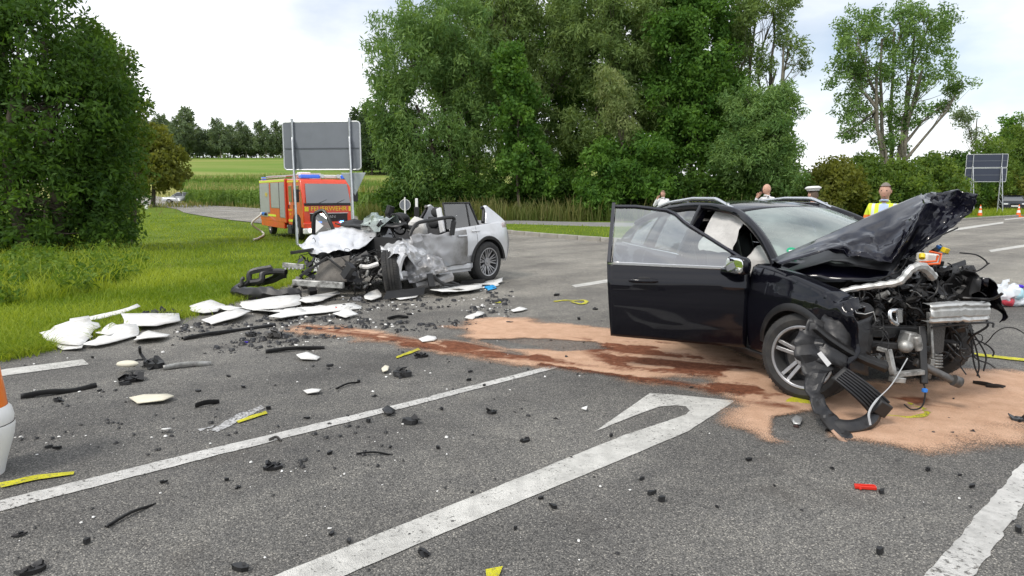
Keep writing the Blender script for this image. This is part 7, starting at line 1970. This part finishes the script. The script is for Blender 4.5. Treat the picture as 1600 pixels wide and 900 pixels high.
person('person', stand(1267, 12.2), R(200), 'person in a white-topped peaked cap behind the car roof', mat('navy_uniform', (.02, .025, .05), .8), DENIM, (.10, .07, .05), 1.70, cap=True)
person('person', stand(1034, 23.5), R(-40), 'person in white shirt standing beside the tall grass with a phone', SHW, DENIM, (.22, .14, .09), 1.72, phone=True)
# ------------------------------------------------------------------ debris strewn on the road
DR = random.Random(41)
def shard_obj(name, pts, label, cat, m, th=.012, lift=.004, bend=.02, group=None, ground_z=0.0):
    """flat torn piece outlined in photo pixels on the ground, slightly warped and thick"""
    P = [G(*p) for p in pts]
    c = sum(P, Vector()) / len(P)
    rr = random.Random(int(abs(c.x * 977 + c.y * 331)))
    out = []
    for i in range(len(P)):
        a, b = P[i], P[(i + 1) % len(P)]
        k = max(1, int((b - a).length / .11))
        for j in range(k):
            q = a.lerp(b, j / k); jag = (.045 if (b - a).length > .5 else .022) if j else .0
            out.append(Vector((q.x + rr.uniform(-jag, jag), q.y + rr.uniform(-jag, jag), 0)))
    mb = MB(); n = len(out)
    inner = [c + (q - c) * .5 for q in out]
    # a stiff sheet: one tilt and one straight crease
    a_ = rr.uniform(0, 6.28); nx_, ny_ = math.cos(a_), math.sin(a_); sp = max((q - c).length for q in out)
    tl = bend / sp * rr.uniform(.3, .8)
    zf = lambda q: lift + .004 + tl * ((q.x - c.x) * nx_ + (q.y - c.y) * ny_ + sp) * .6 + bend * rr.uniform(.9, 1.1) * (1.6 if bend > .03 else .6) * max(0, ((q.x - c.x) * ny_ - (q.y - c.y) * nx_) / sp - .25)
    vs = [Vector((q.x - c.x, q.y - c.y, zf(q))) for q in out] + [Vector((q.x - c.x, q.y - c.y, zf(q))) for q in inner] + [Vector((0, 0, zf(c)))]
    fs = [(i, (i + 1) % n, n + (i + 1) % n, n + i) for i in range(n)] + [(n + i, n + (i + 1) % n, 2 * n) for i in range(n)]
    mb.add(vs, fs)
    o = mb.build(name, m, smooth=14)
    if sum(p.normal.z for p in o.data.polygons) < 0: o.data.flip_normals()
    o.location = (c.x, c.y, float(H(c.x, c.y)) + ground_z)
    md = o.modifiers.new('solid', 'SOLIDIFY'); md.thickness = th; md.offset = -.2
    return tag(o, label, cat, group)
FOAM = mat('white_lining', (.78, .78, .76), .85, var=.06, vs=7, dirt=(.35, .32, .28), dirt_amt=.5, dirt_scale=5, bump=.008, bscale=14)
FOAM2 = mat('cream_lining', (.66, .62, .50), .8, var=.1, vs=7)
for i_, (pts, lab) in enumerate(wh): shard_obj('lining_panel', pts, lab, 'lining', FOAM, .008, .03 if i_ in (0, 2, 4, 5, 6, 7) else .006 + .014 * (i_ % 3), .055)
for pts, lab, m_ in [([(202, 626), (225, 622), (262, 622), (272, 626), (255, 632), (215, 634)], 'oval cream panel alone on the asphalt', FOAM2), ([(463, 560), (480, 556), (500, 561), (495, 565), (470, 565)], 'white scrap above the lane line', FOAM),
                     ([(654, 532), (668, 527), (681, 529), (678, 536), (660, 538)], 'white scrap lying on the brown sand', FOAM), ([(726, 499), (746, 490), (757, 492), (738, 501)], 'narrow pale plate beside the pink sand', WHITE_PL),
                     ([(798, 487), (812, 481), (824, 485), (815, 488), (802, 490)], 'small white scrap on the far asphalt', FOAM), ([(474, 614), (488, 612), (502, 614), (498, 618), (480, 618)], 'flat white flake near the thin black strip', WHITE_PL),
                     ([(596, 580), (602, 576), (608, 578), (606, 584), (598, 585)], 'pale yellow lump beside the black cup', FOAM2), ([(597, 646), (606, 641), (618, 645), (612, 652), (602, 652)], 'grey torn plate touching the lane line', PL_BLK2),
                     ([(252, 676), (262, 673), (268, 677), (258, 679)], 'tiny white crumb near the white scrape', FOAM), ([(908, 642), (918, 640), (916, 644)], 'tiny white crumb near the arrow barb', FOAM),
                     ([(757, 450), (770, 448), (776, 452), (762, 455)], 'bright blue scrap on the white cloth', mat('cyan_plastic', (.02, .35, .75), .4)), ([(1236, 660), (1244, 656), (1254, 660), (1250, 667), (1240, 666)], 'silver star-shaped scrap on the sand rim', ALU)]:
    shard_obj('torn_scrap', pts, lab, 'scrap', m_, .008, .012, .025)
# long dark strips
def strip_obj(pts, w, label, m=None, z=.02, h=.018):
    P = [G(x, y) for x, y in pts]
    c = P[0].copy()
    L_ = bez([Vector((p.x - c.x, p.y - c.y, z + .012 * math.sin(i * 2.1))) for i, p in enumerate(P)], 16)
    mb = MB(); rows = []
    for i, p in enumerate(L_):
        d = (L_[min(i + 1, 16)] - L_[max(i - 1, 0)]).normalized(); s_ = Vector((-d.y, d.x, 0)) * w * (.7 + .5 * noise.noise(p * 3 + c))
        rows.append([p - s_ + Vector((0, 0, -z)), p - s_ * .6 + Vector((0, 0, h)), p + s_ * .6 + Vector((0, 0, h * .8)), p + s_ + Vector((0, 0, -z * .9))])
    mb.grid(rows); o = mb.build('trim_strip', m or PL_BLK, smooth=35, solid=.004)
    o.location = (c.x, c.y, .004)
    return tag(o, label, 'trim strip')
strip_obj([(33, 623), (75, 618), (115, 612), (150, 605)], .045, 'heavy black trim strip near the bollard')
strip_obj([(165, 826), (205, 806), (243, 787)], .012, 'long straight black strip in front of the lane line', z=.006, h=.006)
strip_obj([(285, 532), (330, 525), (380, 516), (430, 510)], .05, 'long black strip before the lining pieces on the verge rim')
strip_obj([(305, 638), (322, 635), (342, 630)], .018, 'short curved black strip beyond the white scrape')
strip_obj([(415, 552), (455, 549), (507, 545)], .03, 'ragged black strip above the white scrap')
strip_obj([(525, 609), (543, 603), (562, 597)], .010, 'thin black strip beyond the lane line', z=.008, h=.006)
strip_obj([(557, 711), (585, 711), (614, 711)], .008, 'thin straight black strip before the lane line', z=.006, h=.005)
strip_obj([(255, 578), (290, 574), (330, 570)], .04, 'pale metal rail beside the black headlamp heap', ALUW)
strip_obj([(420, 690), (432, 688), (440, 690)], .010, 'little bent wire on the lane line', STEEL, z=.01, h=.008)
strip_obj([(606, 500), (622, 498), (638, 497)], .03, 'black strip on the far sand rim')
strip_obj([(1520, 602), (1540, 606), (1568, 610)], .010, 'thin dark strip on the sand by the loose cables')
strip_obj([(1540, 608), (1555, 609), (1570, 608)], .018, 'flat dark strip on the outer sand')
# chunky black parts: each a heap of its own torn bits
def chunk(px, py, size, label, seed, m=None, kinds=('shard', 'box', 'tube'), n=7, flat=.5, name='car_fragment', group=None):
    p = G(px, py); rr = random.Random(seed)
    mb = MB()
    # a solid core the bits hang on
    core = [Vector((size * rr.uniform(.7, 1.1) * math.cos(a) * .8, size * rr.uniform(.6, 1.0) * math.sin(a) * .55, 0)) for a in np.linspace(0, 6.283, 9)[:-1]]
    mb.prism(core, (rr.uniform(-.2, .2), rr.uniform(-.2, .2), 1), size * flat * rr.uniform(.5, .9))
    for _ in range(n):
        c = Vector((rr.uniform(-.6, .6) * size, rr.uniform(-.4, .4) * size, rr.uniform(.15, .8) * size * flat))
        k = rr.choice(kinds); s_ = size * rr.uniform(.2, .5); e = Euler((rr.uniform(-1, 1), rr.uniform(-1, 1), rr.uniform(-3, 3))).to_matrix()
        if k == 'box': mb.box(c, (s_ * 1.4, s_ * .8, s_ * .5), e)
        elif k == 'tube': mb.tube(bez([c, c + e @ Vector((s_, 0, s_ * .3)), c + e @ Vector((s_ * 1.5, s_, .1 * s_))], 6), s_ * .16, 6)
        elif k == 'cup': mb.lathe([(s_ * .5, 0), (s_ * .9, s_), (s_ * .8, s_), (s_ * .42, .1 * s_)], c, e @ Vector((.4, .3, .8)), 14)
        else: mb.prism([c + e @ Vector((s_ * rr.uniform(.6, 1.3) * math.cos(a), s_ * rr.uniform(.5, 1) * math.sin(a), 0)) for a in np.linspace(0, 6.283, 6)[:-1]], e @ Vector((0, 0, 1)), s_ * .12)
    mb.v = [(v[0], v[1], max(v[2], 0.0)) for v in mb.v]
    o = mb.build(name, m or PL_BLK, smooth=30)
    o.location = (p.x, p.y, float(H(p.x, p.y)) + .004); o.rotation_euler = (0, 0, rr.uniform(-1, 1))
    return tag(o, label, 'fragment', group)
big = [(205, 596, .13, 'black headlamp heap with a pale lens', None), (240, 573, .17, 'black torn lamp housing behind the headlamp heap', None), (195, 601, .07, 'dark block beside the headlamp heap', None), (242, 497, .24, 'black torn heap in the grass fringe', None), (275, 490, .12, 'pointed black scrap standing in the grass fringe', None),
       (627, 588, .115, 'black cup-shaped housing on the asphalt', None), (659, 558, .085, 'dark rounded block on the brown sand', None), (640, 662, .085, 'hooked black bracket just below the lane line', None), (768, 646, .060, 'small black clip cluster between lane line and arrow', None),
       (428, 732, .075, 'flat black torn plate in the open lane', PL_BLK2), (661, 866, .045, 'black ribbed clip at the arrow stem', None), (375, 890, .055, 'curved black clip in front of the arrow stem', None), (50, 895, .07, 'black torn block near the frame of the lane', None), (820, 690, .05, 'two thin dark flakes beside the arrow stem', None),
       (1080, 607, .030, 'small black cylinder on the red sand', None), (1595, 660, .09, 'black torn block at the outer sand rim', None), (1244, 668, .028, 'reddish dark lump on the sand rim', mat('dark_lump', (.05, .025, .02), .7)), (1520, 677, .030, 'small dark lump alone on the pink sand', None),
       (430, 527, .16, 'grey crumpled heap at the start of the brown sand', STEEL), (390, 525, .10, 'black ribbed heap behind the grey heap', None), (384, 536, .035, 'small violet-blue scrap beside the grey heap', mat('violet_plastic', (.06, .02, .5), .4)), (310, 612, .035, 'black bolt-like lump in the open lane', None),
       (90, 627, .06, 'flat dark block below the heavy trim strip', PL_BLK2), (318, 570, .05, 'small pale end bracket of the metal rail', ALUW), (870, 462, .08, 'dark flat scrap before the far white dash', None), (795, 505, .06, 'dark scrap on the far pink sand', None), (930, 484, .05, 'dark scrap near the open door', None),
       (560, 470, .12, 'grey crumbled lump before the wreck', mat('grey_lump', (.22, .22, .23), .8)), (588, 462, .07, 'orange broken lamp fragments before the wreck', ORANGE_PL), (526, 484, .06, 'red lamp shard between the white panels', RED_PL), (640, 492, .05, 'dark block on the littered asphalt', None)]
for k, (px, py, s_, lab, m_) in enumerate(big):
    chunk(px, py, s_, lab, 100 + k, m_, ('shard', 'shard', 'box', 'tube') if s_ > .1 else ('shard', 'box'), 14 if s_ > .09 else 5, .42)
mb = MB(); mb.prism([(-.055, -.016, 0), (.055, -.022, 0), (.06, .012, 0), (-.05, .018, 0)], (0, 0, 1), .018); mb.box((.01, 0, .021), (.08, .008, .006)); mb.box((-.03, -.024, .006), (.012, .012, .012))
o = mb.build('reflector', RED_PL, bevel=.003); q = G(1351, 764); o.location = (q.x, q.y, .004); o.rotation_euler = (0, 0, -.15); tag(o, 'small red lamp reflector on the open asphalt', 'reflector')
# cream lens on the headlamp heap
mb = MB(); mb.ball((0, 0, .05), (.10, .055, .03), 14, 8); o = mb.build('lamp_lens', FOAM2, smooth=60); q = G(200, 582); o.location = (q.x, q.y, .03); tag(o, 'cream oval lamp lens on the black heap', 'lens')
# small loose flakes one can still pick out: alike, so they share a label
small = [(97, 632), (77, 700), (90, 702), (355, 752), (372, 763), (518, 836), (545, 848), (805, 828), (738, 770), (845, 780), (1018, 773), (1033, 784), (1120, 793), (1033, 783), (1378, 771), (1374, 866), (1450, 735), (1500, 744), (1518, 762), (1592, 832), (1300, 733), (1003, 750), (865, 794),
         (145, 560), (320, 553), (357, 589), (380, 606), (420, 640), (270, 540), (430, 603), (515, 573), (560, 598), (585, 620), (735, 582), (733, 595), (757, 604), (690, 640), (610, 700), (515, 710), (685, 702), (868, 655), (955, 682), (885, 560), (905, 500), (655, 487), (700, 480), (730, 515), (620, 520), (760, 560), (960, 570), (155, 612), (135, 850), (30, 838), (255, 755), (480, 655), (575, 660), (1210, 760), (1170, 720), (1560, 642), (1490, 625), (1530, 640)]
protos = []
for k in range(4):
    mb = MB(); rr = random.Random(k)
    mb.prism([Vector((.03 * rr.uniform(.6, 1.2) * math.cos(a), .016 * rr.uniform(.6, 1.3) * math.sin(a), 0)) for a in np.linspace(0, 6.283, 7)[:-1]], (.1, .1, 1), .008 + .006 * k)
    mb.box((.006, .002, .01), (.02, .008, .012), (.3, .2, .5)); protos.append(mb)
shared = [None] * 4
for k, (px, py) in enumerate(small):
    j = k % 4
    if shared[j] is None: o = protos[j].build('black_flake', PL_BLK); shared[j] = o.data
    else: o = bpy.data.objects.new('black_flake', shared[j]); col.objects.link(o)
    q = G(px, py); o.location = (q.x, q.y, .005); o.rotation_euler = (0, 0, DR.uniform(0, 6)); sc = DR.uniform(.4, 1.0) * (1 + max(0, q.y - 5) * .06); o.scale = (sc, sc, sc)
    tag(o, 'small black plastic flake lying on the asphalt', 'flake', 'small black flakes on the road')
# crumbs nobody could count: glass, white dust, black chips
def crumbs(n, poly, name, label, m, size):
    xs_ = [p[0] for p in poly]; ys_ = [p[1] for p in poly]
    px = rng.uniform(min(xs_), max(xs_), n); py = rng.uniform(min(ys_), max(ys_), n)
    k = inpoly(px, py, poly); px, py = px[k], py[k]
    P = np.array([tuple(G(a, b)) for a, b in zip(px, py)])
    P = P[np.array([noise.noise(Vector((p[0] * 1.3, p[1] * 1.3, size * 900))) for p in P]) > -0.02]
    N = len(P); s_ = size * (0.5 + rng.random(N) ** 3 * 2.0) * (1 + np.maximum(0, P[:, 1] - 5) * .07)
    a = rng.random((N, 1)) * 6.28 + np.array([[0, 1.4, 3.3, 4.6]])
    r = s_[:, None] * (0.6 + .8 * rng.random((N, 4)))
    base = np.stack([P[:, :1] + r * np.cos(a), P[:, 1:2] + r * np.sin(a), np.full((N, 4), .004)], -1)
    top = base * 1.0; top[..., 2] = .004 + s_[:, None] * (.3 + .5 * rng.random((N, 4))); top[..., :2] = P[:, None, :2] + (base[..., :2] - P[:, None, :2]) * .75
    V = np.concatenate([base, top], 1).reshape(-1, 3)
    i = np.arange(N)[:, None] * 8
    F = np.concatenate([i + np.array([[4, 5, 6, 7]])] + [i + np.array([[j, (j + 1) % 4, (j + 1) % 4 + 4, j + 4]]) for j in range(4)])
    o = npmesh(name, V, F, m); return tag(o, label, 'crumbs', kind='stuff')
allr = [(0, 570), (300, 500), (450, 455), (780, 440), (960, 470), (1000, 560), (900, 640), (500, 760), (100, 700), (0, 690)]
near = [(340, 470), (470, 440), (800, 440), (800, 500), (560, 530), (300, 560), (220, 545)]
crumbs(520, allr, 'white_crumbs', 'white paint and foam crumbs scattered over the asphalt', FOAM, .0055)
crumbs(900, near, 'white_crumbs_dense', 'dense white crumbs around the silver wreck', FOAM, .008)
crumbs(900, allr, 'black_crumbs', 'black plastic crumbs scattered over the asphalt', PL_BLK, .008)
crumbs(2200, near, 'black_crumbs_dense', 'dense black crumbs around the silver wreck', PL_BLK2, .017)
crumbs(260, [(0, 640), (1600, 640), (1600, 900), (0, 900)], 'road_crumbs', 'few dark crumbs on the open lanes', PL_BLK, .004)
crumbs(160, [(0, 640), (1600, 640), (1600, 900), (0, 900)], 'road_crumbs_pale', 'few pale crumbs on the open lanes', FOAM, .004)
crumbs(160, [(1380, 590), (1600, 570), (1600, 680), (1400, 690)], 'sand_crumbs', 'dark crumbs on the pink sand', PL_BLK, .008)
# ------------------------------------------------------------------ torn plastic bag beyond the black car
q = G(1572, 478)
bag = empty('plastic_bag', (q.x, q.y, 0), 0, 'torn white plastic carrier bag with red and blue contents', 'bag')
m_bag, nt, b_ = newmat('thin_white_plastic'); b_.inputs['Base Color'].default_value = (.80, .84, .88, 1); b_.inputs['Roughness'].default_value = .3
tr_ = nt.nodes.new('ShaderNodeBsdfTransparent'); mx_ = nt.nodes.new('ShaderNodeMixShader'); mx_.inputs[0].default_value = .78
nt.links.new(tr_.outputs[0], mx_.inputs[1]); nt.links.new(b_.outputs[0], mx_.inputs[2]); nt.links.new(mx_.outputs[0], nt.nodes['Material Output'].inputs['Surface'])
k = q.y / FPX
def bagpart(name, c, r, m, amp, seed, z0=0.0):
    mb = MB(); mb.ball(c, r, 22, 14); mb.warp(lambda v: v + crumple(v, amp, 7, seed)); mb.v = [(v[0], v[1], max(v[2], z0 + .002)) for v in mb.v]
    return mb.build(name, m, bag, smooth=30)
bagpart('bag_skin', (0, 0, 18 * k), (22 * k, .14, 18 * k), m_bag, .07, 1)
bagpart('bag_tail', (-28 * k, .02, 5 * k), (20 * k, .12, 6 * k), FOAM, .04, 2)
bagpart('bag_side', (22 * k, .02, 6 * k), (22 * k, .12, 8 * k), m_bag, .04, 3)
bagpart('red_packet', (-6 * k, -.10, 11 * k), (11 * k, .05, 9 * k), mat('red_packet', (.62, .07, .10), .5), .03, 4)
bagpart('blue_packet', (17 * k, -.03, 31 * k), (6 * k, .04, 3 * k), mat('blue_packet', (.05, .01, .45), .4), .01, 5)
bagpart('pale_blue_packet', (10 * k, -.07, 20 * k), (10 * k, .06, 10 * k), mat('pale_blue_packet', (.45, .72, .80), .4), .02, 6)
mb = MB(); mb.grid([[Vector(((-13 + 10 * u + 4 * v) * k, .02 * math.sin(5 * u), (28 + 14 * v) * k)) + crumple(Vector((u, v, 0)), .03, 3) for v in np.linspace(0, 1, 6)] for u in np.linspace(0, 1, 6)]); mb.build('bag_handle', m_bag, bag, smooth=40)
